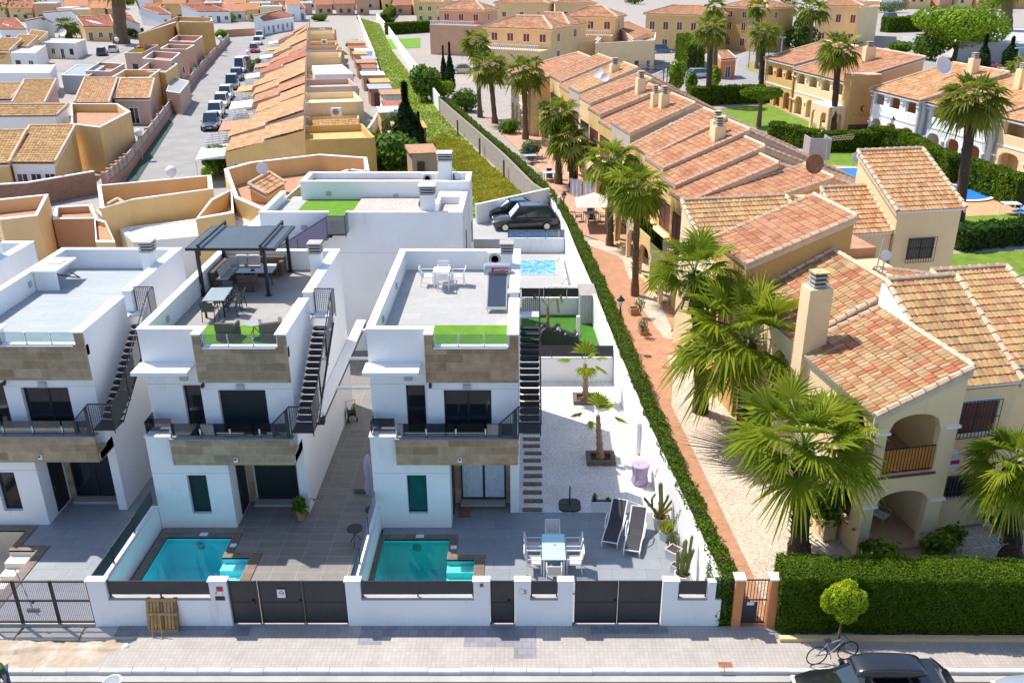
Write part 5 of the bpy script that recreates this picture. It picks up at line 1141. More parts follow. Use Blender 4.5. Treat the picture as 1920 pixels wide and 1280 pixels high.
# ================================================================ palms
def fan_palm(base, heart, R, label, nf=34, seg=16, mat='palm', group='fan palms', skirt=0, tr=.17, seed=1, lean=None, name='fan_palm', dark=False, boots=0, lowest=-55, dry=.12, flop=1.0):
 r_ = np.random.RandomState(seed); base = Vector(base); heart = Vector(heart)
 r = thing(name, label, 'palm tree', base, 0, group)
 h = heart-base
 mb = MB(); n = 12; pts = []; rs = []
 for i in range(n+1):
  t = i/n; pts.append((h.x*t**1.3+r_.normal(0, .01), h.y*t**1.3, h.z*t)); rs.append(tr*(1.45-.45*min(1, t*5))*(1+.12*(i % 2))*(1.1 if t > .9 else 1))
 mb.tube(pts, rs, 10, 'trunk_dark' if dark else 'trunk'); mb.obj('trunk', r)
 if boots:
  V = []
  for i in range(boots):
   t = r_.uniform(.02, 1); a = r_.uniform(0, 6.28); c = np.array([h.x*t, h.y*t, h.z*t]); o = np.array([math.cos(a), math.sin(a), 0]); s_ = np.array([-o[1], o[0], 0])*.06
   b = c+o*tr*.9; e = b+o*.16+np.array([0, 0, .16]); V += [b-s_, b+s_, e+s_*.5, e-s_*.5]
  npmesh('leaf_bases', np.array(V), np.arange(len(V)).reshape(-1, 4), ['trunk_dark' if dark else 'trunk'], r)
 V = []; UV = []; PV = []
 def frond(el, az, Rr, m, dryf=False, drop=1.0):
  d = np.array([math.cos(el)*math.cos(az), math.cos(el)*math.sin(az), math.sin(el)])
  Lp = Rr*r_.uniform(.42, .62); rb = Rr*r_.uniform(.44, .60)
  c0 = np.array(h); c = c0+d*Lp+np.array([0, 0, -.10*Lp*math.cos(el)]); m0 = c0+d*Lp*.5+np.array([0, 0, .02])
  e = d+np.array([0, 0, -.35*drop*max(.1, math.cos(el))]); e /= np.linalg.norm(e)
  s_ = np.cross(e, [0, 0, 1.0]); s_ /= (np.linalg.norm(s_)+1e-9); s_ = s_*math.cos(.3*r_.normal())+np.cross(s_, e)*math.sin(.3*r_.normal()); s_ /= np.linalg.norm(s_); nn = np.cross(s_, e)
  w_ = .028*Rr/2; sd = s_*w_
  PV.extend([c0-sd*1.4, c0+sd*1.4, m0+sd, m0-sd, m0-sd, m0+sd, c+sd*.7, c-sd*.7])
  u0 = r_.uniform(0, .75) if not dryf else 1.0
  dphi = rad(225)/seg; fold = r_.uniform(.05, .3)
  for k in range(seg):
   ph = -rad(112)+dphi*(k+.5)+r_.normal(0, .02); f = e*math.cos(ph)+s_*math.sin(ph)-nn*(-fold*abs(math.sin(ph))); f /= np.linalg.norm(f)
   rl = rb*(.72+.28*math.cos(ph*.8))*r_.uniform(.92, 1.08); wd = np.cross(f, nn); wd /= np.linalg.norm(wd); wm = rl*.5*math.tan(dphi/2)*1.1
   tilt = nn*wm*.5*(1 if k % 2 else -1)
   mid = c+f*rl*.5+np.array([0, 0, -.03*rl*drop]); tip = c+f*rl+np.array([0, 0, -.42*rl*drop*r_.uniform(.4, 1.5)])
   V.extend([c-wd*.008, c+wd*.008, mid+wd*wm+tilt, mid-wd*wm-tilt, mid-wd*wm-tilt, mid+wd*wm+tilt, tip+wd*.007, tip-wd*.007])
   u = min(1, max(0, u0+r_.normal(0, .06))); UV.extend([[u, r_.uniform()]]*8)
 for i in range(nf):
  q = (i+.5)/nf; el = math.asin(max(-1, min(1, math.sin(rad(lowest))+(1-math.sin(rad(lowest)))*(1-q)**.9)))
  frond(el+r_.normal(0, .06), i*2.39996+r_.normal(0, .15), R*(1 if q > .12 else .75), 0, r_.uniform() < dry*(1 if q > .6 else .2), drop=(.5+q*.9)*flop)
 V = np.array(V); npmesh('crown', V, np.arange(len(V)).reshape(-1, 4), [mat], r, np.array(UV))
 PV = np.array(PV); npmesh('leaf_stalks', PV, np.arange(len(PV)).reshape(-1, 4), ['stem_green'], r)
 if skirt:
  V = []; UV = []; PV2 = PV; keep = h.copy()
  Vs = []
  for i in range(skirt):
   t = r_.uniform(0, 1); a = r_.uniform(0, 6.28); z = h.z-t*min(1.6, h.z*.25)-.1; o = np.array([math.cos(a), math.sin(a), 0]); s_ = np.array([-o[1], o[0], 0])
   b = np.array([h.x, h.y, z])+o*tr; e = b+o*r_.uniform(.2, .5)+np.array([0, 0, -r_.uniform(.5, 1.0)])
   Vs += [b-s_*.05, b+s_*.05, e+s_*r_.uniform(.1, .22), e-s_*r_.uniform(.1, .22)]
  Vs = np.array(Vs); npmesh('dead_fronds', Vs, np.arange(len(Vs)).reshape(-1, 4), ['palm_dry'], r, np.repeat(r_.uniform(0, 1, (len(Vs)//4, 2)), 4, axis=0))
 return r
def palm_px(bu, bv, hu, hv, Rpx, label, **k):
 b = at(bu, bv, 0); hh = up(hu, hv, b.y); d = ray(hu, hv); Rm = Rpx/FPX*(b.y/d[1])*1.0
 return fan_palm(b, hh, Rm*1.05, label, **k)
G1 = 'fan palms along the brick path'
palm_px(1497, 1040, 1508, 834, 150, 'broad fan palm with a thick dark trunk nearest the street hedge', nf=30, seg=34, seed=11, dark=True, tr=.3, boots=160, group=G1, lowest=-14, dry=0, flop=.7)
palm_px(1392, 822, 1404, 636, 152, 'broad fan palm in front of the square roof chimney, second from the street', nf=34, seg=32, seed=12, lowest=-26, flop=.8, tr=.3, boots=80, group=G1, dry=.05, dark=True)
palm_px(1313, 772, 1302, 510, 92, 'fan palm over the gravel bed, third from the street', nf=24, seg=30, seed=13, lowest=-16, flop=.7, tr=.28, boots=80, skirt=12, group=G1, dark=True)
palm_px(1190, 555, 1195, 352, 66, 'tall slim fan palm beside the red-tiled end wall, in front of the washing', nf=34, seg=22, seed=14, tr=.2, boots=60, group=G1)
palm_px(1143, 460, 1146, 300, 60, 'fan palm with a scruffy crown standing beside the beige parasol', nf=32, seg=22, seed=15, tr=.22, boots=40, skirt=20, group=G1)
palm_px(1076, 352, 1065, 262, 48, 'short dense fan palm, left of the hanging washing', nf=32, seg=14, seed=16, tr=.35, group=G1, mat='palm_far', dark=True)
palm_px(1047, 345, 1047, 215, 48, 'fan palm behind the short dense palm near the clothes line', nf=32, seg=14, seed=17, tr=.3, group=G1, mat='palm_far')
palm_px(985, 262, 983, 132, 42, 'tall fan palm on the right of the far cluster of three', nf=30, seg=12, seed=18, tr=.3, group=G1, mat='palm_far', skirt=20)
palm_px(928, 232, 917, 124, 42, 'tall fan palm in the middle of the far cluster of three', nf=30, seg=12, seed=19, tr=.3, group=G1, mat='palm_far', skirt=20)
palm_px(900, 220, 893, 80, 34, 'tallest fan palm on the left of the far cluster of three', nf=30, seg=12, seed=20, tr=.28, group=G1, mat='palm_far', skirt=16)
G2 = 'tall fan palms among the terracotta houses'
palm_px(1795, 414, 1825, 185, 70, 'tall leaning fan palm with a dark trunk beside the small round pool', nf=40, seg=16, seed=21, tr=.38, dark=True, group=G2, skirt=40, mat='palm_far', boots=60)
palm_px(1560, 250, 1573, 92, 46, 'tall leaning fan palm in front of the apartments with the moon emblem', nf=34, seg=14, seed=22, tr=.36, dark=True, group=G2, skirt=30, mat='palm_far')
palm_px(1425, 190, 1432, 62, 34, 'tall fan palm behind the flat-topped tree on the lawn', nf=30, seg=12, seed=23, tr=.38, dark=True, group=G2, skirt=20, mat='palm_far')
palm_px(1327, 196, 1333, 55, 38, 'tall fan palm left of the small terracotta gatehouse', nf=30, seg=12, seed=24, tr=.4, dark=True, group=G2, skirt=20, mat='palm_far')
palm_px(1340, 160, 1340, 14, 24, 'far fan palm cut by the top edge, above the gatehouse palm', nf=24, seg=10, seed=25, tr=.4, group=G2, mat='palm_far')
palm_px(1420, 130, 1420, 14, 24, 'far fan palm cut by the top edge, before the yellow apartments', nf=24, seg=10, seed=26, tr=.4, group=G2, mat='palm_far')
palm_px(1472, 90, 1476, 10, 24, 'far fan palm at the top edge with a bare thin trunk', nf=24, seg=10, seed=27, tr=.4, group=G2, mat='palm_far')
palm_px(1518, 98, 1522, 18, 34, 'far fan palm standing before the arched apartment window', nf=28, seg=12, seed=28, tr=.5, group=G2, mat='palm_far', skirt=14)
palm_px(1930, 250, 1925, 125, 36, 'fan palm half cut by the right edge near the antenna', nf=28, seg=12, seed=29, tr=.4, group=G2, mat='palm_far')
palm_px(1893, 1055, 1900, 870, 98, 'fan palm at the right edge beside the folding clothes airer', nf=32, seg=32, seed=30, tr=.3, dark=True, boots=60, group=G1, dry=0)
palm_px(1888, 90, 1884, -30, 40, 'large palm with a hanging dead skirt at the top right', nf=30, seg=10, seed=31, tr=1.1, group=G2, mat='palm_far', skirt=120)
palm_px(228, 82, 220, -40, 46, 'large palm with a thick shaggy brown trunk at the top left', nf=30, seg=10, seed=32, tr=1.5, group=None, mat='palm_far', skirt=160)
palm_px(130, 72, 126, 48, 24, 'low green palm in front of the red roofs at the top left', nf=30, seg=10, seed=33, tr=.8, group=None, mat='palm_far')
palm_px(700, 300, 706, 272, 34, 'low bushy palm beside the tall dark cypress', nf=30, seg=12, seed=34, tr=.3, group=None, mat='palm_far')
# young palms in the gravel yard
def young(u, v, hu, hv, fr, label, seed, bx=True):
 b = at(u, v, .1); r_ = np.random.RandomState(seed); hh = up(hu, hv, b.y); h = hh-b
 r = thing('young_palm', label, 'palm tree', b, 0, 'young palms in timber frames')
 mb = MB(); n = 14; mb.tube([(h.x*t/n, h.y*t/n, h.z*t/n) for t in range(n+1)], [.13*(1.2-.6*t/n)*(1+.25*(t % 2)) for t in range(n+1)], 9, 'trunk_light'); mb.obj('trunk', r)
 V = []; UV = []; PV = []
 for (az, el, L, rb) in fr:
  d = np.array([math.cos(el)*math.cos(az), math.cos(el)*math.sin(az), math.sin(el)]); c0 = np.array(h); c = c0+d*L; w_ = .014
  e = d+np.array([0, 0, -.25]); e /= np.linalg.norm(e); s_ = np.cross(e, [0, .3, 1]); s_ /= np.linalg.norm(s_); nn = np.cross(s_, e)
  PV += [c0-s_*w_, c0+s_*w_, c+s_*w_, c-s_*w_]; seg = 18; dphi = rad(170)/seg
  u0 = r_.uniform(0, .8)
  for k in range(seg):
   ph = -rad(85)+dphi*(k+.5); f = e*math.cos(ph)+s_*math.sin(ph); rl = rb*r_.uniform(.85, 1.1); wd = np.cross(f, nn); wm = rl*.6*math.tan(dphi/2)*1.15; tl = nn*wm*.6*(1 if k % 2 else -1)
   mid = c+f*rl*.6; tip = c+f*rl+np.array([0, 0, -.12*rl])
   V += [c, c+wd*.004, mid+wd*wm+tl, mid-wd*wm-tl, mid-wd*wm-tl, mid+wd*wm+tl, tip+wd*.004, tip-wd*.004]; UV += [[min(1, max(0, u0+r_.normal(0, .08))), .5]]*8
 V = np.array(V); npmesh('crown', V, np.arange(len(V)).reshape(-1, 4), ['palm_young'], r, np.array(UV)); PV = np.array(PV); npmesh('leaf_stalks', PV, np.arange(len(PV)).reshape(-1, 4), ['stem_green'], r)
 if bx:
  t = thing('timber_planter', 'square timber frame round the foot of the '+('farther' if v < 800 else 'nearer')+' young palm', 'planter', b, 0, 'timber frames round the young palms')
  for q in ((-.62, .62, -.5, -.3), (-.62, .62, .3, .5), (-.62, -.42, -.295, .295), (.42, .62, -.295, .295)):
   mb = MB(); mb.bbox(q[0], q[1], q[2], q[3], 0, .2, 'sleeper', .015); mb.obj('sleeper', t)
  mb = MB(); mb.box(-.42, .42, -.3, .3, 0, .08, 'soil'); mb.obj('soil', t)
 return r
young(1098, 750, 1097, 682, [(1.5, 1.25, .5, .75), (math.pi-.1, .25, .7, .75), (.1, .4, .6, .6), (-.2, -.2, .5, .75), (-1.9, -.45, .25, .5), (-1.2, -.5, .25, .6), (.5, .9, .3, .5)], 'young palm with yellow-green fans in the gravel, farther from the street', 1)
young(1126, 862, 1121, 778, [(1.4, 1.2, .45, .7), (.3, .7, .4, .6), (math.pi-.1, .05, .65, .55), (-.1, -.1, .7, .65), (-2.4, -.6, .35, .45), (1.0, 1.0, .3, .5)], 'young palm with yellow-green fans in the gravel, nearer to the street', 2)
b = at(1027, 621, .1); r = thing('dead_palm', 'small dying palm with drooping brown fronds on the turf yard', 'palm tree', b)
mb = MB(); mb.tube([(.02*math.sin(i), 0, 1.5*i/12) for i in range(13)], [.1*(1.2-.5*i/12)*(1+.25*(i % 2)) for i in range(13)], 8, 'trunk_light'); mb.obj('trunk', r)
V = []
for k, (dx, dz, dr) in enumerate(((.05, .8, .0), (.5, .6, .9), (.7, .75, .5), (-.8, .6, .2), (-.85, .75, .1))):
 p0 = np.array([0, 0, 1.5]); p1 = np.array([dx*.5, .1*k-.2, 1.5+dz*.8]); p2 = np.array([dx, .1*k-.2, 1.5+dz]); p3 = p2+np.array([.12, 0, -dr]); s_ = np.array([.03, .02, 0])
 for a, c_, w_ in ((p0, p1, .6), (p1, p2, .5), (p2, p3, 2.2 if dr else 0.5)): V += [a-s_*w_, a+s_*w_, c_+s_*w_, c_-s_*w_]
V = np.array(V); npmesh('dead_fronds', V, np.arange(len(V)).reshape(-1, 4), ['palm_dry'], r, np.repeat(np.random.RandomState(1).uniform(0, 1, (len(V)//4, 2)), 4, axis=0))
# ================================================================ hedges
def offset_poly(pts, a, b):
 n = len(pts); A = []; Bq = []
 for i, p in enumerate(pts):
  q = Vector(pts[max(i-1, 0)][:2]+(0,)); w_ = Vector(pts[min(i+1, n-1)][:2]+(0,)); d = (w_-q).normalized(); nn = Vector((d.y, -d.x, 0))
  A.append((p[0]+nn.x*a, p[1]+nn.y*a)); Bq.append((p[0]+nn.x*b, p[1]+nn.y*b))
 return A, Bq
def hedge(pts, w0, w1, h, label, mat='hedge', dens=220, size=.09, z0=.0, group=None, seed=1, inner='hedge_dark', wav=.07, hs=None, name='hedge'):
 # clipped hedge: a dark inner body and a coat of small leaves over top and sides
 pts = [tuple(p)[:2] for p in pts]; A, Bq = offset_poly(pts, w0, w1); c = Vector((pts[0][0], pts[0][1], 0))
 r = thing(name, label, 'hedge', c, 0, group); r_ = np.random.RandomState(seed)
 hs = hs or [h]*len(pts)
 mb = MB()
 A2, B2 = offset_poly(pts, w0+.14, w1-.14)
 for i in range(len(pts)-1): mb.prism([A2[i], B2[i], B2[i+1], A2[i+1]], z0, [hs[i]-.2, hs[i]-.2, hs[i+1]-.2, hs[i+1]-.2], 'branch_dark')
 mb.obj('branches', r, world=True)
 P = []; Nn = []
 for i in range(len(pts)-1):
  a0, a1, b0, b1 = [np.array((*q, 0.)) for q in (A[i], A[i+1], Bq[i], Bq[i+1])]; L = np.linalg.norm(a1-a0); wd = np.linalg.norm(b0-a0); dirn = (a1-a0)/max(L, 1e-6); nb = (b0-a0)/max(wd, 1e-6); ph = i*3.1
  def bump_(s_, z): return wav*(np.sin(s_*2.1+ph)+.6*np.sin(s_*5.3+z*3)+.4*np.sin(z*7+s_*9))
  m = int(L*wd*dens)+1; s_ = r_.uniform(0, 1, m); t = r_.uniform(0, 1, m); hh = hs[i]*(1-s_)+hs[i+1]*s_
  q = a0+(a1-a0)*s_[:, None]+(b0-a0)*t[:, None]*1.0; q[:, 2] = hh+bump_(s_*L, t)-.16*abs(t*2-1)**3; P.append(q); Nn.append(np.tile([0, 0, 1.], (m, 1)))
  for sgn, e0, e1 in ((-1, a0, a1), (1, b0, b1)):
   m = int(L*(hs[i]-z0)*dens)+1; s_ = r_.uniform(0, 1, m); z = r_.uniform(0, 1, m); hh = hs[i]*(1-s_)+hs[i+1]*s_
   q = e0+(e1-e0)*s_[:, None]+nb*(sgn*bump_(s_*L, z*hs[i]))[:, None]; q[:, 2] = z0+z*(hh-z0); P.append(q); Nn.append(np.tile(nb*sgn, (m, 1)))
  for e, sg in ((0, -1), (1, 1)):
   if (i == 0 and e == 0) or (i == len(pts)-2 and e == 1):
    p_, q_ = (a0, b0) if e == 0 else (a1, b1); m = int(wd*(hs[i]-z0)*dens)+1; s_ = r_.uniform(0, 1, m); z = r_.uniform(0, 1, m)
    q = p_+(q_-p_)*s_[:, None]+dirn*sg*(bump_(s_*wd, z))[:, None]; q[:, 2] = z0+z*(hs[i]-z0); P.append(q); Nn.append(np.tile(dirn*sg, (m, 1)))
 P = np.vstack(P); Nn = np.vstack(Nn); kp = (np.sin(P[:, 0]*3.1+P[:, 2]*4)*np.sin(P[:, 1]*2.3+P[:, 2]*3)+r_.normal(0, .35, len(P))) > -1.15; P, Nn = [P[kp]], [Nn[kp]]
 leaves('leaves', np.vstack(P)+r_.normal(0, .02, (sum(map(len, P)), 3)), np.vstack(Nn), size, mat, r, seed, 1.8, .75)
 return r
HP = [(6.38, 22.95), (6.2, 25.5), (5.75, 30), (5.35, 35), (4.98, 40.9), (4.5, 49), (3.85, 57.5), (3.35, 63.2), (2.6, 70), (1.3, 77), (-1.2, 88), (-5.2, 103), (-10.6, 125)]
hedge(HP, -.32, .34, 2.0, 'long narrow clipped hedge running back between the white wall and the brick path', dens=420, size=.06, hs=[1.95, 2.0, 2.0, 2.05, 2.1, 2.1, 2.1, 2.1, 2.0, 2.0, 2.0, 2.0, 2.0], seed=5)
hedge([(8.05, 22.55), (11.5, 22.45), (16, 22.3), (22.5, 22.2)], -1.15, .0, 2.35, 'tall thick clipped hedge along the pavement on the right', dens=1900, size=.037, z0=.12, seed=6, wav=.05)
mb = MB(); mb.box(8.0, 40, 22.12, 22.3, 0, .24, 'cream'); single(mb, 'hedge_plinth', 'low beige plinth under the tall pavement hedge', 'wall', loc=(12, 22.4, 0))
# gate between orange pillars
r = thing('garden_gate', 'black barred gate between two orange pillars at the brick path', 'gate', (7.35, 22.95, 0))
for x in (6.74, 7.86): mb = MB(); mb.bbox(x-.14, x+.14, 22.78, 23.1, 0, 1.98, 'orange_pillar', .01); mb.bbox(x-.18, x+.18, 22.74, 23.14, 1.982, 2.05, 'cap', .01); mb.obj('gate_pillar', r, world=True)
mb = MB()
for i in range(8): x = 6.93+i*.103; mb.box(x, x+.018, 22.92, 22.94, .2, 1.9, 'black_metal')
for z in (.2, 1.1, 1.88): mb.box(6.9, 7.7, 22.915, 22.945, z, z+.035, 'black_metal')
mb.obj('bars', r, world=True)
mb = MB(); mb.box(6.93, 7.4, 22.9, 22.912, .25, 1.05, 'screen'); mb.obj('mesh_panel', r, world=True); mb = MB(); mb.box(7.05, 7.28, 22.89, 22.898, .93, 1.05, 'plastic_white'); mb.obj('sign', r, world=True)
# ground on the right: brick path, gravel, paving
path = [(6.0, 22.86), (7.95, 22.86), (7.95, 25.5), (7.25, 35.4), (6.95, 38.6), (6.9, 46.5)]
gl = [(5.8, 22.9), (40, 22.9), (40, 60), (-30, 150), (-14, 130), (0.9, 74), (3.2, 57)]
slab('gravel_bed', [(5.2, 22.95), (30, 22.95), (26, 48), (5.5, 66), (3.0, 66)], .02, 'gravel_beige', thick=.04)
slab('brick_path', [(5.9, 22.86), (7.97, 22.86), (7.97, 25.5), (7.24, 35.4), (7.0, 38.6), (7.6, 42), (7.9, 52), (8.6, 53), (8.3, 58), (6.6, 62), (3.6, 66), (4.6, 45)], .045, 'brickpath', thick=.05)
slab('brick_path', [(6.9, 44.5), (9.6, 44.5), (9.4, 52.8), (6.7, 52.8)], .05, 'brickpath', thick=.05)
slab('patio', [at(1090, 440), at(1180, 470), at(1215, 500), at(1250, 470), at(1180, 380), at(1040, 270), at(930, 225), at(880, 205), at(915, 225), at(1010, 320)], .05, 'pinkpave', thick=.05)
slab('gravel_bed', [at(1165, 482), at(1245, 480), at(1250, 515), at(1180, 525)], .056, 'gravel_beige', thick=.01)
slab('gravel_bed', [at(1190, 560), at(1225, 545), at(1270, 640), at(1245, 635), at(1212, 590)], .058, 'gravel_beige', thick=.01)
# weedy strip and its block wall
slab('field', [(-14.5, 52.2), (-3.2, 52.2), (-3.2, 64.0), (-4.0, 67.2), (1.5, 72.2), at(985, 372), at(900, 290), at(833, 222), at(780, 155), at(735, 95), at(712, 45), at(668, 32), at(700, 100), at(722, 190), at(712, 230), at(690, 260), at(650, 330)], .01, 'field', thick=.03)
r = thing('boundary_wall', 'rough beige block wall with dark posts beside the weedy strip', 'wall', (0, 90, 0))
GW = [(1.9, 72.3), (.4, 76.5), (-2.3, 88.5), (-6.4, 104.5), (-12.0, 126)]
ribbon(GW, (0, .2), 0, 2.0, 'blockwall', 'wall', r)
for (u, v) in ((990, 366), (943, 336), (898, 292), (857, 255)): p = at(u, v, 0); q = MB(); q.cbox(p.x+.1, p.y, 0, .18, .18, 1.9, 'pallet_dark'); q.obj('post', r, world=True)
r = thing('boundary_wall', 'far white garden wall with a rail beside the narrow end of the weedy strip', 'wall', (-20, 170, 0))
ribbon([(-12.4, 128), at(760, 115), at(728, 65), at(706, 38)], (0, .25), 0, 2.2, 'cap', 'wall', r)
r_ = np.random.RandomState(9)
def grass_stuff(poly, n, hmin, hmax, mat, label, seed, wd=.03, name='weeds'):
 r_ = np.random.RandomState(seed); px = np.array([p[0] for p in poly]); py = np.array([p[1] for p in poly]); P = []
 def inside(x, y):
  c = False; j = len(px)-1
  for i in range(len(px)):
   if ((py[i] > y) != (py[j] > y)) and (x < (px[j]-px[i])*(y-py[i])/(py[j]-py[i])+px[i]): c = not c
   j = i
  return c
 k = 0
 while len(P) < n and k < n*12:
  k += 1; y = py.min()+(py.max()-py.min())*r_.uniform()**1.6; x = r_.uniform(px.min(), px.max())
  if inside(x, y): P.append((x, y))
 P = np.array(P); m = len(P); cl = .5+.5*np.sin(P[:, 0]*.9+2*np.sin(P[:, 1]*.5))*np.sin(P[:, 1]*.7+P[:, 0]*.3)
 a = r_.uniform(0, 6.28, m); hh = (hmin+(hmax-hmin)*r_.uniform(0, 1, m)*cl)*(1-(P[:, 1]-50)/500); s_ = np.stack([-np.sin(a), np.cos(a), 0*a], 1)*(wd*(1+(P[:, 1]-50)/140))[:, None]
 b = np.stack([P[:, 0], P[:, 1], 0*a], 1); t = b+np.stack([np.cos(a)*hh*.4, np.sin(a)*hh*.4, hh], 1)
 V = np.stack([b-s_, b+s_, t+s_*.6, t-s_*.6], 1).reshape(-1, 3); uv = np.repeat(np.stack([np.clip(cl*.6+r_.normal(.2, .2, m), 0, 1), a], 1), 4, axis=0)
 o = npmesh(name, V, np.arange(m*4).reshape(-1, 4), [mat], None, uv); o['kind'] = 'stuff'; tag(o, label, 'weeds'); return o
fl = [tuple(p)[:2] for p in [(-14.5, 52.2), (-3.2, 52.2), (-3.2, 64.0), (-4.4, 68), (1.2, 72.6), at(983, 372), at(900, 290), at(833, 222), at(780, 155), at(735, 95), at(712, 45), at(668, 32), at(700, 100), at(722, 190), at(712, 230), at(690, 260), at(650, 330)]]
grass_stuff(fl, 38000, .06, .32, 'weed', 'rough green weeds covering the narrow strip behind the white houses', 3, .07)
fy = [tuple(p)[:2] for p in [at(870, 330), at(905, 400), at(985, 370), at(930, 320), at(880, 275), at(830, 250), at(800, 270), at(830, 300)]]
grass_stuff(fy, 14000, .12, .45, 'weed_yellow', 'yellow flowering weeds at the near end of the strip', 4, .07)
# ================================================================ other trees and shrubs
def blob_tree(base, lobes, n, size, mat, label, cat='tree', trunk=None, name='tree', group=None, seed=1, bark='bark'):
 # crown of leaf clumps spread through several uneven lobes: (x,y,z,rx,ry,rz) above the base
 base = Vector(base); r = thing(name, label, cat, base, 0, group); r_ = np.random.RandomState(seed)
 vol = np.array([l[3]*l[4]*l[5] for l in lobes])**.7; vol /= vol.sum(); P = []; Nn = []
 for l, vq in zip(lobes, vol):
  m = int(n*vq)+8; d = r_.normal(0, 1, (m, 3)); d /= np.linalg.norm(d, axis=1)[:, None]
  k = 9; cl = r_.normal(0, 1, (k, 3)); cl /= np.linalg.norm(cl, axis=1)[:, None]; dens = np.max(d @ cl.T, axis=1)
  rr = (.68+.32*r_.uniform(0, 1, m)**.5)*(.80+.28*dens); q = d*np.array(l[3:6])*rr[:, None]+np.array(l[:3]); P.append(q); Nn.append(d)
 P = np.vstack(P); Nn = np.vstack(Nn)
 if trunk:
  h, tr = trunk; mb = MB(); mb.tube([(0, 0, 0), (.03, .02, h*.5), (0, 0, h)], [tr*1.3, tr, tr*.7], 8, bark)
  mb.obj('trunk', r); mb = MB()
  for l in lobes[:7]: mb.tube([(0, 0, h*.75), (l[0]*.5, l[1]*.5, (h+l[2])*.5), tuple(l[:3])], [tr*.55, tr*.4, tr*.15], 6, bark)
  mb.obj('limbs', r)
 leaves('crown', P+np.array(base), Nn, size, mat, r, seed, 1.5, 1.0)
 return r
def shrub_px(u, v, wpx, hpx, mat, label, n=700, z=0.0, cat='shrub', name='shrub', seed=1, size=None, trunk=None, group=None, flat=1.0):
 b = at(u, v, z); sc = (b.y/ray(u, v)[1])/FPX; w_ = wpx*sc/2; h_ = hpx*sc
 r_ = random.Random(seed); lobes = [(0, 0, h_*.5, w_*.8, w_*.8*flat, h_*.5)]
 for k in range(5): a = k*1.257+r_.random(); lobes.append((math.cos(a)*w_*.5, math.sin(a)*w_*.5*flat, h_*r_.uniform(.35, .75), w_*.5, w_*.5, h_*.3))
 if trunk: lobes = [(x, y, z_*(1-trunk)+h_*trunk, a, b_, c*(1-trunk)) for x, y, z_, a, b_, c in lobes]
 return blob_tree(b, lobes, n, size or w_*.16, mat, label, cat, (h_*(trunk or .25), max(.04, w_*.07)), name, group, seed)
def cypress(u, v, wpx, hpx, label, seed, group='dark cypresses'):
 b = at(u, v, 0); sc = (b.y/ray(u, v)[1])/FPX; w_ = wpx*sc/2; h_ = hpx*sc*1.12; r_ = np.random.RandomState(seed)
 r = thing('cypress', label, 'tree', b, 0, group); mb = MB(); mb.tube([(0, 0, 0), (0, 0, h_*.9)], [.12, .03], 6, 'bark'); mb.obj('trunk', r)
 n = 3600; t = r_.uniform(0, 1, n)**.8; a = r_.uniform(0, 6.28, n); rr = w_*np.sin(np.clip(t*1.15+.12, 0, 1)*math.pi)**.6*(1-t*.55)*r_.uniform(.7, 1.08, n)*(1+.16*np.sin(a*3+t*14))
 P = np.stack([np.cos(a)*rr, np.sin(a)*rr, t*h_*1.0+.15], 1); Nn = np.stack([np.cos(a), np.sin(a), 0*a+.4], 1)
 leaves('crown', P+np.array(b), Nn, w_*.22, 'cypress', r, seed, 2.0, .6); return r
# street tree with lime crown
b = at(1568, 1215, .12)
blob_tree(b, [(0, 0, 1.95, .56, .5, .48), (-.38, 0, 1.8, .34, .32, .34), (.4, .05, 1.75, .34, .32, .34), (0, -.25, 1.6, .36, .3, .32), (.1, .1, 2.3, .25, .25, .25), (-.2, -.2, 2.25, .22, .2, .2), (.45, 0, 2.05, .2, .2, .18), (-.5, 0, 2.05, .18, .2, .2)], 6500, .055, 'leaf_lime', 'small lime-green street tree with a round crown in front of the tall hedge', trunk=(1.4, .045), name='street_tree', seed=3)
cypress(833, 170, 16, 70, 'dark cypress by the block wall, left of the pair', 1); cypress(845, 176, 20, 80, 'dark cypress by the block wall, right of the pair', 2)
cypress(765, 300, 56, 122, 'tall dark double cypress behind the low bushy palm', 3)
cypress(787, 282, 24, 60, 'lower dark cypress leaning on the tall double one', 4)
shrub_px(800, 190, 60, 62, 'leaf_mid', 'dense mid-green tree where the white wall meets the block wall', 1600, seed=5, cat='tree', name='tree')
shrub_px(832, 186, 44, 34, 'leaf_bright', 'bright green bush at the foot of the cypress pair', 900, seed=6)
shrub_px(873, 208, 52, 42, 'leaf_mid', 'rounded green tree beside the patio palms', 1200, seed=7, cat='tree', name='tree')
shrub_px(733, 262, 40, 52, 'leaf_olive', 'grey-green olive tree left of the tall dark cypress', 900, seed=8, cat='tree', name='olive_tree')
shrub_px(738, 312, 110, 60, 'leaf_mid', 'dark green undergrowth in front of the tall cypress', 1200, seed=9); shrub_px(688, 292, 40, 30, 'leaf_bright', 'light green bush beside the wooden stair', 600, seed=10)
shrub_px(412, 325, 62, 55, 'leaf_mid', 'large clipped green bush at the near end of the street', 1800, seed=11); shrub_px(433, 312, 30, 34, 'leaf_bright', 'bright hedge bush beside the large clipped one', 600, seed=12)
shrub_px(228, 292, 54, 40, 'leaf_bright', 'round bright green bush in the corner garden by the street wall', 1400, seed=13)
shrub_px(994, 296, 42, 32, 'leaf_olive', 'round grey-green olive bush on the patio', 900, seed=14, name='olive_bush'); shrub_px(955, 250, 44, 26, 'leaf_mid', 'low dark green hedge bush on the patio beyond the olive', 800, seed=15)
shrub_px(704, 172, 26, 20, 'magenta', 'bright magenta bougainvillea beside the weedy strip', 600, seed=16)
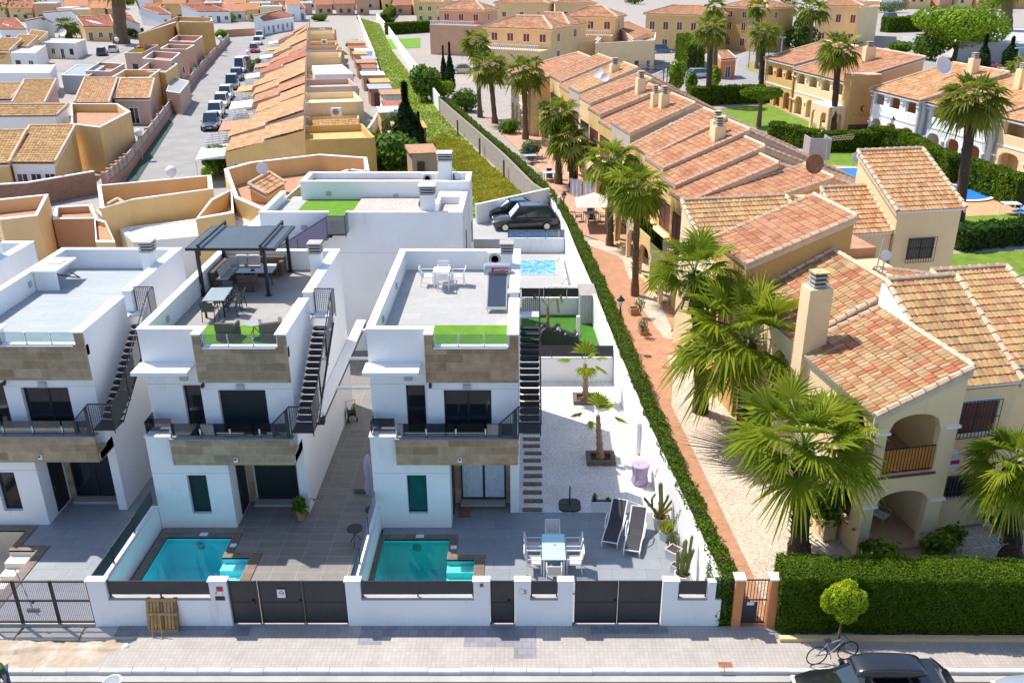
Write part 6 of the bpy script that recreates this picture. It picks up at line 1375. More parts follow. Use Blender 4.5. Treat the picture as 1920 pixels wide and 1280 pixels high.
shrub_px(1200, 586, 24, 34, 'leaf_olive', 'small shrub in a square planter at the tall slim palm', 350, seed=17, z=.35, group='shrubs in planters by the path'); shrub_px(1205, 622, 22, 30, 'leaf_olive', 'small shrub in the second square planter on the path', 350, seed=18, z=.35, group='shrubs in planters by the path')
shrub_px(1272, 640, 30, 34, 'leaf_mid', 'low plants in the bed under the third palm', 500, seed=19)
for (u, v, lab) in ((1188, 588, 'square terracotta planter at the foot of the tall slim palm'), (1206, 625, 'square terracotta planter nearer the black lamp'), (1276, 662, 'square terracotta planter in the gravel under the palm crown')):
 q = box_planter(at(u, v, .05), A11, lab, .5, .5, .4, 'terracotta_pale')
# flat topped tree and lawns on the right
b = at(1422, 238, 0); r = blob_tree(b, [(0, 0, 4.2, 2.6, 2.4, .75), (1.1, .3, 4.3, 1.6, 1.6, .6), (-1.1, -.2, 4.3, 1.6, 1.6, .6)], 3600, .22, 'hedge', 'flat-topped clipped tree on the lawn', trunk=(3.4, .28), name='clipped_tree', seed=20)
shrub_px(1790, 114, 170, 96, 'leaf_bright', 'big spreading light green tree at the upper right', 9000, seed=21, cat='tree', name='tree', trunk=.25, size=.45)
shrub_px(1500, 96, 66, 56, 'leaf_mid', 'dark rounded tree behind the roundabout', 2000, seed=22, cat='tree', name='tree', size=.45); shrub_px(1745, 112, 76, 56, 'leaf_mid', 'dark bushy tree below the big spreading one', 2000, seed=23, cat='tree', name='tree', size=.45)
shrub_px(1688, 100, 50, 20, 'leaf_mid', 'low dark bushes behind the tiled roofs', 900, seed=24); shrub_px(1268, 172, 34, 54, 'leaf_bright', 'tall oval bright green shrub by the pergola', 1400, seed=25, cat='shrub', size=.3)
shrub_px(1340, 165, 22, 42, 'leaf_bright', 'oval green shrub left of the gatehouse', 900, seed=26, size=.3); shrub_px(1295, 180, 24, 46, 'leaf_mid', 'loose palmetto clump behind the far roofs', 700, seed=27, size=.3)
cypress(1835, 150, 34, 70, 'dark conifer in front of the white street wall at the right', 6, None); cypress(1890, 125, 30, 45, 'dark conifer at the right edge behind the lamp', 7, None)
HG = 'clipped hedges round the lawns'
def hp(pts, h, label, w_=1.0, dens=75, size=.19, seed=1, mat='hedge'): return hedge([tuple(at(u, v))[:2] for u, v in pts], 0, w_, h, label, mat, dens, size, 0, HG, seed, wav=.08)
hp([(1290, 196), (1400, 192), (1455, 192)], 2.6, 'clipped hedge between the gatehouse road and the lawn', 1.4, seed=31)
hp([(1455, 262), (1540, 282), (1640, 280)], 2.2, 'dark clipped hedge below the moon emblem apartments', 1.4, seed=32)
hp([(1640, 278), (1700, 290), (1760, 325), (1800, 342)], 2.6, 'clipped hedge beside the arched white balconies', 1.5, seed=33)
hp([(1823, 348), (1880, 368), (1930, 388)], 2.6, 'clipped hedge at the right edge beside the round pool', 1.6, seed=34)
hp([(1776, 462), (1850, 452), (1960, 444)], 1.7, 'thick dark hedge between the two right lawns', 1.6, 40, .22, seed=35, mat='hedge_dark')
hp([(722, 65), (800, 60)], 3.0, 'far clipped hedge at the end of the weedy strip, front one', 2.0, 30, .32, seed=36); hp([(715, 45), (735, 25), (815, 28)], 3.0, 'far clipped hedge round the end lawn, back one', 2.0, 16, .45, seed=37)
hp([(1293, 110), (1318, 135)], 5.0, 'tall clipped hedge beside the blue car', 3.0, 24, .35, seed=38); hp([(1650, 60), (1715, 58)], 4.0, 'far clipped hedge behind the tiled apartments at the upper right', 3.0, 24, .35, seed=39)
hp([(1370, 78), (1450, 82)], 4.0, 'far hedge behind the roundabout', 2.5, 24, .35, seed=40)
def lawn(pts, z=.03, mat='lawn'): return slab('lawn', [at(u, v) for u, v in pts], z, mat, thick=.04)
lawn([(1350, 205), (1440, 196), (1475, 212), (1570, 252), (1460, 256), (1380, 225)]); lawn([(1530, 285), (1640, 282), (1640, 305), (1600, 312), (1525, 308)]); lawn([(1772, 408), (1930, 400), (1960, 425), (1770, 430)]); lawn([(1765, 478), (1960, 468), (1990, 515), (1755, 520)])
lawn([(728, 92), (788, 90), (788, 72), (726, 74)], mat='turf'); lawn([(748, 48), (800, 50), (805, 42), (752, 40)], mat='turf'); slab('roundabout_green', [at(1398, 122), at(1420, 112), at(1470, 108), at(1480, 118), at(1475, 135), at(1430, 140), at(1402, 132)], .1, 'grass_dry', thick=.1)
slab('pool_paving', [at(1525, 306), at(1645, 306), at(1700, 318), at(1845, 345), at(1925, 385), at(1920, 402), at(1770, 408), at(1700, 380), at(1600, 345), at(1540, 325)], .02, 'poolpave', thick=.03)
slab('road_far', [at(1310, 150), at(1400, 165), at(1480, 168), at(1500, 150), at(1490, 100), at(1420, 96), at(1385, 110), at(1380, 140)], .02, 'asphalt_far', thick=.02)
slab('path_far', [at(1440, 196), at(1470, 196), at(1600, 245), at(1580, 254)], .04, 'pinkpave', thick=.04)
def round_pool(u, v, rx, ry, label):
 c = at(u, v, .05); r = thing('swimming_pool', label, 'pool', c); mb = MB(); mb.lathe((0, 0, 0), [(1.0, 0), (1.12, .05), (1.12, .1), (1.0, .12), (.99, .0)], 40, 'cap', rx, ry); mb.obj('rim', r)
 mb = MB(); mb.lathe((0, 0, .0), [(.98, 0), (.98, .05)], 40, 'pool_blue', rx, ry); mb.obj('water', r); return r
round_pool(1612, 330, 4.8, 3.2, 'large blue pool half hidden behind the tiled tower'); round_pool(1793, 362, 2.9, 2.9, 'small round blue pool with a white rim beside the leaning palm')
# ================================================================ terracotta villas on the right, in a frame turned 11 degrees
def atb(u, v, a=None, b=None):
 d = ray(u, v); ca, sa = math.cos(A11), math.sin(A11)
 k = (a/(d[0]*ca+d[1]*sa)) if a is not None else (b/(-d[0]*sa+d[1]*ca))
 p = Vector((d[0]*k, d[1]*k, CAMH+d[2]*k)); l = loc11(p); return (l[0], l[1], p.z)
class Frame:
 # local frame (a,b) turned by ang; root sits at its origin
 def __init__(s, name, label, cat, a0, b0, ang=A11, group=None, org=None):
  s.a0, s.b0 = a0, b0; s.ang = ang
  p = w11(a0, b0) if org is None else Vector(org)
  s.r = thing(name, label, cat, p, ang, group)
 def T(s): return Matrix.Translation((-s.a0, -s.b0, 0))
 def mb(s): m = MB(); m.T = s.T(); return m
 def w(s, a, b, z): v = Matrix.Rotation(s.ang, 4, 'Z') @ Vector((a-s.a0, b-s.b0, 0)); return s.r.location+v+Vector((0, 0, z))
def wing(F, a0, a1, b0, b1, zl, zh, fall, roof, wall, z0=0, over=.12, seg=4, verge='verge', tw=.21, wmb=None, name='roof', verges=True, low_over=None):
 lo = over if low_over is None else low_over
 zc = {'-a': (zl, zh, zh, zl), '+a': (zh, zl, zl, zh), '-b': (zl, zl, zh, zh), '+b': (zh, zh, zl, zl)}[fall]
 m = wmb or F.mb(); m.prism([(a0, b0), (a1, b0), (a1, b1), (a0, b1)], z0, [z-.13 for z in zc], wall)
 if wmb is None: m.obj('wall', F.r)
 L = (a1-a0) if 'a' in fall else (b1-b0); s_ = (zh-zl)/L; dz = lo*s_
 if fall == '-a': q = [F.w(a0-lo, b1+over, zl-dz), F.w(a0-lo, b0-over, zl-dz), F.w(a1, b0-over, zh), F.w(a1, b1+over, zh)]
 elif fall == '+a': q = [F.w(a1+lo, b0-over, zl-dz), F.w(a1+lo, b1+over, zl-dz), F.w(a0, b1+over, zh), F.w(a0, b0-over, zh)]
 elif fall == '-b': q = [F.w(a0-over, b0-lo, zl-dz), F.w(a1+over, b0-lo, zl-dz), F.w(a1+over, b1, zh), F.w(a0-over, b1, zh)]
 else: q = [F.w(a1+over, b1+lo, zl-dz), F.w(a0-over, b1+lo, zl-dz), F.w(a0-over, b0, zh), F.w(a1+over, b0, zh)]
 ro = tiles(q[0], q[1], q[2], q[3], roof, F.r, name, seg=seg, tw=tw)
 if verges: # rounded verge tiles along the two rakes and the ridge, white fascia under the front one
  vb = MB()
  for p, r_ in ((q[0], q[3]), (q[1], q[2]), (q[3], q[2])):
   n = max(2, int((r_-p).length/.42));
   for k in range(n):
    a = p+(r_-p)*(k/n); c = p+(r_-p)*((k+1)/n-.004); vb.tube([a+Vector((0, 0, .085)), c+Vector((0, 0, .06))], [.125, .105], 6, verge, caps=True)
  fix(vb.obj('verge_tiles'), ro, F.r)
  for p, r_ in ((q[0], q[3]), (q[1], q[2])):
   fb = MB(); d = (r_-p).normalized(); n_ = d.cross(Vector((0, 0, 1))).normalized()*.03
   fb.hexa([p-n_+Vector((0, 0, -.26)), p+n_+Vector((0, 0, -.26)), r_+n_+Vector((0, 0, -.26)), r_-n_+Vector((0, 0, -.26)), p-n_+Vector((0, 0, .03)), p+n_+Vector((0, 0, .03)), r_+n_+Vector((0, 0, .03)), r_-n_+Vector((0, 0, .03))], 'fascia')
   fix(fb.obj('fascia'), ro, F.r)
 return ro
def archwall(mb, p0, p1, z0, z1, th, ops, mat, nseg=9):
 # wall from p0 to p1 (local xy), z1 top height or (left, right); openings (s0, s1, zbottom, zspring, rise)
 p0 = Vector(p0).to_2d(); p1 = Vector(p1).to_2d(); L = (p1-p0).length; d = (p1-p0)/L; n = Vector((-d.y, d.x))*th
 zt = (lambda s: z1) if not isinstance(z1, (tuple, list)) else (lambda s: z1[0]+(z1[1]-z1[0])*s/L)
 def col(s0, s1, za0, za1, zb0, zb1):
  if za0 >= zb0-.001 and za1 >= zb1-.001: return
  A, Bq = p0+d*s0, p0+d*s1
  mb.hexa([(A.x, A.y, za0), (Bq.x, Bq.y, za1), (Bq.x+n.x, Bq.y+n.y, za1), (A.x+n.x, A.y+n.y, za0), (A.x, A.y, zb0), (Bq.x, Bq.y, zb1), (Bq.x+n.x, Bq.y+n.y, zb1), (A.x+n.x, A.y+n.y, zb0)], mat)
 cuts = sorted({0, L, *[o[0] for o in ops], *[o[1] for o in ops]})
 for s0, s1 in zip(cuts[:-1], cuts[1:]):
  here = sorted([o for o in ops if o[0] <= s0+1e-6 and o[1] >= s1-1e-6], key=lambda o: o[2])
  if not here: col(s0, s1, z0, z0, zt(s0), zt(s1)); continue
  z = z0; tops = (z0, z0)
  N_ = nseg
  for k in range(N_):
   a = s0+(s1-s0)*k/N_; b = s0+(s1-s0)*(k+1)/N_; prev = [z0, z0]
   for o in here:
    col(a, b, prev[0], prev[1], o[2], o[2])
    f = lambda s: o[3]+o[4]*math.sqrt(max(0, 1-((s-(o[0]+o[1])/2)/((o[1]-o[0])/2))**2))**.8
    prev = [f(a), f(b)]
   col(a, b, prev[0], prev[1], zt(a), zt(b))
def winf(F, a0, a1, b, z0, z1, side='-b', pane='window_dark', frame='black_metal', grille=False, name='window', d=.02, surround=None):
 # flush window on a wall whose outside faces side
 def bx(m, u0, u1, z0_, z1_, e0, e1, mat):
  if side == '-b': m.box(u0, u1, b-e1, b-e0, z0_, z1_, mat)
  elif side == '+b': m.box(u0, u1, b+e0, b+e1, z0_, z1_, mat)
  elif side == '-a': m.box(b-e1, b-e0, u0, u1, z0_, z1_, mat)
  else: m.box(b+e0, b+e1, u0, u1, z0_, z1_, mat)
 f = F.mb(); t = .06
 for q in ((a0, a1, z1-t, z1), (a0, a1, z0, z0+t), (a0, a0+t, z0+t, z1-t), (a1-t, a1, z0+t, z1-t), ((a0+a1)/2-t/2, (a0+a1)/2+t/2, z0+t, z1-t)): bx(f, q[0], q[1], q[2], q[3], .001, .04, frame)
 if surround:
  for q in ((a0-.12, a1+.12, z1+.003, z1+.13), (a0-.12, a1+.12, z0-.12, z0-.003)): bx(f, q[0], q[1], q[2], q[3], .001, .07, surround)
 wo = f.obj(name, F.r); p = F.mb(); bx(p, a0+t*.5, a1-t*.5, z0+t*.5, z1-t*.5, .002, .02, pane); po = p.obj('pane'); po.parent = wo
 if grille:
  g = F.mb(); n = max(3, int((a1-a0)/.13))
  for i in range(n+1): x = a0-.1+(a1-a0+.2)*i/n; bx(g, x-.01, x+.01, z0-.18, z1+.08, .12, .14, 'black_metal')
  for z in (z0-.18, (z0+z1)/2, z1+.06): bx(g, a0-.1, a1+.1, z, z+.02, .115, .145, 'black_metal')
  go = g.obj('grille'); go.parent = wo
 return wo
def chimney(F, a, b, z0, z1, w_=.7, d_=.6, mat='cream_pale', caps=3, twin=False):
 m = F.mb(); m.box(a-w_/2, a+w_/2, b-d_/2, b+d_/2, z0, z1, mat); ch = m.obj('chimney', F.r)
 m = F.mb()
 for k in range(caps): m.box(a-w_*.29, a+w_*.29, b-d_*.34, b+d_*.34, z1+.04+k*.17, z1+.13+k*.17, 'concrete')
 m.box(a-w_*.23, a+w_*.23, b-d_*.27, b+d_*.27, z1, z1+.05+caps*.17, 'black_plastic'); m.box(a-w_*.32, a+w_*.32, b-d_*.37, b+d_*.37, z1+.05+caps*.17, z1+.11+caps*.17, 'cap_moss'); m.obj('chimney_cowl').parent = ch
VG = 'terracotta-roofed villas along the brick path'
# ---- first villa, at the street corner
F = Frame('villa', 'cream corner villa with arched porches and a square roof chimney beside the tall hedge', 'house', 19.8, 29, group=VG)
m = F.mb()
archwall(m, (16.75, 23.82), (19.85, 23.82), 0, (5.72, 7.05), .3, [(.42, 2.5, .12, 2.05, .62), (.42, 2.45, 3.36, 5.05, .68)], 'cream_pale', 11)
archwall(m, (16.75, 26.9), (16.75, 24.125), 0, 5.62, .3, [(.35, 2.35, .9, 2.1, .6), (.35, 2.35, 3.9, 5.0, .55)], 'cream_pale', 9)
m.box(19.55, 19.85, 24.125, 26.9, 0, 6.9, 'cream_pale'); m.box(16.75, 19.85, 26.902, 29.6, 0, 5.6, 'cream_pale')
m.prism([(17.05, 24.125), (19.55, 24.125), (19.55, 26.9), (17.05, 26.9)], 3.0, 3.2, 'cream_pale')
m.box(19.852, 23.1, 25.2, 29.6, 0, 5.7, 'cream_pale'); m.box(16.75, 19.85, 29.602, 34.7, 0, 5.8, 'cream_pale'); m.box(23.1, 26.6, 26.4, 33.6, 0, 5.6, 'cream_pale')
m.obj('wall', F.r)
m = F.mb(); m.box(17.05, 19.55, 24.13, 26.9, 3.202, 3.23, 'pinkpave'); m.box(16.9, 19.7, 23.7, 26.9, 0, .28, 'terracotta_pale'); m.box(17.3, 19.3, 23.2, 23.7, 0, .14, 'terracotta_pale'); objs(m, 'porch_floor', F.r)
for (a, b_, z) in ((16.75+.21, 23.97, 2.1), (19.64, 23.97, 2.1), (16.75+.21, 23.97, 5.05), (19.64, 23.97, 5.05)): q = F.mb(); q.box(a-.29, a+.29, b_-.23, b_+.23, z, z+.09, 'cap'); q.obj('impost', F.r)
q = F.mb()
for i in range(17): x = 17.2+i*.125; q.box(x-.01, x+.01, 23.9, 23.92, 3.42, 4.38, 'black_metal')
for z in (3.42, 4.36): q.box(17.17, 19.2, 23.895, 23.925, z, z+.03, 'black_metal')
q.obj('balcony_railing', F.r); q = F.mb(); q.box(17.18, 19.2, 23.96, 23.975, 3.4, 4.3, 'blind_orange'); q.obj('balcony_screen', F.r); q = F.mb(); q.box(17.1, 19.3, 23.76, 23.818, 3.28, 3.36, 'maroon'); q.obj('balcony_sill', F.r)
q = F.mb(); q.box(17.6, 18.6, 26.85, 26.898, 3.25, 5.3, 'wood_dark'); q.obj('door', F.r); q = F.mb(); q.box(17.7, 18.7, 26.85, 26.898, .3, 2.35, 'wood_dark'); q.obj('door', F.r)
winf(F, 20.86, 22.43, 25.2, 3.93, 5.2, pane='maroon', grille=True, surround='cap'); winf(F, 20.86, 22.5, 25.2, .8, 2.08, pane='window_dark', grille=True)
winf(F, 30.0-3.9, 30.0-2.6, 16.75, 1.0, 2.3, side='-a', surround='cap')
m = F.mb(); m.box(20.5, 22.6, 24.62, 25.198, .2, 1.17, 'cream_pale'); m.obj('planter_wall', F.r)
# roof A1 falling to the path, A2 behind it, B falling to the street
F1 = F
def roof_only(F, a0, a1, b0, b1, zl, zh, fall, roof, **k):
 dummy = F.mb(); r = wing(F, a0, a1, b0, b1, zl, zh, fall, roof, 'cream', wmb=dummy, **k); return r
roof_only(F, 16.75, 19.95, 24.0, 29.35, 5.86, 7.3, '-a', 'rt_mix', over=.2)
roof_only(F, 16.75, 20.7, 29.9, 34.72, 5.95, 7.95, '-a', 'rt_mix', over=.12)
m = F.mb(); m.box(16.8, 20.3, 29.42, 29.86, 5.6, 6.35, 'maroon_flat'); m.prism([(19.86, 29.6), (21.0, 29.6), (21.0, 34.7), (19.86, 34.7)], 5.5, 7.4, 'cream'); m.prism([(19.86, 25.5), (20.05, 25.5), (20.05, 29.6), (19.86, 29.6)], 5.6, [6.6, 6.6, 8.3, 8.3], 'cap'); m.obj('roof_gutter', F.r)
roof_only(F, 20.15, 22.95, 25.1, 29.6, 6.0, 8.4, '-b', 'rt_beige', over=.12); roof_only(F, 23.3, 26.6, 26.3, 31.3, 5.95, 8.0, '-b', 'rt_beige', over=.1)
m = F.mb(); m.box(20.1, 23.0, 29.45, 29.7, 5.6, 8.3, 'cream'); m.box(23.2, 26.6, 31.2, 31.4, 5.5, 7.95, 'ochre'); m.obj('gable_wall', F.r)
roof_only(F, 22.3, 26.5, 31.6, 33.8, 6.6, 7.3, '+a', 'rt_salmon', over=.1)
chimney(F, 16.95, 29.25, 5.0, 8.5, .95, .75)
ac_unit(w11(25.8, 27.6).x, w11(25.8, 27.6).y, 6.42, A11, 'air conditioner on the villa roof at the right edge', 1.1, None)
# ---- second villa, orange flank
F = Frame('villa', 'orange-walled villa with stepped tile roofs, second from the street along the brick path', 'house', 21, 39, group=VG)
wing(F, 16.7, 21.6, 34.95, 38.6, 7.6, 9.45, '-a', 'rt_salmon', 'ochre', over=.15)
wing(F, 16.9, 22.7, 38.9, 43.8, 6.1, 8.15, '-b', 'rt_beige', 'cream_pale', over=.06, name='roof')
wing(F, 25.3, 27.95, 41.5, 44.6, 6.55, 8.25, '-b', 'rt_orange', 'cream_pale', over=.08)
m = F.mb(); m.box(21.62, 25.3, 37.0, 41.4, 0, 6.2, 'cream'); m.box(22.7, 25.3, 41.4, 44.2, 0, 6.6, 'cream'); m.box(22.72, 25.3, 38.6, 44.0, 6.2, 6.7, 'rt_flat'); m.obj('wall', F.r)
winf(F, 25.83, 26.95, 41.5, 3.8, 5.7, pane='maroon', frame='maroon'); winf(F, 40.0, 41.2, 16.9, 4.0, 5.3, side='-a', surround='cap'); winf(F, 36.0, 37.4, 16.7, 3.6, 5.4, side='-a', pane='maroon'); winf(F, 36.0, 37.2, 16.7, .6, 2.4, side='-a', pane='maroon')
chimney(F, 22.3, 41.2, 6.0, 8.2, .9, .75)
# ---- the tower
F = Frame('tower_house', 'square cream tower with a steep tiled roof and barred windows between the villas', 'house', 29.9, 43.5)
wing(F, 28.0, 31.75, 41.3, 45.8, 7.75, 9.95, '-b', 'rt_orange', 'cream_pale', over=.14)
winf(F, 28.93, 30.43, 41.3, 4.98, 6.12, pane='window_dark', grille=True); winf(F, 28.9, 30.3, 41.3, 2.6, 3.7, pane='window_dark', grille=True)
# ---- the long terrace of houses behind, unit by unit
units = [ # b0, b1, a_eave, a_ridge, zeave, zridge, roof, wall, aR, zR
 (46.0, 49.4, 20.0, 26.7, 6.9, 8.7, 'rt_salmon', 'ochre', 34.5, 5.6), (49.55, 52.3, 19.4, 25.0, 6.6, 8.7, 'rt_salmon', 'ochre', 34.6, 5.4), (52.4, 55.6, 19.7, 25.4, 6.6, 8.8, 'rt_salmon', 'yellow_ochre', 34.8, 5.4),
 (55.7, 59.2, 20.0, 25.8, 6.6, 8.9, 'rt_salmon', 'ochre', 35.0, 5.4), (59.3, 63.2, 20.3, 25.6, 6.4, 8.8, 'rt_salmon', 'yellow_ochre', 35.3, 5.4), (63.3, 67.2, 20.7, 26.0, 6.2, 8.6, 'rt_orange', 'cream', 35.6, 5.4),
 (68.3, 73.6, 21.6, 26.8, 6.8, 8.9, 'rt_salmon', 'grey_render', 36.0, 5.4), (74.6, 78.6, 21.9, 27.2, 6.9, 8.9, 'rt_salmon', 'ochre', 36.2, 5.5), (78.7, 82.6, 22.0, 27.6, 7.0, 9.0, 'rt_salmon', 'yellow_ochre', 36.4, 5.5),
 (82.7, 87.0, 22.2, 28.0, 7.0, 9.0, 'rt_salmon', 'cream', 36.6, 5.5), (88.4, 93.0, 22.6, 28.4, 7.0, 9.2, 'rt_orange', 'grey_render', 36.8, 5.6), (94.0, 99.0, 23.0, 28.8, 7.1, 9.2, 'rt_salmon', 'ochre', 37.0, 5.6), (100, 106, 23.4, 29.2, 7.1, 9.3, 'rt_salmon', 'cream', 37.4, 5.6)]
words = 'first second third fourth fifth sixth seventh eighth ninth tenth eleventh twelfth thirteenth'.split()
for i, (b0, b1, ae, ar, ze, zr, rf, wl, aR, zR) in enumerate(units):
 zo = [0, .15, .5, .85, 1.15, .2, .7, -.1, .3, .7, .9, .1, .4][i]-.25; ze += zo; zr += zo
 F = Frame('terraced_house', ('terraced house with a salmon ridge roof, %s in the row behind the tower' % words[i]), 'house', ar, (b0+b1)/2, group='terraced houses behind the tower')
 sg = 4 if i < 6 else 3
 wing(F, ae, ar, b0, b1, ze, zr, '-a', rf, wl, over=.1, seg=sg, tw=.26)
 wing(F, ar+.02, aR, b0+.3, b1+.1, zR, zr-.1, '+a', 'rt_beige' if i % 2 else rf, 'cream', over=.08, seg=3, tw=.3)
 # porch on the path side
 m = F.mb(); w_ = b1-b0; archwall(m, (ae-1.3, b1-.2), (ae-1.3, b0+.2), 0, 3.3, .25, [(.3, w_-.75, .2, 1.9, .6)], 'cream_pale' if i % 2 else 'yellow_ochre', 7)
 m.box(ae-1.3, ae, b0+.2, b1-.2, 3.3, 3.42, 'cream_pale'); m.obj('porch', F.r)
 q = F.mb(); q.box(ae-1.3, ae-1.26, b0+.25, b1-.25, 3.42, 4.3, 'glass_smoke'); q.obj('balcony_glass', F.r)
 winf(F, b0+.6, b1-.6, ae, 3.6, 5.4, side='-a', pane='maroon' if i % 3 else 'window_dark'); winf(F, b0+.7, b1-.7, ae, .3, 2.4, side='-a')
 winf(F, b0+.8, b1-.8, aR, 3.2, 4.6, side='+a')
 if i == 3: chimney(F, 24.3, 57.6, 7.6, 9.9, .75, .6); chimney(F, 24.0, 56.5, 7.6, 9.7, .75, .6)
 if i == 6: chimney(F, 25.2, 71.0, 8.0, 9.8, .7, .7); chimney(F, 24.9, 72.4, 8.0, 9.7, .6, .6)
 if i == 8: chimney(F, 26.2, 80.4, 8.2, 9.9, .8, .8)
 if i == 10: chimney(F, 26.8, 91.0, 8.2, 10.0, .9, .8)
# ---- roof odds and ends: dishes, antenna, mast
def dish(p, label, mat='dish', rr=.4, az=0, el=.5, pole=1.0, group='satellite dishes on the roofs'):
 r = thing('satellite_dish', label, 'satellite dish', p, az, group)
 m = MB(); m.tube([(0, 0, -pole), (0, 0, .05)], .03, 6, 'grey_metal'); m.obj('pole', r)
 m = MB(); m.T = Matrix.Translation((0, -.1, .1)) @ Matrix.Rotation(math.pi/2-el, 4, 'X'); m.lathe((0, 0, 0), [(rr*.1, -.14*rr), (rr*.6, -.08*rr), (rr, .06*rr), (rr*.98, .09*rr), (rr*.6, -.03*rr), (rr*.1, -.09*rr)], 24, mat); m.obj('reflector', r)
 m = MB(); m.tube([(0, -.1, -rr*.8), (0, -rr*1.1, -.02)], .015, 5, 'grey_metal'); m.obj('feed_arm', r); return r
def pz(u, v, z): return at(u, v, z)
dish(pz(1525, 310, 9.3), 'rust-brown satellite dish on the ridge left of the tiled tower', 'rust', .55, rad(10), .2); dish(pz(1259, 246, 8.2), 'white satellite dish against the grey gable of the terrace', 'dish', .55, rad(-60), .35)
dish(pz(1768, 125, 8.6), 'very large pale satellite dish on the white arched apartments', 'dish', 1.1, rad(20), .5); dish(pz(1659, 482, 8.6), 'small round dish on a thin mast in front of the tower', 'dish', .22, rad(0), .2)
dish(pz(1123, 140, 9.0), 'left of two white dishes by the far terrace chimney', 'dish', .5, rad(-30), .4); dish(pz(1135, 147, 9.0), 'right of two white dishes by the far terrace chimney', 'dish', .45, rad(-20), .4)
dish(pz(1602, 297, .8), 'small white dish standing on the lawn behind the tower', 'dish', .5, rad(30), .3, .8)
for (u0, v0, u1, v1, lab, hh) in ((1643, 505, 1657, 448, 'thin bare mast rising from the villa roof in front of the tower', 0), (1546, 330, 1552, 255, 'tall roof mast carrying the comb antenna beside the rust dish', 1)):
 a = pz(u0, v0, 8.2); b = up(u1, v1, a.y); r = thing('antenna_mast', lab, 'antenna', a); m = MB(); m.tube([a, b], .03, 6, 'grey_metal'); m.obj('mast', r, world=True)
 if hh:
  m = MB()
  for k in range(3): m.tube([b+Vector((-.1, 0, -.1-k*.1)), b+Vector((1.6, .3, .05-k*.12))], .02, 5, 'grey_metal')
  for k in range(8): c = b+Vector((.3+k*.17, .05*k*.2, -.05)); m.tube([c+Vector((0, -.25, .1)), c+Vector((0, .25, -.25))], .012, 4, 'hose_yellow')
  m.obj('antenna', r, world=True)
m = MB(); a = pz(1515, 300, 6.0); m.box(a.x, a.x+1.6, a.y, a.y+.1, 6, 7.6, 'grey_metal'); m.box(a.x, a.x+.1, a.y+.1, a.y+1.6, 6, 7.6, 'grey_metal'); m.box(a.x+1.5, a.x+1.6, a.y+.1, a.y+1.6, 6, 7.6, 'grey_metal'); single(m, 'rooftop_enclosure', 'pale metal screen enclosure behind the terrace roofs', 'enclosure', loc=(a.x+.8, a.y+.8, 6))
# ================================================================ the old town on the left and in the distance
def tw3(pts, k=3.0): return [(a/k, b/k) for a, b in pts]
def facade_win(r, p, q, s0, s1, z0, z1, pane='window_dark', fr='cap', out=.03, name='window', grille=False, sill=False):
 # window set on the upright plane through p-q (world), s along it in metres, facing right-hand side of q-p reversed
 p = Vector((p[0], p[1], 0)); q = Vector((q[0], q[1], 0)); d = (q-p).normalized(); n = Vector((d.y, -d.x, 0))
 def bx(m, a, b, za, zb, e0, e1, mat):
  A, B = p+d*a, p+d*b; m.hexa([A+n*e1+Vector((0, 0, za)), B+n*e1+Vector((0, 0, za)), B+n*e0+Vector((0, 0, za)), A+n*e0+Vector((0, 0, za)), A+n*e1+Vector((0, 0, zb)), B+n*e1+Vector((0, 0, zb)), B+n*e0+Vector((0, 0, zb)), A+n*e0+Vector((0, 0, zb))], mat)
 t = .07; f = MB()
 for a, b, za, zb in ((s0, s1, z1-t, z1), (s0, s1, z0, z0+t), (s0, s0+t, z0+t, z1-t), (s1-t, s1, z0+t, z1-t)): bx(f, a, b, za, zb, .002, .06, fr)
 bx(f, (s0+s1)/2-.03, (s0+s1)/2+.03, z0+t, z1-t, .002, .05, fr)
 w_ = f.obj(name, r, world=True); g = MB(); bx(g, s0+t*.6, s1-t*.6, z0+t*.6, z1-t*.6, .003, .025, pane); fix(g.obj('pane'), w_, r)
 return w_
def px_roof_house(label, quads, wall, name='house', cat='house', group=None, seg=3, tw=.3, wins=True, z0=0, pane='window_dark', front=None, verge='verge', rot=None):
 # quads: list of (eaveL, eaveR, ridgeR, ridgeL, z_eave, z_ridge, roof material), corners in pixels
 e = quads[0]; p0 = at(*e[0], e[4]); r = thing(name, label, cat, (p0.x, p0.y, 0), 0, group)
 for q in quads:
  P = [at(*q[0], q[4]), at(*q[1], q[4]), at(*q[2], q[5]), at(*q[3], q[5])]
  c = sum((Vector(x) for x in P), Vector())/4; I = [c+(x-c)*.95 for x in P]
  m = MB(); m.prism([(x.x, x.y) for x in I], z0, [x.z-.14 for x in I], wall); m.obj('wall', r, world=True)
  ro = tiles(P[0], P[1], P[2], P[3], q[6], r, seg=seg, tw=tw, tl=.5)
  vb = MB()
  for a, b in ((P[0], P[3]), (P[1], P[2]), (P[3], P[2])): vb.tube([a+Vector((0, 0, .1)), b+Vector((0, 0, .1))], .14, 6, verge)
  fix(vb.obj('verge_tiles'), ro, r)
  if wins:
   L = (I[1]-I[0]).length; n = max(1, int(L/2.6))
   for k in range(n):
    s_ = L*(k+.5)/n; facade_win(r, I[0], I[1], s_-.6, s_+.6, .9 if k % 2 else .1, min(2.2, q[4]-.5), pane, front or 'cap')
    if q[4]-z0 > 5: facade_win(r, I[0], I[1], s_-.5, s_+.5, 3.6, q[4]-.7, pane, front or 'cap')
 return r
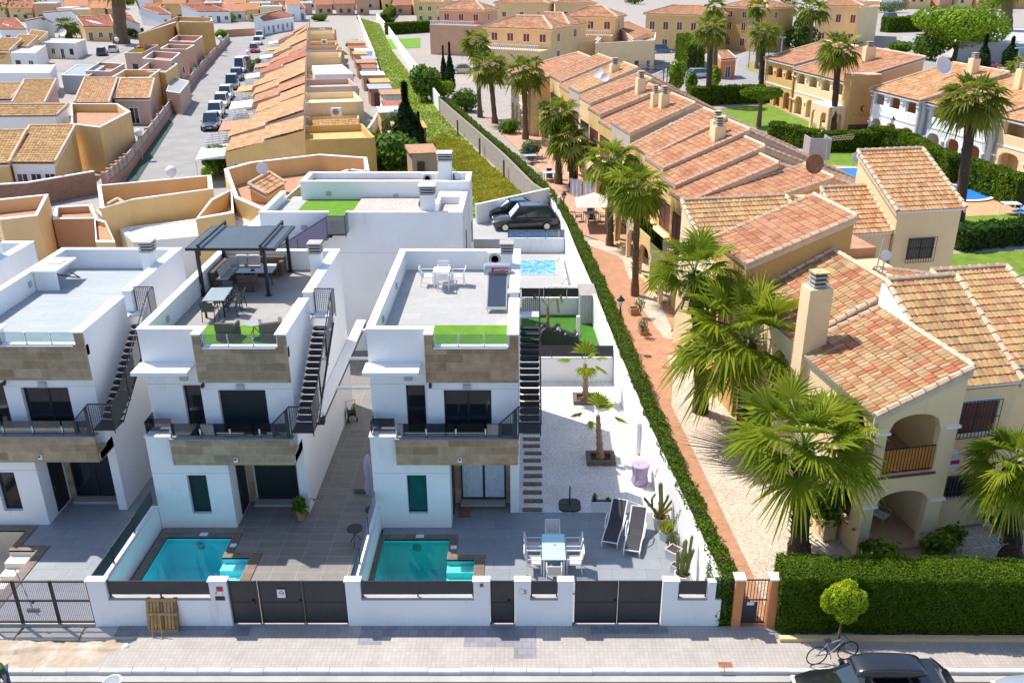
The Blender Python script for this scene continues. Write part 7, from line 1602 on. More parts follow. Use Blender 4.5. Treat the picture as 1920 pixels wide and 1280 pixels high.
def px_box(label, px, zt, wall, floor='pinkpave', par=.9, th=.25, name='house', cat='house', group=None, wins=0, zs=None, cap_='cap', z0=0, open_=False):
 P = [at(u, v, (zs[i] if zs else zt)) for i, (u, v) in enumerate(px)]; r = thing(name, label, cat, (P[0].x, P[0].y, z0), 0, group)
 n = len(P); c = sum(P, Vector())/n; m = MB()
 ccw = sum((P[i].x*P[(i+1) % n].y-P[(i+1) % n].x*P[i].y) for i in range(n)) > 0
 Q = P if ccw else P[::-1]
 m.prism([(x.x, x.y) for x in [c+(x-c)*.97 for x in Q]], z0, zt-par, wall)
 cm = MB()
 for i in range(n):
  a, b = Q[i], Q[(i+1) % n]; ai = a+(c-a)*min(.5, th*1.6/((c-a).length)); bi = b+(c-b)*min(.5, th*1.6/((c-b).length))
  m.hexa([(a.x, a.y, z0), (b.x, b.y, z0), (bi.x, bi.y, z0), (ai.x, ai.y, z0), (a.x, a.y, a.z), (b.x, b.y, b.z), (bi.x, bi.y, b.z), (ai.x, ai.y, a.z)], wall)
  cm.hexa([(a.x, a.y, a.z+.003), (b.x, b.y, b.z+.003), (bi.x, bi.y, b.z+.003), (ai.x, ai.y, a.z+.003), (a.x, a.y, a.z+.06), (b.x, b.y, b.z+.06), (bi.x, bi.y, b.z+.06), (ai.x, ai.y, a.z+.06)], cap_)
 m.obj('wall', r, world=True); cm.obj('coping', r, world=True)
 f = MB(); f.poly([(x.x, x.y, zt-par+.01) for x in [c+(x-c)*.96 for x in Q]], floor); f.obj('roof_terrace', r, world=True)
 if wins:
  for i in range(n):
   a, b = Q[i], Q[(i+1) % n]; L = (b-a).length; kk = int(L/2.3)
   if L < 1.8 or -(b.x-a.x) > -.15*L: continue
   for k in range(max(1, kk)): s_ = L*(k+.5)/max(1, kk); facade_win(r, a, b, s_-.45, s_+.45, .9 if k % 2 else .1, 2.1, fr='cap' if k % 3 else 'wood_dark')
 return r
OT = 'ochre houses left of the street'
# street, walls, far paving
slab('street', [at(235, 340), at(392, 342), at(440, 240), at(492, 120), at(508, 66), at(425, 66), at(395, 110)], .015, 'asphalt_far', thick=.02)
slab('green_footpath', [at(228, 350), at(258, 340), at(326, 232), at(316, 224)], .03, 'green_path', thick=.02)
slab('back_alley', [at(100, 134), at(150, 134), at(235, 95), at(300, 82), at(240, 88), at(170, 100)], .02, 'asphalt_far', thick=.02)
r = thing('boundary_wall', 'long brick wall with pale concrete panels along the left side of the street', 'wall', tuple(at(300, 260))[:2]+(0,))
wl_ = [tuple(at(u, v))[:2] for u, v in ((200, 362), (240, 325), (300, 243), (345, 180), (390, 122), (430, 78))]
ribbon(wl_, (0, .25), 0, .9, 'brick_wall_street', 'wall', r); ribbon(wl_, (.0, .12), .902, 1.8, 'panel_grey', 'wall_panels', r)
for i in range(len(wl_)-1):
 for k in range(5): a = Vector(wl_[i]).lerp(Vector(wl_[i+1]), k/5); q = MB(); q.cbox(a.x, a.y, 0, .35, .35, 1.95, 'brick_wall_street'); q.obj('pier', r, world=True)
r = thing('boundary_wall', 'brick wall closing the far end of the street', 'wall', tuple(at(470, 66))[:2]+(0,)); ribbon([tuple(at(u, v))[:2] for u, v in ((425, 70), (475, 67), (512, 60))], (0, .3), 0, 1.9, 'brick_wall_street', 'wall', r)
r = thing('boundary_wall', 'dark grey stone wall with a pale top behind the ochre parapets at the left', 'wall', tuple(at(90, 360))[:2]+(0,)); wq = [tuple(at(u, v))[:2] for u, v in ((-40, 392), (60, 385), (182, 362))]; ribbon(wq, (0, .3), 0, 2.0, 'brickwall_red', 'wall', r); ribbon(wq, (.0, .33), 2.003, 2.1, 'cap', 'coping', r)
# left houses (pixel corners taken from a threefold enlargement)
def q3(a, b, c, d, ze, zr, m): return tuple([(x[0]/3, x[1]/3) for x in (a, b, c, d)])+(ze, zr, m)
px_roof_house('ochre house with white arched windows and twin tile roofs left of the street', [q3((60, 915), (310, 915), (425, 708), (168, 712), 3.2, 4.6, 'rt_ochre'), q3((-190, 925), (50, 920), (150, 735), (-90, 740), 3.2, 4.6, 'rt_ochre')], 'yellow_ochre', group=OT, seg=4)
r = [o for o in bpy.data.objects if o.name == 'house'][0]; A_ = at(22, 303, 3.2)+Vector((.1, -.12, 0)); B_ = at(104, 303, 3.2)+Vector((-.1, -.12, 0)); m = MB(); m.box(A_.x, B_.x, A_.y-.1, A_.y, 0, 2.9, 'white'); m.obj('front_wall', r, world=True)
for k in range(3): facade_win(r, (A_.x, A_.y-.1), (B_.x, A_.y-.1), .2+k*1.25, 1.2+k*1.25, .1 if k == 0 else .8, 2.2)
px_roof_house('white-banded house with one long tile strip behind the twin-roofed ochre house', [q3((-60, 655), (318, 652), (385, 590), (0, 592), 5.0, 5.8, 'rt_ochre')], 'white', group=OT)
px_box('blocky ochre house with white-edged parapets in front of the pink twin roofs', tw3([(400, 700), (560, 720), (735, 630), (660, 585), (400, 585)]), 4.6, 'yellow_ochre', 'rt_flat', group=OT)
px_roof_house('pinkish house with two square tile roofs beside the street wall', [q3((418, 578), (612, 580), (660, 442), (478, 442), 3.3, 4.9, 'rt_orange'), q3((640, 556), (842, 556), (868, 447), (680, 447), 3.3, 4.7, 'rt_orange')], 'pinkish', group=OT, seg=4)
px_roof_house('pinkish house with twin curved tile roofs near the left edge', [q3((68, 580), (250, 582), (316, 449), (138, 452), 3.3, 4.6, 'rt_ochre'), q3((-140, 562), (62, 560), (136, 470), (-50, 472), 3.3, 4.4, 'rt_ochre')], 'pinkish', group=OT, seg=4)
px_box('low white shed with slatted roof and a row of dark windows, left edge', tw3([(-60, 412), (280, 412), (312, 366), (-20, 366)]), 3.6, 'white', 'slat_white', par=.05, group='sheds left of the street', name='shed', cat='shed', wins=5)
px_box('pale metal garage roof beside the twin curved tile roofs', tw3([(345, 425), (500, 428), (590, 372), (430, 368)]), 2.8, 'grey_metal', 'corr_metal', par=.03, group='sheds left of the street', name='shed', cat='shed')
px_box('white flat porch roof on posts left of the brick alley wall', tw3([(215, 240), (420, 246), (480, 222), (290, 218)]), 3.2, 'white', 'slat_white', par=.03, group='sheds left of the street', name='shed', cat='shed', wins=2)
px_box('small white arched kiosk house in front of the porch roof', tw3([(55, 300), (200, 300), (258, 255), (110, 262)]), 3.4, 'white', 'slat_white', par=.1, group='sheds left of the street', name='shed', cat='shed', wins=3)
for i, (a, b, c, d) in enumerate((((-60, 285), (50, 290), (125, 222), (10, 215)), ((45, 262), (150, 266), (215, 205), (110, 198)), ((135, 240), (215, 232), (270, 185), (180, 170)), ((-100, 330), (20, 332), (60, 300), (-60, 296)))):
 px_roof_house('yellow-roofed row house at the left edge, %s of four' % words[i], [q3(a, b, c, d, 3.6, 4.6, 'rt_ochre')], 'yellow_ochre', group='yellow-roofed row houses', tw=.4)
for i, (pts, zt, wl, lab) in enumerate(([((620, 440), (840, 440), (905, 392), (700, 395)), 4.8, 'yellow_ochre', 'ochre flat roof house just behind the pink twin roofs'], [((770, 400), (930, 410), (1000, 360), (860, 340)), 4.6, 'yellow_ochre', 'ochre open-topped house with an orange inner wall'],
 [((800, 330), (960, 345), (1015, 300), (860, 290)), 5.2, 'pinkish', 'grey-pink flat house with a concrete roof slab by the street wall'], [((900, 275), (1050, 280), (1095, 255), (945, 250)), 5.0, 'salmon', 'salmon house with a stepped parapet beside the street'], [((950, 232), (1090, 240), (1140, 205), (1000, 200)), 5.0, 'salmon', 'farther salmon house with an inner stair'], [((700, 300), (800, 300), (890, 255), (790, 255)), 4.0, 'pinkish', 'low pink terrace behind the yellow flag'], [((480, 400), (620, 405), (700, 360), (560, 352)), 3.2, 'pinkish', 'low pale roof terrace behind the metal garage roof'])):
 px_box(lab, tw3(pts), zt, wl, 'rt_flat', group='boxy houses left of the street', wins=2)
px_box('grey corrugated lean-to roof against the street wall', tw3([(935, 515), (1010, 527), (1065, 460), (965, 435)]), 2.9, 'pinkish', 'corr_metal', par=.03, name='shed', cat='shed')
px_box('big plain ochre house with stepped walls at the far end of the street', tw3([(775, 195), (985, 125), (1160, 125), (1195, 120), (1190, 100), (1000, 95)]), 6.4, 'ochre', 'rt_flat', group=OT)
px_box('tall ochre end house with a sloping gable beside the street', tw3([(985, 155), (1185, 165), (1200, 130), (1000, 125)]), 6.6, 'ochre', 'rt_flat', group=OT, zs=[5.4, 5.4, 6.8, 6.8])
# ochre parapet houses directly behind the white villas
mbz = 4.4
k_ = 1920/500.
def b4(pts): return [(x/3.84, 270+y/3.84) for x, y in pts]
r = px_box('ochre parapet house with an open roof court behind the left white house', b4([(940, 408), (1535, 326), (1520, 228), (700, 302), (725, 470)]), 4.8, 'yellow_ochre', 'rt_flat', par=1.7, th=.22, group='ochre parapet houses behind the white villas')
r = px_box('ochre stair wall with a white slanting top right of the open roof court', b4([(1410, 545), (1685, 500), (1670, 330), (1520, 400)]), 4.4, 'yellow_ochre', 'rt_flat', par=1.0, group='ochre parapet houses behind the white villas')
px_box('white sheet-covered patio roof behind the dark pergola', b4([(850, 610), (960, 712), (1500, 660), (1830, 575), (1700, 508), (1410, 545)]), 3.1, 'white', 'sheet', par=.02, name='awning', cat='patio roof')
px_roof_house('small tile-roofed porch of the ochre parapet house', [tuple(b4([(792, 575), (960, 478), (850, 405), (700, 490)]))+(3.6, 4.0, 'rt_orange')], 'yellow_ochre', wins=False, name='porch', cat='porch')
px_box('pale yellow parapet house at the left edge behind the white roofs', b4([(0, 550), (270, 520), (350, 365), (0, 400), (-150, 420)]), 4.0, 'cream', 'rt_flat', par=.9, group='ochre parapet houses behind the white villas')
px_box('narrow ochre house end with a white chimney box between the white roofs', b4([(690, 712), (830, 712), (760, 560), (680, 540)]), 4.3, 'yellow_ochre', 'rt_flat', par=.3, group='ochre parapet houses behind the white villas')
px_box('ochre house with a satellite dish and white door behind the rear white house', [(440, 372), (505, 400), (560, 352), (660, 318), (693, 322), (688, 296), (600, 290), (468, 305), (420, 318)], 4.4, 'yellow_ochre', 'rt_flat', par=1.4, group='ochre parapet houses behind the white villas')
px_roof_house('tile-roofed porch below the satellite dish of the ochre house', [((500, 366), (535, 344), (505, 325), (466, 347), 3.7, 4.3, 'rt_orange')], 'yellow_ochre', wins=False, name='porch', cat='porch')
dish(at(492, 318, 4.9), 'pale satellite dish above the tiled porch of the ochre house', 'dish', .45, rad(20), .4); dish(at(118, 62, 4.5), 'white satellite dish over the yellow-roofed row houses', 'dish', .9, rad(0), .6)
px_box('brick-red low patio walls between the ochre parapet houses', b4([(380, 545), (700, 540), (660, 440), (400, 455)]), 2.4, 'salmon', 'rt_flat', par=.5, name='patio', cat='patio')
# ---- terrace on the right side of the street: a long row of roofs sloping to the street
fR = lambda t: Vector((-20.4, 82.4, 0)).lerp(Vector((-50.3, 216, 0)), t); fE = lambda t: Vector((-28.6, 84.5, 0)).lerp(Vector((-55.2, 213, 0)), t)
NR = 17; ro_m = ['rt_orange', 'rt_orange', 'rt_beige', 'rt_orange', 'rt_salmon', 'rt_orange']
for i in range(NR):
 t0, t1 = i/NR, (i+.93)/NR; g = random.Random(i*7+1)
 sh = g.uniform(-1.0, 1.3) if i else 0
 e0, e1, g0, g1 = fE(t0)+Vector((sh, 0, 0)), fE(t1)+Vector((sh, 0, 0)), fR(t0), fR(t1)
 r = thing('terraced_house', 'row house with a long tile roof sloping to the street, %s from the near end' % (words+['fourteenth', 'fifteenth', 'sixteenth', 'seventeenth'])[i], 'house', e0, 0, 'terraced houses right of the street')
 wl = ['yellow_ochre', 'pinkish', 'ochre', 'cream_pale', 'salmon'][i % 5]; ze, zr = 3.1, 5.7+g.uniform(-.2, .4)
 m = MB(); m.prism([(e0.x, e0.y), (g0.x, g0.y), (g1.x, g1.y), (e1.x, e1.y)], 0, [ze-.1, zr-.12, zr-.12, ze-.1], wl); m.obj('wall', r, world=True)
 mid0, mid1 = e0.lerp(g0, .48), e1.lerp(g1, .48); rfm = 'rt_red' if i in (8, 9) else ro_m[i % 6]; zm = ze+(zr-ze)*.42
 def zz(v, z): return Vector((v.x, v.y, z))
 tiles(zz(e1, ze), zz(e0, ze), zz(mid0, zm), zz(mid1, zm), rfm, r, seg=3, tw=.34, tl=.5); tiles(zz(mid1, zm+.25), zz(mid0, zm+.25), zz(g0, zr), zz(g1, zr), rfm, r, seg=3, tw=.34, tl=.5)
 # back part: flat terrace, penthouse or lean-to
 b0, b1 = g0+Vector((5.5+g.uniform(-.5, 1), 1.2, 0)), g1+Vector((5.5, 1.2, 0)); wl2 = ['ochre', 'yellow_ochre', 'cream_pale', 'white', 'pinkish', 'cream'][i % 6]; hz = [4.6, 4.2, 5.6, 3.6, 5.2, 4.4][i % 6]
 m = MB(); m.prism([(g0.x+.02, g0.y), (b0.x, b0.y), (b1.x, b1.y), (g1.x+.02, g1.y)], 0, hz-.7, wl2)
 for a, b in ((g0, b0), (b0, b1), (g1, b1)):
  d = (b-a).normalized()*.2; nn = Vector((-d.y, d.x, 0)); m.prism([(a.x, a.y), (b.x, b.y), (b.x+nn.x, b.y+nn.y), (a.x+nn.x, a.y+nn.y)], 0, hz, wl2)
 m.obj('back_wall', r, world=True)
 if i == 5: m = MB(); m.prism([(g0.x+1, g0.y+1), (b0.x-.5, b0.y+.7), (b1.x-.5, b1.y-.5), (g1.x+1, g1.y-.5)], hz-.7, [hz+1.3, hz+1.3, hz+1.8, hz+1.8], 'white'); m.obj('roof_room', r, world=True)
 elif i % 2 == 1: tiles(zz(g0+Vector((.4, -.2, 0)), hz-.4), zz(b0+Vector((0, -.2, 0)), hz-.4), zz(b0.lerp(b1, .45), hz+.3), zz(g0.lerp(g1, .45)+Vector((.4, 0, 0)), hz+.3), 'rt_ochre', r, 'lean_to_roof', seg=3, tw=.34, tl=.5)
 facade_win(r, g0, b0, 1.2, 2.6, 1.0, 2.2); facade_win(r, e0, g0, .8, 2.0, .6, 2.1, fr='cap'); facade_win(r, e1, e0, 1.5, 3.5, .6, 2.1, fr='cap')
 # front yard with pergola beams or a sheet roof
 yard = thing('front_yard_pergola' if i % 2 else 'lean_to', ('white slatted pergola' if i % 2 else 'pale sheet roof')+' in the front yard of the row house, '+(words+['fourteenth', 'fifteenth', 'sixteenth', 'seventeenth'])[i]+' from the near end', 'pergola' if i % 2 else 'lean-to', e0, 0, 'small roofs in the street front yards')
 o0, o1 = e0+Vector((-2.6-sh*.6, -.8, 0)), e1+Vector((-2.6-sh*.6, -.8, 0)); m = MB()
 if i % 2:
  for k in range(5): a, b = zz(e0.lerp(e1, k/5), 2.6), zz(o0.lerp(o1, k/5), 2.4); m.tube([a, b], .08, 4, 'plastic_white')
  m.obj('beams', yard, world=True)
 else: m.prism([(o0.x, o0.y), (e0.x-.05, e0.y), (e1.x-.05, e1.y-1), (o1.x, o1.y-1)], 2.45, [2.5, 2.75, 2.75, 2.5], ['slat_white', 'rt_flat', 'sheet', 'awning'][(i//2) % 4]); m.obj('roof', yard, world=True)
 m = MB()
 for v in (o0, o1): m.tube([zz(v, 0), zz(v, 2.45)], .06, 5, 'plastic_white')
 objs(m, 'post', yard, world=True)
 if i % 2 == 0: leaves_p = o0.lerp(o1, .5)+Vector((.8, 0, 0)); sb = blob_tree(leaves_p, [(0, 0, .7, .8, 1.6, .7), (.4, 1, .9, .6, .6, .5)], 260, .28, 'leaf_bright', 'bush in the street front yard of the row house, %s from the near end' % (words+['fourteenth', 'fifteenth', 'sixteenth', 'seventeenth'])[i], 'shrub', None, 'shrub', 'bushes in the street front yards', i)
 # back yards: shed or canopy
 c0 = b0+Vector((3.0, 2.5, 0)); m = MB(); hs = 2.1+g.uniform(0, .6); wd = g.uniform(2.0, 3.4)
 m.prism([(c0.x, c0.y), (c0.x+wd, c0.y+.5), (c0.x+wd-.8, c0.y+3.0), (c0.x-.8, c0.y+2.5)], 0, hs, ['pinkish', 'white', 'brick_red', 'yellow_ochre'][i % 4]); yd = thing('shed', 'back yard shed behind the row house, %s from the near end' % (words+['fourteenth', 'fifteenth', 'sixteenth', 'seventeenth'])[i], 'shed', c0, 0, 'sheds in the back yards'); m.obj('wall', yd, world=True)
 m = MB(); m.prism([(c0.x-.2, c0.y-.2), (c0.x+wd+.2, c0.y+.3), (c0.x+wd-.6, c0.y+3.2), (c0.x-1.0, c0.y+2.7)], hs+.01, [hs+.1, hs+.1, hs+.4, hs+.4], ['rt_flat', 'grey_metal', 'awning', 'slat_white', 'farroof'][i % 5]); m.obj('roof', yd, world=True)
 m = MB(); m.box(c0.x+.5, c0.x+1.2, c0.y-.04, c0.y+.12, .05, 1.8, 'wood_dark'); m.obj('door', yd, world=True)
r = thing('boundary_wall', 'low wall between the back yards and the weedy strip', 'wall', tuple(at(725, 200))[:2]+(0,)); ribbon([tuple(at(u, v))[:2] for u, v in ((640, 345), (700, 250), (724, 202), (700, 110), (672, 38))], (0, .25), 0, 1.6, 'cap', 'wall', r)
slab('yards', [at(570, 300), at(650, 330), at(720, 200), at(668, 34), at(600, 34)], .005, 'farpave', thick=.02)
# ---- apartment blocks with hipped roofs, centre top
def hip_block(label, u0, v0, u1, v1, ze, depth, wall, zr=1.7, z0=0, rows=((.7, 2.1),), nw=3, roof='rt_salmon', ang=None, group=None, name='apartment_block', bal=None, over=.5, pane='maroon'):
 a, b = at(u0, v0, ze), at(u1, v1, ze); d = (b-a).normalized(); n = Vector((-d.y, d.x, 0)); L = (b-a).length
 r = thing(name, label, 'apartment building', (a.x, a.y, z0), 0, group)
 P = [a+d*over+n*over, b-d*over+n*over, b-d*over+n*(depth-over), a+d*over+n*(depth-over)]
 m = MB(); m.prism([(p.x, p.y) for p in P], z0, ze-.05, wall); m.obj('wall', r, world=True)
 m = MB(); Q = [a, b, b+n*depth, a+n*depth]; m.prism([(p.x, p.y) for p in Q], ze-.3, ze-.02, 'cream_pale'); m.obj('eaves', r, world=True)
 h = min(L, depth)/2; z_ = Vector((0, 0, zr)); R0, R1 = a+d*h*.9+n*depth/2+z_, b-d*h*.9+n*depth/2+z_
 tiles(a, b, R1, R0, roof, r, seg=3, tw=.5, tl=.6); tiles(b, b+n*depth, R1+d*.01, R1, roof, r, seg=3, tw=.5, tl=.6); tiles(a+n*depth, a, R0, R0-d*.01, roof, r, seg=3, tw=.5, tl=.6); tiles(b+n*depth, a+n*depth, R0, R1, roof, r, seg=2, tw=.8, tl=.8)
 m = MB()
 for p, q in ((a, R0), (b, R1), (R0, R1)): m.tube([p+Vector((0, 0, .1)), q+Vector((0, 0, .12))], .2, 5, 'verge')
 objs(m, 'ridge_tiles', r, world=True)
 for z_a, z_b in rows:
  for k in range(nw):
   s_ = over+(L-2*over)*(k+.5)/nw; facade_win(r, P[0], P[1], s_-over-.65, s_-over+.65, z_a, z_b, pane, 'cap')
  facade_win(r, P[1], P[2], depth*.25, depth*.25+1.2, z_a, z_b, pane, 'cap')
 if bal:
  zb, out = bal; m = MB(); A, B = P[0]-n*out, P[1]-n*out; m.prism([(A.x, A.y), (B.x, B.y), (P[1].x, P[1].y), (P[0].x, P[0].y)], z0, zb, wall); m.obj('terrace_wing', r, world=True)
  m = MB()
  for z in (zb+.02, zb+.85): m.prism([(A.x, A.y), (B.x, B.y), (B.x+n.x*.2, B.y+n.y*.2), (A.x+n.x*.2, A.y+n.y*.2)], z, z+.1, 'cap')
  nb = int((B-A).length/.4)
  for k in range(nb): c = A.lerp(B, (k+.5)/nb)+n*.1; m.cbox(c.x, c.y, zb+.12, .14, .14, .73, 'cap')
  m.obj('balustrade', r, world=True)
 return r
AG = 'salmon apartment blocks beyond the palms'
RW = ((.8, 2.2), (3.8, 5.2))
hip_block('salmon block with a white balustrade and hipped roof, leftmost of the far group', 818, 18, 908, 20, 9.2, 9, 'salmon', rows=((.8, 2.2), (3.8, 5.4), (6.9, 8.4)), nw=3, group=AG, bal=(6.2, 5))
hip_block('peach block with a hipped roof and balustraded terrace in the middle of the far group', 905, 51, 1036, 56, 8.8, 9, 'cream', rows=((.8, 2.2), (3.8, 5.2), (6.6, 8.0)), nw=4, group=AG, bal=(5.6, 5))
hip_block('peach tower block with a hipped roof right of the middle of the far group', 1056, 31, 1158, 33, 9.2, 9, 'cream', rows=((.8, 2.2), (3.8, 5.4), (6.9, 8.4)), nw=3, group=AG, bal=(6.0, 4))
hip_block('smaller peach roof behind the middle block of the far group', 968, 44, 1068, 48, 8.8, 8, 'cream', rows=((6.6, 8.0),), nw=2, group=AG)
px_roof_house('lower cream wing with a single tile slope beside the glass veranda', [((1188, 75), (1222, 60), (1180, 42), (1150, 45), 5.6, 7.2, 'rt_salmon')], 'cream_pale', group=AG, name='apartment_block', cat='apartment building')
px_box('plain cream flank wall block in front of the peach tower block', [(1050, 78), (1118, 76), (1125, 68), (1060, 70)], 5.8, 'cream', 'rt_flat', group=AG, name='apartment_block', cat='apartment building', wins=2)
px_box('cream lower block with a small balcony left of the metal pergola', [(1116, 82), (1228, 76), (1230, 62), (1130, 66)], 5.6, 'cream_pale', 'rt_flat', group=AG, name='apartment_block', cat='apartment building', wins=4)
hip_block('long orange block with maroon windows and a blue car in front', 1206, 26, 1345, 30, 8.0, 12, 'yellow_ochre', rows=((1.0, 2.6), (4.6, 6.4)), nw=5, group=AG)
hip_block('yellow block with balconies behind the two small top palms', 1352, 12, 1440, 16, 9.5, 12, 'ochre', rows=((1.0, 2.8), (4.4, 6.2), (7.2, 8.6)), nw=3, group=AG)
hip_block('yellow block with an arched window beside the tall cream flank wall', 1530, 10, 1620, 12, 9.0, 12, 'cream', rows=((1.0, 2.6), (5.0, 7.0)), nw=3, group=AG)
px_box('tall plain cream flank wall rising above the clipped hedge', [(1612, 15), (1648, 12), (1650, 2), (1620, 3)], 9.0, 'cream_pale', 'rt_flat', group=AG, name='apartment_block', cat='apartment building')
hip_block('distant salmon roofs behind the leftmost block of the far group', 1040, 6, 1120, 6, 7.0, 10, 'cream', rows=((3.0, 4.5),), nw=2, group=AG); hip_block('distant salmon roof cut by the top edge, above the middle block', 925, 6, 1030, 7, 7.0, 12, 'cream', rows=((3.0, 4.5),), nw=3, group=AG)
hip_block('small cream block with dark windows behind the far clipped hedge', 776, 4, 832, 5, 6.5, 9, 'cream', rows=((.8, 2.2), (3.8, 5.2)), nw=3, group=AG)
# gatehouse
px_roof_house('small terracotta gatehouse with a tile roof beside the barrier', [((1352, 112), (1381, 110), (1365, 96), (1342, 97), 3.4, 4.2, 'rt_salmon')], 'terracotta_wall', name='gatehouse', cat='gatehouse')
# ---- the arched apartments on the right
class_words = {}
def arch_block(label, a0, b0, b1, ze, zr, depth, wall, roof, bays, storeys, group='arched apartments round the lawn', proj=1.6, trim='cap', shade='terracotta_wall', win=True):
 F = Frame('apartment_block', label, 'apartment building', a0, (b0+b1)/2, group=group)
 m = F.mb(); m.prism([(a0+proj, b0), (a0+depth, b0), (a0+depth, b1), (a0+proj, b1)], 0, [ze+.3, zr-.1, zr-.1, ze+.3], shade); m.obj('back_wall', F.r)
 m = F.mb(); L = b1-b0; ops = []
 for s in range(storeys):
  zb = .15+s*3.0
  for k in range(bays):
   c = L*(k+.5)/bays; w_ = L/bays*.62; ops.append((c-w_/2, c+w_/2, zb+(1.0 if s else 0), zb+1.9, .5))
 archwall(m, (a0, b1), (a0, b0), 0, ze-.1, .35, ops, wall, 7)
 m.box(a0, a0+proj, b0, b0+.3, 0, ze-.1, wall); m.box(a0, a0+proj, b1-.3, b1, 0, ze-.1, wall)
 for s in range(1, storeys): m.box(a0+.351, a0+proj, b0+.3, b1-.3, s*3.0, s*3.0+.15, wall)
 m.obj('wall', F.r)
 m = F.mb()
 for k in range(bays+1):
  for s in range(storeys): c = b1-L*k/bays; m.cbox(a0-.04, min(b1-.2, max(b0+.2, c)), 1.95+s*3.0, .3, .5, .12, trim)
 m.obj('imposts', F.r)
 q = [F.w(a0-.4, b1+.2, ze), F.w(a0-.4, b0-.2, ze), F.w(a0+depth, b0-.2, zr), F.w(a0+depth, b1+.2, zr)]; tiles(q[0], q[1], q[2], q[3], roof, F.r, seg=3, tw=.36, tl=.5)
 m = MB()
 for p, r_ in ((q[0], q[3]), (q[1], q[2]), (q[3], q[2])): m.tube([p+Vector((0, 0, .1)), r_+Vector((0, 0, .1))], .16, 6, 'verge')
 objs(m, 'verge_tiles', F.r, world=True)
 for s in range(1, storeys):
  m = F.mb(); m.box(a0-.05, a0-.002, b0+.3, b1-.3, s*3.0+.02, s*3.0+.2, trim); m.obj('balcony_sill', F.r)
 if win: winf(F, a0+proj+1.0, a0+proj+2.2, b0, 3.6, 5.0, pane='maroon', frame='cap'); winf(F, a0+proj+1.0, a0+proj+2.2, b0, .8, 2.2, pane='maroon', frame='cap')
 return F
F = arch_block('yellow arched apartment block left of the leaning palm, farthest round the lawn', 60.5, 118, 127, 6.4, 8.6, 9, 'ochre', 'rt_salmon', 3, 2)
F = arch_block('cream apartment block with a long white balcony behind the leaning palm', 60.2, 103.5, 117, 5.9, 8.6, 10, 'cream_pale', 'rt_salmon', 4, 2, shade='cream'); chimney(F, 66.5, 110, 7.6, 9.4, 1.4, .9)
arch_block('cream villa with arched porches behind the far cluster of three palms', 21.0, 107.5, 119, 6.2, 8.4, 9, 'cream_pale', 'rt_salmon', 4, 2, group=None, shade='cream')
# the plain flank with the moon emblem
F = Frame('apartment_block', 'yellow plain-fronted apartment end wall carrying a moon and star emblem', 'apartment building', 60, 102, group='arched apartments round the lawn')
m = F.mb(); m.box(59.6, 63.4, 101.4, 103.3, 0, 6.9, 'ochre'); archwall(m, (57.4, 106.5), (57.4, 101.8), 0, 3.1, .3, [(.4, 2.0, .1, 1.9, .5), (2.7, 4.3, .1, 1.9, .5)], 'cream_pale', 7); archwall(m, (57.4, 101.8), (59.58, 101.8), 0, 3.1, .3, [(.4, 1.8, .1, 1.9, .5)], 'cream_pale', 7); m.box(57.4, 59.58, 101.8, 106.5, 3.1, 3.25, 'white'); m.obj('wall', F.r); m = F.mb(); m.box(59.9, 63.1, 101.34, 101.395, .0, 1.1, 'wood_dark'); m.obj('plank_base', F.r)
m = F.mb(); m.box(59.5, 63.5, 101.3, 103.4, 6.902, 7.0, 'verge'); m.obj('coping', F.r)
q = F.mb(); vs = []
for k in range(13): t = rad(60+k*20); vs.append((61.6+.38*math.cos(t), 101.38, 3.0+.38*math.sin(t)))
for k in range(13): t = rad(300-k*20); vs.append((61.72+.26*math.cos(t), 101.38, 3.0+.28*math.sin(t)))
n = 13; pv = vs[:13]; pi_ = vs[13:][::-1]
for k in range(12): q.poly([pv[k], pv[k+1], pi_[k+1], pi_[k]], 'wood_dark')
q.obj('moon_emblem', F.r)
for k in range(11): q = F.mb(); x = 60.2+k*.29; q.cbox(x, 101.385, 2.1+.22*(k % 2), .12, .02, .12, 'wood_dark'); q.obj('star', F.r)
F = arch_block('white arched apartment block with the very large satellite dish on its roof', 60.8, 89.0, 98.5, 5.7, 8.4, 10, 'white', 'rt_orange', 3, 2); chimney(F, 69, 92.5, 7.6, 9.6, .9, .9)
F = arch_block('white and terracotta apartment block behind the tall leaning palm', 61.6, 78.5, 88.6, 5.6, 8.2, 10, 'white', 'rt_orange', 3, 2, proj=1.8); chimney(F, 68.5, 84, 7.4, 9.4, .9, .9); chimney(F, 68.5, 82.5, 7.4, 9.4, .9, .9)
F = arch_block('cream apartment block with tall arches at the right edge of the photo', 62.4, 64.5, 78.2, 5.7, 8.2, 10, 'cream_pale', 'rt_orange', 3, 2, shade='cream')
# white wall and road beyond, far canopy
r = thing('boundary_wall', 'long white wall beyond the arched apartments, under the big tree', 'wall', tuple(at(1850, 120))[:2]+(0,)); ribbon([tuple(at(u, v))[:2] for u, v in ((1690, 96), (1780, 105), (1890, 118))], (0, .3), 0, 3.2, 'white', 'wall', r)
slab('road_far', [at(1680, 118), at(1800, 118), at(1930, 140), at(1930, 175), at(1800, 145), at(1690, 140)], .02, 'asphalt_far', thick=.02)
px_box('grey canopy roof beside the big tree at the right edge', [(1800, 78), (1960, 84), (1960, 52), (1870, 52)], 4.0, 'grey_metal', 'fargreyroof', par=.03, name='canopy', cat='canopy')
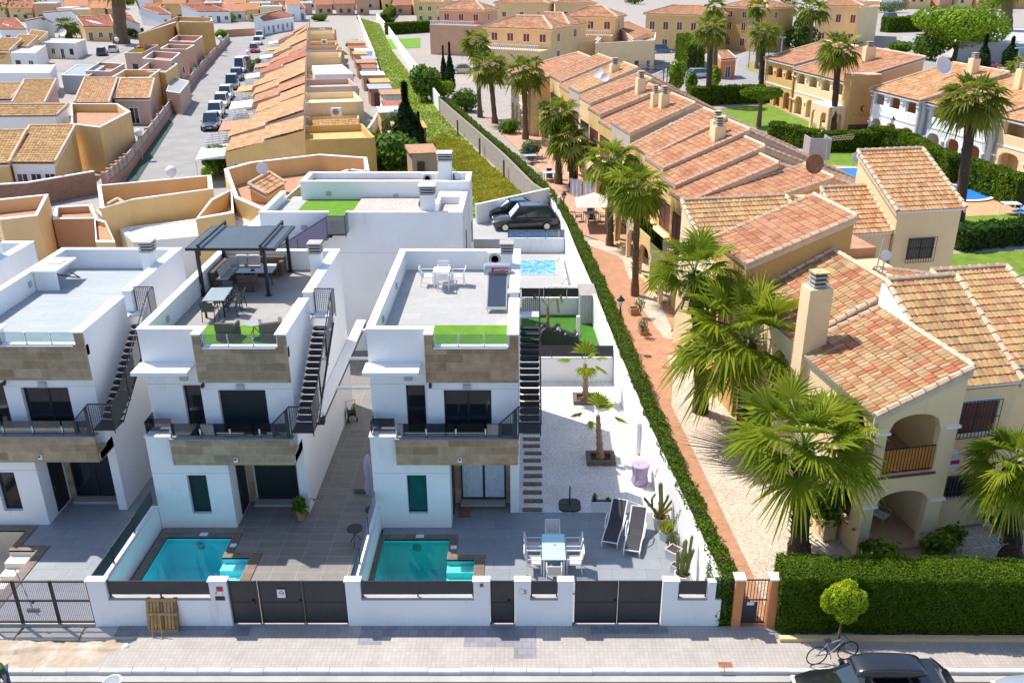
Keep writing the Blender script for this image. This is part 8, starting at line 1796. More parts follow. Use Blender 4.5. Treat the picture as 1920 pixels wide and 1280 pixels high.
# pergola by the far terrace and glass veranda
r = thing('pergola', 'dark metal pergola with white railings beyond the terrace roofs', 'pergola', at(1215, 135)); a = at(1188, 128, 3.0); b = at(1245, 132, 3.0)
m = MB()
for k in range(12): p = a.lerp(b, k/11); m.tube([p, p+Vector((1.5, 6, 0))], .07, 4, 'black_metal')
m.tube([a, b], .09, 4, 'black_metal'); m.obj('beams', r, world=True)
m = MB()
for p in (a, b, a+Vector((1.5, 6, 0)), b+Vector((1.5, 6, 0))): m.tube([Vector((p.x, p.y, 0)), p], .09, 5, 'black_metal')
objs(m, 'post', r, world=True)
m = MB(); a = at(1213, 156); b = at(1250, 140)
for k in range(14): p = a.lerp(b, k/13); m.cbox(p.x, p.y, 0, .15, .15, 1.0, 'plastic_white')
m.tube([a+Vector((0, 0, 1.0)), b+Vector((0, 0, 1.0))], .1, 4, 'plastic_white'); m.obj('railing', r, world=True)
# ---- far red-roofed town
far = [((470, 150), (650, 152), (618, 88), (430, 96), 'farroof_y'), ((250, 92), (440, 88), (400, 60), (240, 72), 'w'), ((700, 62), (790, 140), (700, 100), (640, 60), 'w'), ((1110, 66), (1300, 66), (1170, 25), (1010, 28), 'w'), ((1235, 46), (1300, 44), (1235, 6), (1160, 10), 'w'), ((895, 82), (965, 84), (895, 40), (780, 40), 'w'), ((1460, 122), (1655, 96), (1575, 60), (1420, 92), 'w'),
       ((0, 165), (150, 165), (90, 105), (-60, 112), 'w'), ((150, 140), (300, 132), (240, 98), (140, 118), 'w'), ((700, 135), (775, 135), (740, 88), (660, 92), 'w'), ((1600, 55), (1720, 50), (1690, 15), (1570, 20), 'w'), ((940, 60), (1090, 50), (1060, 15), (890, 20), 'w')]
nm = ['yellow-walled', 'white', 'white-gabled', 'white', 'white', 'white', 'pale', 'pale', 'pale', 'white', 'white', 'white']
locs = ['beside the shaggy trunk', 'left of the low palm', 'right of the shaggy trunk', 'before the street end trees', 'behind the street end, rightmost', 'left of the street end roofs', 'closing the far street', 'at the far left edge', 'left of the yellow wall', 'against the shaggy trunk', 'at the top of the row terrace', 'at the top edge, left centre']
for (a, b, c, d, w_), n_, l_ in zip(far, nm, locs):
 px_roof_house('%s house with a red tile roof %s' % (n_, l_), [q3(a, b, c, d, 3.6, 5.4, 'rt_red')], 'yellow_ochre' if w_ == 'farroof_y' else 'white', group='red-roofed houses of the far town', seg=2, tw=.7)
g = random.Random(42); cnt = 0; cn = {}
for row, v in enumerate((0, 11, 21, 33)):
 u = -20
 while u < 800:
  wpx = g.uniform(24, 46);
  if not (205 < u < 250) and not (690 < u+wpx/2 < 740 and v > 20) and not (v > 30 and 60 < u < 330 and row == 3 and u % 2 < 0) and not (row == 3 and u > 560):
   cnt += 1; ze = g.uniform(3.2, 6.0); flat = g.random() < .35; wl = g.choice(['white', 'white', 'cream_pale', 'cream', 'yellow_ochre', 'pinkish', 'salmon'])
   key = (row, wl, flat); cn[key] = cn.get(key, 0)+1
   lab = '%s %s house with a %s from the left, %s of far town' % ((words+['fourteenth', 'fifteenth', 'sixteenth', 'seventeenth'])[cn[key]-1], {'white': 'white', 'cream_pale': 'pale cream', 'cream': 'cream', 'yellow_ochre': 'ochre', 'pinkish': 'pink', 'salmon': 'salmon'}[wl], 'flat roof' if flat else 'red roof', ['last row', 'third row', 'second row', 'first row'][row])
   a = at(u, v+8, 0); sc = (a.y/ray(u, v+8)[1])/FPX; W_ = wpx*sc*.9; D_ = g.uniform(7, 11); an = rad(12)+g.uniform(-.1, .1)
   r = thing('far_house', lab, 'house', a, an, 'houses of the distant town'); m = MB()
   if flat: m.box(0, W_, 0, D_, 0, ze, wl); m.box(-.1, W_+.1, -.1, D_+.1, ze+.01, ze+.3, 'cap'); m.obj('wall', r); m = MB(); m.box(.3, W_-.3, .3, D_-.3, ze+.31, ze+.33, 'fargreyroof'); m.obj('roof', r)
   else:
    m.prism([(0, 0), (W_, 0), (W_, D_), (0, D_)], 0, ze, wl); m.add([(0, 0, ze), (W_, 0, ze), (W_, D_, ze), (0, D_, ze), (0, D_/2, ze+1.8), (W_, D_/2, ze+1.8)], [(0, 4, 3), (1, 2, 5)], wl); m.obj('wall', r)
    m = MB(); m.add([(-.4, -.5, ze-.1), (W_+.4, -.5, ze-.1), (W_+.4, D_/2, ze+1.95), (-.4, D_/2, ze+1.95), (W_+.4, D_+.5, ze-.1), (-.4, D_+.5, ze-.1)], [(0, 1, 2, 3), (3, 2, 4, 5)], g.choice(['farroof', 'farroof', 'farroof_b'])); m.obj('roof', r)
   for k in range(max(1, int(W_/3))): q = MB(); x = 1.2+k*3.0; q.box(x, min(W_-.2, x+1.1), -.06, -.002, .9, 2.2, 'window_dark'); q.obj('window', r)
  u += wpx+g.uniform(0, 8)
# trees of the distance
for k, (u, v, w_, h_, mt, lab) in enumerate(((45, 38, 110, 50, 'leaf_mid', 'big dark tree mass at the top left corner'), (445, 34, 46, 26, 'leaf_bright', 'bright green trees behind the far street end, left'), (425, 42, 40, 18, 'leaf_bright', 'low bright shrubs left of the far street trees'), (240, 10, 30, 14, 'leaf_mid', 'dark trees at the top edge by the shaggy palm'), (165, 12, 26, 12, 'leaf_bright', 'small green tree at the top edge, left'), (480, 138, 30, 24, 'leaf_olive', 'dark round tree beside the parked vans'), (250, 72, 44, 22, 'hedge_dark', 'dark ivy mass at the foot of the shaggy palm'), (664, 92, 30, 16, 'leaf_bright', 'bright bush in a back yard beside the strip'), (415, 72, 22, 14, 'leaf_bright', 'bright bush at the far wall corner'), (1668, 24, 60, 20, 'leaf_olive', 'scrubby trees beyond the parking at the top right'), (1860, 22, 60, 30, 'leaf_bright', 'light green trees at the top right corner'), (735, 44, 8, 8, 'leaf_mid', 'tiny bush in front of the end lawn'), (330, 20, 60, 16, 'leaf_mid', 'low green garden trees among the far red roofs, left'), (560, 14, 50, 16, 'leaf_bright', 'green garden trees among the far red roofs, middle'), (640, 8, 60, 14, 'leaf_mid', 'green garden trees at the top edge over the strip'), (1290, 62, 60, 26, 'leaf_mid', 'dark garden trees beside the long orange block'), (770, 14, 40, 18, 'leaf_olive', 'olive trees behind the far clipped hedge'))):
 shrub_px(u, v, w_, h_, mt, lab, 900, seed=50+k, cat='tree', name='tree', size=.55)
g = random.Random(8); k = 0
for v in (-12, -2, 9):
 u = 830 if v < 9 else 1650
 while u < 1960:
  wp = g.uniform(30, 56); k += 1; a = at(u, v+(8 if u > 1640 else 0), 0); sc = a.y/ray(u, v)[1]/FPX; wl = ['white', 'cream', 'salmon', 'cream_pale', 'yellow_ochre', 'pinkish', 'ochre'][k % 7]; cn[wl] = cn.get(wl, 0)+1
  r = thing('far_house', '%s gabled %s house behind the apartment blocks near the top edge' % ((words*3)[cn[wl]-1] if cn[wl] < 14 else 'small', {'cream_pale': 'pale cream', 'yellow_ochre': 'yellow', 'pinkish': 'pink'}.get(wl, wl)), 'house', a, rad(10)+g.uniform(-.15, .15), 'houses of the distant town'); m = MB(); W_, D_, ze = wp*sc*.9, 11, g.uniform(4, 8)
  m.prism([(0, 0), (W_, 0), (W_, D_), (0, D_)], 0, ze, wl); m.obj('wall', r); m = MB(); m.add([(-.4, -.5, ze), (W_+.4, -.5, ze), (W_+.4, D_/2, ze+2.4), (-.4, D_/2, ze+2.4), (W_+.4, D_+.5, ze), (-.4, D_+.5, ze)], [(0, 1, 2, 3), (3, 2, 4, 5), (0, 3, 5), (1, 4, 2)], g.choice(['farroof_s', 'farroof_s', 'farroof', 'farroof_b'])); m.obj('roof', r)
  for j in range(max(1, int(W_/3.5))): q = MB(); x = 1.0+j*3.4; q.box(x, min(W_-.2, x+1.3), -.08, -.002, ze-2.4, ze-.9, 'window_dark'); q.obj('window', r)
  u += wp+g.uniform(0, 10)
for k, (u, v, w_, h_, mt, lab) in enumerate(((870, 2, 50, 14, 'leaf_mid', 'trees at the top edge left of the apartment blocks'), (1190, 8, 40, 16, 'leaf_mid', 'trees at the top edge between the apartment blocks'), (1700, 6, 50, 14, 'leaf_bright', 'trees at the top edge above the far parking'), (1290, 84, 36, 20, 'leaf_bright', 'bushes by the corner of the long orange block'), (600, 40, 30, 12, 'leaf_mid', 'bushes at the far end of the row terrace'))): shrub_px(u, v, w_, h_, mt, lab, 700, seed=80+k, cat='tree', name='tree', size=.6)
# ================================================================ vehicles
def car(loc, rz, label, paint='car_black', L=4.4, W=1.78, Hh=1.5, kind='hatch', group=None, shade=False, name='parked_car', box=False):
 # built along local +x = forward; stations give the outline
 r = thing(name, label, 'car' if kind != 'van' else 'van', loc, rz, group); h = L/2
 if kind == 'van': belt = 1.05; hood = [(-h, .35, .95, .80), (-h+.08, .22, 1.0, .9), (-h*.5, .2, 1.05, .96), (0, .2, 1.05, .97), (h*.55, .2, 1.02, .96), (h*.72, .22, .98, .93), (h-.08, .25, .82, .85), (h, .38, .66, .72)]; gh = [(-h+.06, .86), (-h+.25, 1.0), (h*.28, 1.0), (h*.66, .86)]; roof0, roof1 = -h+.15, h*.30; Hh = max(Hh, 1.85)
 elif kind == 'sedan': hood = [(-h, .4, .86, .76), (-h+.1, .25, .97, .88), (-h*.62, .2, 1.0, .95), (0, .19, .98, .97), (h*.35, .19, .95, .96), (h*.75, .22, .84, .92), (h-.1, .26, .72, .84), (h, .4, .6, .7)]; roof0, roof1 = -h*.38, h*.12
 else: hood = [(-h, .4, .84, .8), (-h+.08, .25, 1.0, .9), (-h*.6, .2, 1.03, .96), (0, .19, 1.0, .98), (h*.38, .19, .97, .96), (h*.74, .22, .9, .93), (h-.1, .26, .76, .85), (h, .4, .62, .7)]; roof0, roof1 = -h*.72, h*.16
 m = MB(); vs = []; hw = W/2
 for x, zb, zt, wf in hood:
  w_ = hw*wf
  vs += [(x, -w_*.9, zb), (x, -w_, zb+.16), (x, -w_*1.0, (zb+zt)/2+.03), (x, -w_*.95, zt-.06), (x, -w_*.82, zt), (x, 0, zt+.035), (x, w_*.82, zt), (x, w_*.95, zt-.06), (x, w_, (zb+zt)/2+.03), (x, w_, zb+.16), (x, w_*.9, zb)]
 k = 11; n = len(hood)
 fs = [(i*k+j, (i+1)*k+j, (i+1)*k+(j+1) % k, i*k+(j+1) % k) for i in range(n-1) for j in range(k)]+[tuple(range(k)), tuple(range((n-1)*k+k-1, (n-1)*k-1, -1))]
 m.add(vs, fs, paint); bo = m.obj('body', r, smooth=True); bo.data.set_sharp_from_angle(angle=rad(38))
 # greenhouse: glass lower, painted roof and pillars
 zb = (.98 if kind != 'van' else 1.03); xr, xf = (-h*.68 if kind == 'sedan' else -h*.93), (h*.46 if kind != 'van' else h*.70)
 wb, wt = hw*.86, hw*.72
 g = MB(); Bt = [(xr, -wb), (xf, -wb*.92), (xf, wb*.92), (xr, wb)]; Tp = [(roof0, -wt), (roof1, -wt*.96), (roof1, wt*.96), (roof0, wt)]
 g.add([(x, y, zb-.04) for x, y in Bt]+[(x, y, Hh-.06) for x, y in Tp], [(0, 1, 5, 4), (1, 2, 6, 5), (2, 3, 7, 6), (3, 0, 4, 7)], 'car_glass'); g.obj('windows', r)
 rf = MB(); rf.add([(x*1.0, y*1.02, Hh-.07) for x, y in Tp]+[(x*.96, y*.86, Hh) for x, y in Tp], [(0, 1, 5, 4), (1, 2, 6, 5), (2, 3, 7, 6), (3, 0, 4, 7), (4, 5, 6, 7)], paint)
 for i in range(4):
  a, b = Vector((Bt[i][0], Bt[i][1], zb-.03)), Vector((Tp[i][0], Tp[i][1], Hh-.06)); rf.tube([a*1.0, b], .045, 5, paint)
 for s_ in (-1, 1): rf.tube([(0.0, s_*wb*.985, zb-.03), (-.08, s_*wt*1.01, Hh-.06)], .035, 4, 'black_plastic')
 rf.obj('roof', r)
 if shade: q = MB(); q.add([(xf-.03, -wb*.8, zb+.02), (xf-.03, wb*.8, zb+.02), (roof1+.06, wt*.85, Hh-.1), (roof1+.06, -wt*.85, Hh-.1)], [(0, 1, 2, 3)], 'sunshade'); q.T = None; q.v = [(x+.05, y, z+.03) for x, y, z in q.v]; q.obj('sunshade', r)
 for sx in (-h+.82*L/4.4, h-.80*L/4.4):
  for s_ in (-1, 1):
   q = MB(); q.T = Matrix.Translation((sx, s_*(hw-.09), .32)) @ Matrix.Rotation(math.pi/2, 4, 'X'); q.lathe((0, 0, 0), [(.24, -.11), (.32, -.1), (.33, 0), (.32, .1), (.24, .11)], 18, 'tyre'); wo = q.obj('wheel', r)
   q = MB(); q.T = Matrix.Translation((sx, s_*(hw+.015), .32)) @ Matrix.Rotation(math.pi/2, 4, 'X'); q.lathe((0, 0, 0), [(.22, -.012), (.22, .012)], 16, 'steel'); o = q.obj('rim'); o.parent = wo
 for s_ in (-1, 1):
  q = MB(); q.bbox(h-.16, h-.02, s_*hw*.62-.17, s_*hw*.62+.17, .60, .74, 'light_glass', .02); q.obj('headlight', r)
  q = MB(); q.bbox(-h+.0, -h+.1, s_*hw*.68-.12, s_*hw*.68+.12, .72, .92, 'tail_light', .02); q.obj('tail_light', r)
  q = MB(); q.bbox(xf-.35, xf-.2, s_*(wb+.12)-.09, s_*(wb+.12)+.09, .98, 1.12, paint, .03); q.obj('wing_mirror', r)
 q = MB(); q.box(h-.02, h+.015, -.25, .25, .42, .52, 'plastic_white'); q.obj('number_plate', r)
 q = MB(); q.bbox(h-.08, h-.004, -.42, .42, .55, .7, 'black_plastic', .01); q.obj('grille', r)
 return r
# street in front
KR = KY-.32
c_ = car((10.0, 19.35, 0), math.pi, 'black car with a long black roof box parked at the kerb, lower right', 'car_black', 4.6, 1.82, 1.48, 'hatch')
q = MB(); prof = [(-.95, 0), (-1.0, .14), (-.9, .3), (.55, .36), (.95, .24), (1.05, .1), (1.02, 0)]; vs = []
for y, sc in ((-.38, .92), (-.33, 1.0), (.33, 1.0), (.38, .92)): vs += [(x*(1 if sc == 1 else .97), y, z*sc+.02) for x, z in prof]
n = len(prof); q.add([(x-.15, y, z+1.60) for x, y, z in vs], [(i*n+j, i*n+(j+1) % n, (i+1)*n+(j+1) % n, (i+1)*n+j) for i in range(3) for j in range(n)]+[tuple(range(n-1, -1, -1)), tuple(range(3*n, 4*n))], 'car_black'); rb_ = q.obj('roof_box', c_, smooth=True); ms = rb_.modifiers.new('sub', 'SUBSURF'); ms.levels = ms.render_levels = 2
q = MB()
for x in (-.7, .35): q.box(x, x+.06, -.62, .62, 1.5, 1.55, 'steel')
objs(q, 'roof_bar', c_)
car((15.6, 19.15, 0), math.pi, 'silver-blue car cut by the lower right corner, silver sunshade in its windscreen', 'car_silver', 4.3, 1.76, 1.5, 'hatch', shade=True)
# the two black cars in the raised parking court
car((-.15, 66.1, 1.0), math.pi+rad(6), 'black off-road car with silver wheels, the nearer one in the parking court', 'car_black', 5.0, 1.95, 1.85, 'hatch', shade=True, group='black cars in the parking court')
car((-1.1, 69.0, 1.0), math.pi+rad(9), 'black saloon half hidden behind the off-road car in the parking court', 'car_black', 4.8, 1.86, 1.5, 'sedan', shade=True, group='black cars in the parking court')
PC = 'cars parked along the right side of the street'
SA = rad(-90+11.5)
specs = [(398, 240, 'car_navy', 'sedan', 'dark car with its bonnet towards the camera, nearest of the street row', 4.6, 1.55), (405, 218, 'car_white', 'hatch', 'white car second in the street row, behind the dark one', 4.3, 1.5), (416, 200, 'car_white', 'hatch', 'white car third in the street row', 4.2, 1.5), (424, 185, 'car_white', 'hatch', 'white car fourth in the street row, partly behind shrubs', 4.3, 1.55),
         (436, 166, 'car_green', 'hatch', 'grey-green tall car in the middle of the street row', 4.5, 1.8), (444, 150, 'car_grey', 'hatch', 'dark grey car between the green one and the white van', 4.4, 1.6), (451, 135, 'car_white', 'van', 'white van in the middle of the street row', 4.8, 2.1), (461, 124, 'car_red', 'hatch', 'small red car beyond the white van', 4.0, 1.5),
         (477, 98, 'car_red', 'hatch', 'bright red car standing alone in a gap of the street row', 4.2, 1.5), (483, 84, 'car_white', 'hatch', 'white and red car before the far end of the street', 4.0, 1.5), (487, 73, 'car_white', 'hatch', 'last white car at the far end of the street', 4.2, 1.55)]
for u, v, pt, kd, lab, L_, H_ in specs:
 p = at(u, v, .02); k = 1.25; o = car(p, math.pi/2+rad(12)+math.pi, lab, pt, L_*k, 1.78*k, H_*k, kd, PC)
car(at(192, 104, .02), rad(110), 'black car parked in the back alley behind the pink terrace', 'car_black', 5.2, 2.1, 1.8, 'hatch', None); car(at(213, 98, .02), rad(110), 'white car at the end of the back alley', 'car_white', 5, 2.1, 1.7, 'hatch', None)
car(at(1240, 99, .02), rad(15), 'bright blue car parked before the long orange block', 'car_blue', 6.0, 2.3, 1.9, 'hatch', None); car(at(871, 137, .02), rad(10), 'silver car parked behind the white railing near the far palms', 'car_silver', 5.4, 2.2, 1.7, 'sedan', None)
car(at(1313, 146, .02), rad(20), 'pale silver car beside the gatehouse hedge', 'car_silver', 5.2, 2.1, 1.7, 'hatch', None); car(at(1850, 128, .02), rad(5), 'red car on the road in front of the long white wall', 'car_red', 5.0, 2.1, 1.7, 'hatch', None); car(at(1672, 38, .02), rad(20), 'dark blue car in the far parking at the top right', 'car_navy', 7, 3.0, 2.4, 'hatch', None); car(at(1716, 42, .02), rad(10), 'silver car in the far parking near the big tree', 'car_silver', 7, 3, 2.4, 'hatch', None)
# ---- bicycle
def bicycle(loc, rz, label):
 r = thing('bicycle', label, 'bicycle', loc, rz)
 for x in (-.52, .52):
  m = MB(); R_ = .34; pts = [(x+R_*math.cos(2*math.pi*k/22), 0, R_+R_*math.sin(2*math.pi*k/22)) for k in range(23)]; m.tube(pts, .02, 6, 'tyre', caps=False); wo = m.obj('wheel', r)
  m = MB()
  for k in range(12): m.tube([(x, 0, R_), (x+R_*.95*math.cos(k*.5236), 0, R_+R_*.95*math.sin(k*.5236))], .004, 3, 'steel')
  o = m.obj('spokes'); o.parent = wo
 m = MB()
 for a, b in (((-.52, 0, .34), (-.1, 0, .32)), ((-.1, 0, .32), (-.25, 0, .85)), ((-.52, 0, .34), (-.22, 0, .72)), ((-.1, 0, .32), (.34, 0, .78)), ((-.2, 0, .74), (.34, 0, .84)), ((.52, 0, .34), (.32, 0, .95))): m.tube([a, b], .018, 6, 'bike_frame')
 m.obj('frame', r)
 m = MB(); m.tube([(.32, -.28, 1.0), (.30, 0, .96), (.32, .28, 1.0)], .014, 6, 'black_metal'); m.obj('handlebar', r)
 m = MB(); m.bbox(-.38, -.14, -.07, .07, .86, .91, 'black_plastic', .02); m.obj('saddle', r)
 m = MB(); m.tube([(-.1, -.1, .2), (-.1, -.1, .32), (-.1, .1, .32), (-.1, .1, .45)], .012, 5, 'black_metal'); m.obj('pedals', r)
p = at(1560, 1244, .12); bicycle((p.x, p.y+.1, .12), rad(12), 'grey-blue bicycle leaning on the small lime-green street tree')
# ---- person bending at the lower left corner: one continuous skinned figure
def skin_figure(name, verts, edges, radii, root, mat, parent, sub=2):
 me = bpy.data.meshes.new(name); me.from_pydata(verts, edges, []); o = bpy.data.objects.new(name, me); C.objects.link(o); o.parent = parent
 s_ = o.modifiers.new('skin', 'SKIN'); me.update()
 sv = me.skin_vertices[0].data if me.skin_vertices else None
 if sv is None: bpy.context.view_layer.objects.active = o
 for i, rr in enumerate(radii): me.skin_vertices[0].data[i].radius = (rr, rr) if not isinstance(rr, tuple) else rr; me.skin_vertices[0].data[i].use_root = (i == root)
 ss = o.modifiers.new('sub', 'SUBSURF'); ss.levels = sub; ss.render_levels = sub; me.materials.append(M[mat]); return o
pr = thing('person', 'person in a green patterned shirt bending down at the lower left corner', 'person', (-11.9, 20.95, 0)); pr.location = at(12, 1300, .0); pr.rotation_euler = (0, 0, rad(200))
V = [(0, 0, .92), (0, .14, 1.12), (0, .34, 1.28), (0, .46, 1.33), (0, .58, 1.36), (0, .70, 1.36), (-.1, 0, .88), (-.13, .06, .5), (-.14, -.02, .1), (-.14, .12, .04), (.1, 0, .88), (.13, .08, .5), (.14, 0, .1), (.14, .14, .04), (-.19, .42, 1.27), (-.24, .5, 1.0), (-.2, .62, .78), (.19, .42, 1.27), (.24, .5, 1.0), (.2, .62, .78), (-.19, .66, .70), (.19, .66, .70)]
Eg = [(0, 1), (1, 2), (2, 3), (3, 4), (4, 5), (0, 6), (6, 7), (7, 8), (8, 9), (0, 10), (10, 11), (11, 12), (12, 13), (3, 14), (14, 15), (15, 16), (3, 17), (17, 18), (18, 19), (16, 20), (19, 21)]
Rr = [.15, .14, .16, .13, .055, .09, .10, .065, .045, .04, .10, .065, .045, .04, .06, .045, .035, .06, .045, .035, .03, .03]
skin_figure('body', V, Eg, Rr, 0, 'skin', pr)
skin_figure('shirt', [(0, -.02, .95), (0, .13, 1.12), (0, .34, 1.28), (0, .47, 1.33), (-.2, .42, 1.27), (-.25, .48, 1.1), (.2, .42, 1.27), (.25, .48, 1.1)], [(0, 1), (1, 2), (2, 3), (3, 4), (4, 5), (3, 6), (6, 7)], [.185, .175, .19, .15, .085, .075, .085, .075], 0, 'shirt_green', pr)
skin_figure('trousers', [(0, 0, .9), (-.1, 0, .84), (-.13, .06, .5), (-.14, -.02, .14), (.1, 0, .84), (.13, .08, .5), (.14, 0, .14)], [(0, 1), (1, 2), (2, 3), (0, 4), (4, 5), (5, 6)], [.17, .13, .09, .075, .13, .09, .075], 0, 'blue_cloth', pr)
m = MB(); m.T = Matrix.Translation((0, .74, 1.38)); m.lathe((0, 0, -.04), [(.0, -.02), (.09, 0), (.115, .06), (.09, .13), (.03, .16)], 14, 'hair_brown', 1, 1.15); m.obj('hair', pr, smooth=True)
for sx in (-1, 1):
 for k in range(5): f = MB(); a = Vector((sx*.2+(k-2)*.016, .68, .67)); f.tube([a, a+Vector((0, .015, -.04-.008*(2-abs(k-2)))), a+Vector((0, 0, -.07-.01*(2-abs(k-2))))], [.009, .008, .006], 6, 'skin'); f.obj('finger', pr)
# ---- street lamps with globe heads and lantern lamps
def globe_lamp(u, v, ut, vt, label, s=1.0):
 b = at(u, v, 0); t = up(ut, vt, b.y); r = thing('street_lamp', label, 'street lamp', b, 0, 'globe street lamps'); m = MB(); m.tube([(0, 0, 0), (0, 0, t.z-.3)], .06, 8, 'grey_metal'); m.obj('post', r)
 m = MB(); R_ = .34*s; m.lathe((0, 0, t.z), [(R_*math.sin(math.pi*k/8)+.01, -R_*math.cos(math.pi*k/8)) for k in range(9)], 16, 'plastic_white'); m.obj('globe', r, smooth=True)
for args in ((325, 350, 322, 321, 'globe lamp behind the ochre parapets at the near end of the street', 1.5), (268, 300, 260, 249, 'globe lamp by the corner garden', 1.2), (366, 145, 364, 131, 'globe lamp half way along the street wall', 1.4), (416, 98, 415, 72, 'globe lamp near the far end of the street wall', 1.6), (65, 120, 63, 107, 'globe lamp beside the kiosk house', 1.3), (467, 118, 466, 99, 'globe lamp beside the bright red car', 1.5), (222, 92, 221, 74, 'globe lamp in the back alley', 1.5)): globe_lamp(*args)
def lantern(u, v, ut, vt, label, s=1.0):
 b = at(u, v, 0); t = up(ut, vt, b.y); r = thing('lantern_lamp', label, 'street lamp', b, 0, 'black lantern lamps'); h = t.z; m = MB(); m.tube([(0, 0, 0), (0, 0, .3), (0, 0, h-.25)], [.09, .06, .04], 8, 'black_metal'); m.obj('post', r)
 m = MB(); m.lathe((0, 0, h-.25), [(.08*s, 0), (.2*s, .35*s)], 6, 'light_glass'); m.obj('lantern', r); m = MB(); m.lathe((0, 0, h-.25+.352*s), [(.24*s, 0), (.2*s, .06*s), (.06*s, .2*s), (.03*s, .28*s)], 6, 'black_metal'); m.obj('lantern_cap', r)
for args in ((1160, 655, 1158, 566, 'black lantern lamp standing in the clipped hedge beside the brick path', 1.0), (1057, 396, 1056, 368, 'black lantern lamp near the hanging washing', 1.1), (1453, 258, 1452, 252, 'black lantern head above the lawn hedge', 1.1), (1662, 300, 1658, 228, 'black lantern lamp before the white arched apartments', 1.3), (1253, 175, 1250, 160, 'black lantern lamp beside the tall oval shrub', 1.4), (1422, 150, 1420, 122, 'black lantern lamp at the road barrier', 1.4)): lantern(*args)
def mast_lamp(u, v, ut, vt, label):
 b = at(u, v, 0); t = up(ut, vt, b.y); r = thing('street_lamp', label, 'street lamp', b, 0, 'tall white mast lamps'); m = MB(); m.tube([(0, 0, 0), (0, 0, t.z)], .12, 7, 'grey_metal'); m.obj('post', r); m = MB(); m.bbox(-.9, .6, -.25, .25, t.z, t.z+.25, 'blue_lamp', .05); m.obj('lamp_head', r)
for args in ((1460, 140, 1467, 72, 'tall mast lamp with a blue head behind the leaning palms'), (1403, 128, 1407, 42, 'tall mast lamp left of the roundabout'), (1718, 108, 1722, 66, 'tall mast lamp before the dark bushy tree'), (1752, 80, 1757, 34, 'tall mast lamp rising into the big spreading tree'), (1903, 140, 1912, 92, 'tall mast lamp at the right edge near the conifer')): mast_lamp(*args)
# ---- patios along the path
def parasol(u, v, zt, rr, label):
 b = at(u, v, .05); r = thing('parasol', label, 'parasol', b); m = MB(); m.tube([(0, 0, 0), (0, 0, zt)], .04, 8, 'grey_metal'); m.obj('pole', r)
 m = MB(); vs = [(0, 0, zt+.1)]+[(rr*math.cos(rad(45+90*k)), rr*math.sin(rad(45+90*k)), zt-.75) for k in range(4)]; m.add(vs, [(0, 1, 2), (0, 2, 3), (0, 3, 4), (0, 4, 1)], 'beige_cloth'); m.obj('canopy', r)
parasol(1113, 425, 2.7, 2.1, 'square beige parasol over a patio table beside the path')
for (u, v, lab, sx, mt) in ((994, 304, 'pale glass table beside the round olive bush', 1.3, 'table_glass'), (1030, 337, 'pale glass table near the short dense palm', 1.3, 'table_glass'), (1108, 415, 'dark table under the beige parasol', 1.2, 'black_metal')):
 p = at(u, v, .05); table(p, A11, lab, sx, .9, .75, mt, 'grey_metal')
 for k, (dx, dy, rz) in enumerate(((1.0, 0, math.pi/2), (-1.0, 0, -math.pi/2), (0, .8, math.pi), (0, -.8, 0))): chair((p.x+dx, p.y+dy, .05), rz, 'dark chair, %s side of the %s' % (['right', 'left', 'far', 'near'][k], lab), 'black_metal', 'dark_cloth', 'patio chairs along the path')
r = thing('clothes_line', 'clothes line strung between two palms', 'clothes line', at(1090, 385, 0)); m = MB(); a = at(1062, 380, 0)+Vector((0, 0, 2.2)); b = at(1128, 392, 0)+Vector((0, 0, 2.3)); m.tube([a, b], .015, 4, 'grey_plastic'); m.obj('line', r, world=True)
for k, (t0, t1) in enumerate(((.1, .42), (.46, .82))):
 m = MB(); nn = 14; vs = []
 for j in range(6):
  for i in range(nn): t = t0+(t1-t0)*i/(nn-1); p = a.lerp(b, t); vs.append((p.x, p.y+.08*math.sin(i*1.3)*(j/5), p.z-1.5*j/5+.06*math.sin(i)))
 m.add(vs, [(j*nn+i, j*nn+i+1, (j+1)*nn+i+1, (j+1)*nn+i) for j in range(5) for i in range(nn-1)], 'sheet'); single(m, 'sheet', ['left white sheet hanging from the clothes line', 'right white sheet hanging from the clothes line'][k], 'bed sheet', 'sheets on the clothes line', loc=a)
# airer, cane chair and pots by the first villa
r = thing('clothes_airer', 'pale blue folding clothes airer on the gravel beside the first villa', 'clothes airer', at(1845, 1052, .1), rad(10))
m = MB()
for i in range(9): m.tube([(-.75+i*.19, -.28, .9), (-.75+i*.19, .28, .9)], .008, 4, 'airer_blue')
for y in (-.28, .28): m.tube([(-.8, y, .9), (.8, y, .9)], .014, 5, 'airer_blue')
m.obj('rails', r); m = MB()
for y in (-.28, .28): m.tube([(-.4, y, 0), (.4, y, .9)], .014, 5, 'airer_blue'); m.tube([(.4, y*.9, 0), (-.4, y*.9, .9)], .014, 5, 'airer_blue')
objs(m, 'leg', r)
slab('gravel_bed', [w11(19.9, 22.9), w11(27, 22.6), w11(27, 25.1), w11(19.9, 25.1)], .06, 'gravel_beige', thick=.04)
chair(tuple(w11(18.5, 25.2, .28)), A11+math.pi+.5, 'pale cane armchair with a cushion on the lower porch', 'cane', 'sheet', arms=True, back=1.0, name='cane_chair')
m = MB(); p = w11(20.2, 24.2, 3.1); m.T = Matrix.Translation(p) @ Matrix.Rotation(A11, 4, 'Z'); m.bbox(-.2, .2, -.15, .15, 0, .75, 'plastic_white', .02); m.box(-.205, .205, -.155, -.1, .3, .45, 'magenta_band'); o = single(m, 'gas_boiler', 'white wall box with a magenta band between the villa bays', 'boiler', loc=p)
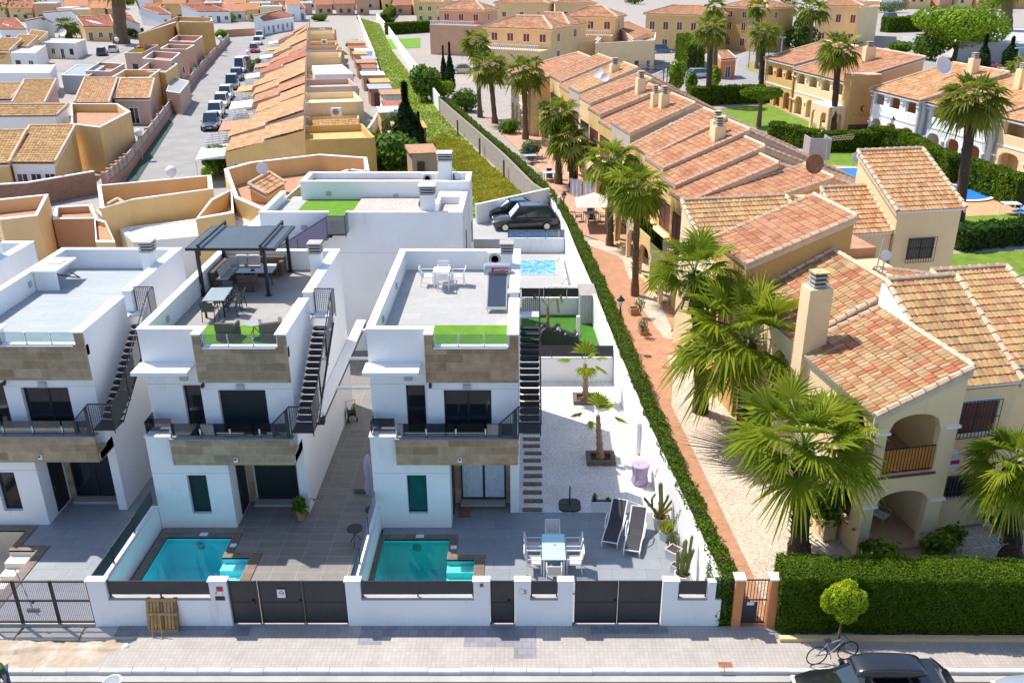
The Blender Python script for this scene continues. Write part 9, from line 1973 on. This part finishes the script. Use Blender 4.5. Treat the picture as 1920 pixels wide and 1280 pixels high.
for k, (a, b_, mt, lab) in enumerate(((17.0, 23.3, 'leaf_mid', 'broad-leaved pot plant left of the porch steps'), (17.5, 23.1, 'leaf_bright', 'bright leafy pot plant at the foot of the porch steps'), (19.4, 23.2, 'leaf_mid', 'bushy pot plant right of the porch steps'), (19.9, 23.3, 'leaf_bright', 'tall pot plant before the right porch pillar'), (20.4, 23.6, 'leaf_mid', 'spreading pot plant beside the planter wall'), (22.9, 24.2, 'leaf_mid', 'small pot plant at the planter wall corner'))):
 p = w11(a, b_, .05); q = pot(p, lab, .16, .3, 'terracotta', group='pot plants round the villa porch'); rs = np.random.RandomState(k)
 leaves('foliage', rs.normal(0, 1, (160, 3))*[.2, .2, .18]+np.array([p.x, p.y, .62]), rs.normal(0, 1, (160, 3)), .15, mt, q, k, 2.2)
q = box_planter(tuple(w11(16.3, 25.6, .05)), A11, 'tall white planter full of dark leaves beside the villa side wall', .5, 1.4, .9, 'cream_pale'); rs = np.random.RandomState(5); p = w11(16.3, 25.6); leaves('foliage', rs.normal(0, 1, (600, 3))*[.28, .5, .25]+np.array([p.x, p.y, 1.3]), rs.normal(0, 1, (600, 3)), .16, 'leaf_mid', q, 3, 1.8)
# drain cover on the pavement, drains on the path
for u, v, z, sx, lab in ((1361, 1250, .121, .42, 'square rusty drain cover in the pavement'), (1247, 688, .046, .3, 'small drain grate in the brick path')):
 p = at(u, v, z); m = MB(); m.bbox(p.x-sx/2, p.x+sx/2, p.y-sx/2, p.y+sx/2, z, z+.012, 'rust', .004); single(m, 'drain_cover', lab, 'drain cover', loc=p)
m = MB(); p = at(1332, 855, .03); m.lathe((p.x+.3, p.y, 0), [(.05, .0), (.04, .1)], 6, 'rust');
for (u, v, lab, mt) in ((1570, 268, 'white garden table beside the small round pool', 'plastic_white'),):
 p = at(1892, 400, .05); table(p, 0, 'white garden table beside the small round pool', 1.4, 1.0, .9, 'plastic_white', 'plastic_white')
p = at(1915, 402, .05); r = thing('sun_lounger', 'bright blue sun lounger at the right edge by the round pool', 'sun lounger', p, rad(30)); m = MB(); m.hexa([(-.9, -.35, .3), (.3, -.35, .3), (.3, .35, .3), (-.9, .35, .3), (-.9, -.35, .36), (.3, -.35, .36), (.3, .35, .36), (-.9, .35, .36)], 'blue_plastic'); m.hexa([(.3, -.35, .3), (1.0, -.35, .8), (1.0, .35, .8), (.3, .35, .3), (.3, -.35, .36), (1.0, -.35, .86), (1.0, .35, .86), (.3, .35, .36)], 'blue_plastic'); m.obj('bed', r)
m = MB()
for x in (-.8, .25):
 for y in (-.3, .3): m.tube([(x, y, 0), (x, y, .3)], .03, 5, 'plastic_white')
objs(m, 'leg', r)
# tv flag marks and little things on the left roofs
for u, v, lab in ((365, 101, 'small yellow and red flag on the pink terrace'), (20, 41, 'small flag over the red roof at the left edge')):
 p = at(u/1.44 if u == 365 else u, v, 4.2); r = thing('flag', lab, 'flag', p); m = MB(); m.tube([(0, 0, -1.5), (0, 0, 1.2)], .04, 5, 'grey_metal'); m.obj('pole', r); m = MB(); m.box(0, 1.6, -.01, .01, .2, 1.1, 'flag_yellow'); m.box(0, 1.6, -.011, .011, .9, 1.1, 'tail_light'); m.obj('cloth', r)
# comb aerials and air conditioners along the street row
g = random.Random(3)
for k in range(14):
 t = (k+.5)/14; p = fR(t)+Vector((.6, 0, 5.7)); r = thing('roof_antenna', 'comb aerial on the row of street roofs, %s from the near end' % (words+['fourteenth'])[k], 'antenna', p, g.uniform(-1, 1), 'aerials on the street roofs'); m = MB(); m.tube([(0, 0, -.3), (0, 0, 2.0)], .035, 4, 'grey_metal'); m.obj('mast', r); m = MB(); m.tube([(-.5, 0, 1.9), (.7, 0, 1.9)], .025, 4, 'grey_metal')
 for j in range(5): m.tube([(-.4+j*.25, -.3, 1.9), (-.4+j*.25, .3, 1.9)], .015, 3, 'grey_metal')
 m.obj('aerial', r)
 if k % 3 == 1: q = fR(t)+Vector((3.2, .6, 4.3)); ac_unit(q.x, q.y, q.z, .3, 'air conditioner on a back terrace of the street row, %s one' % words[k//3], 1.3, 'air conditioners of the street row')
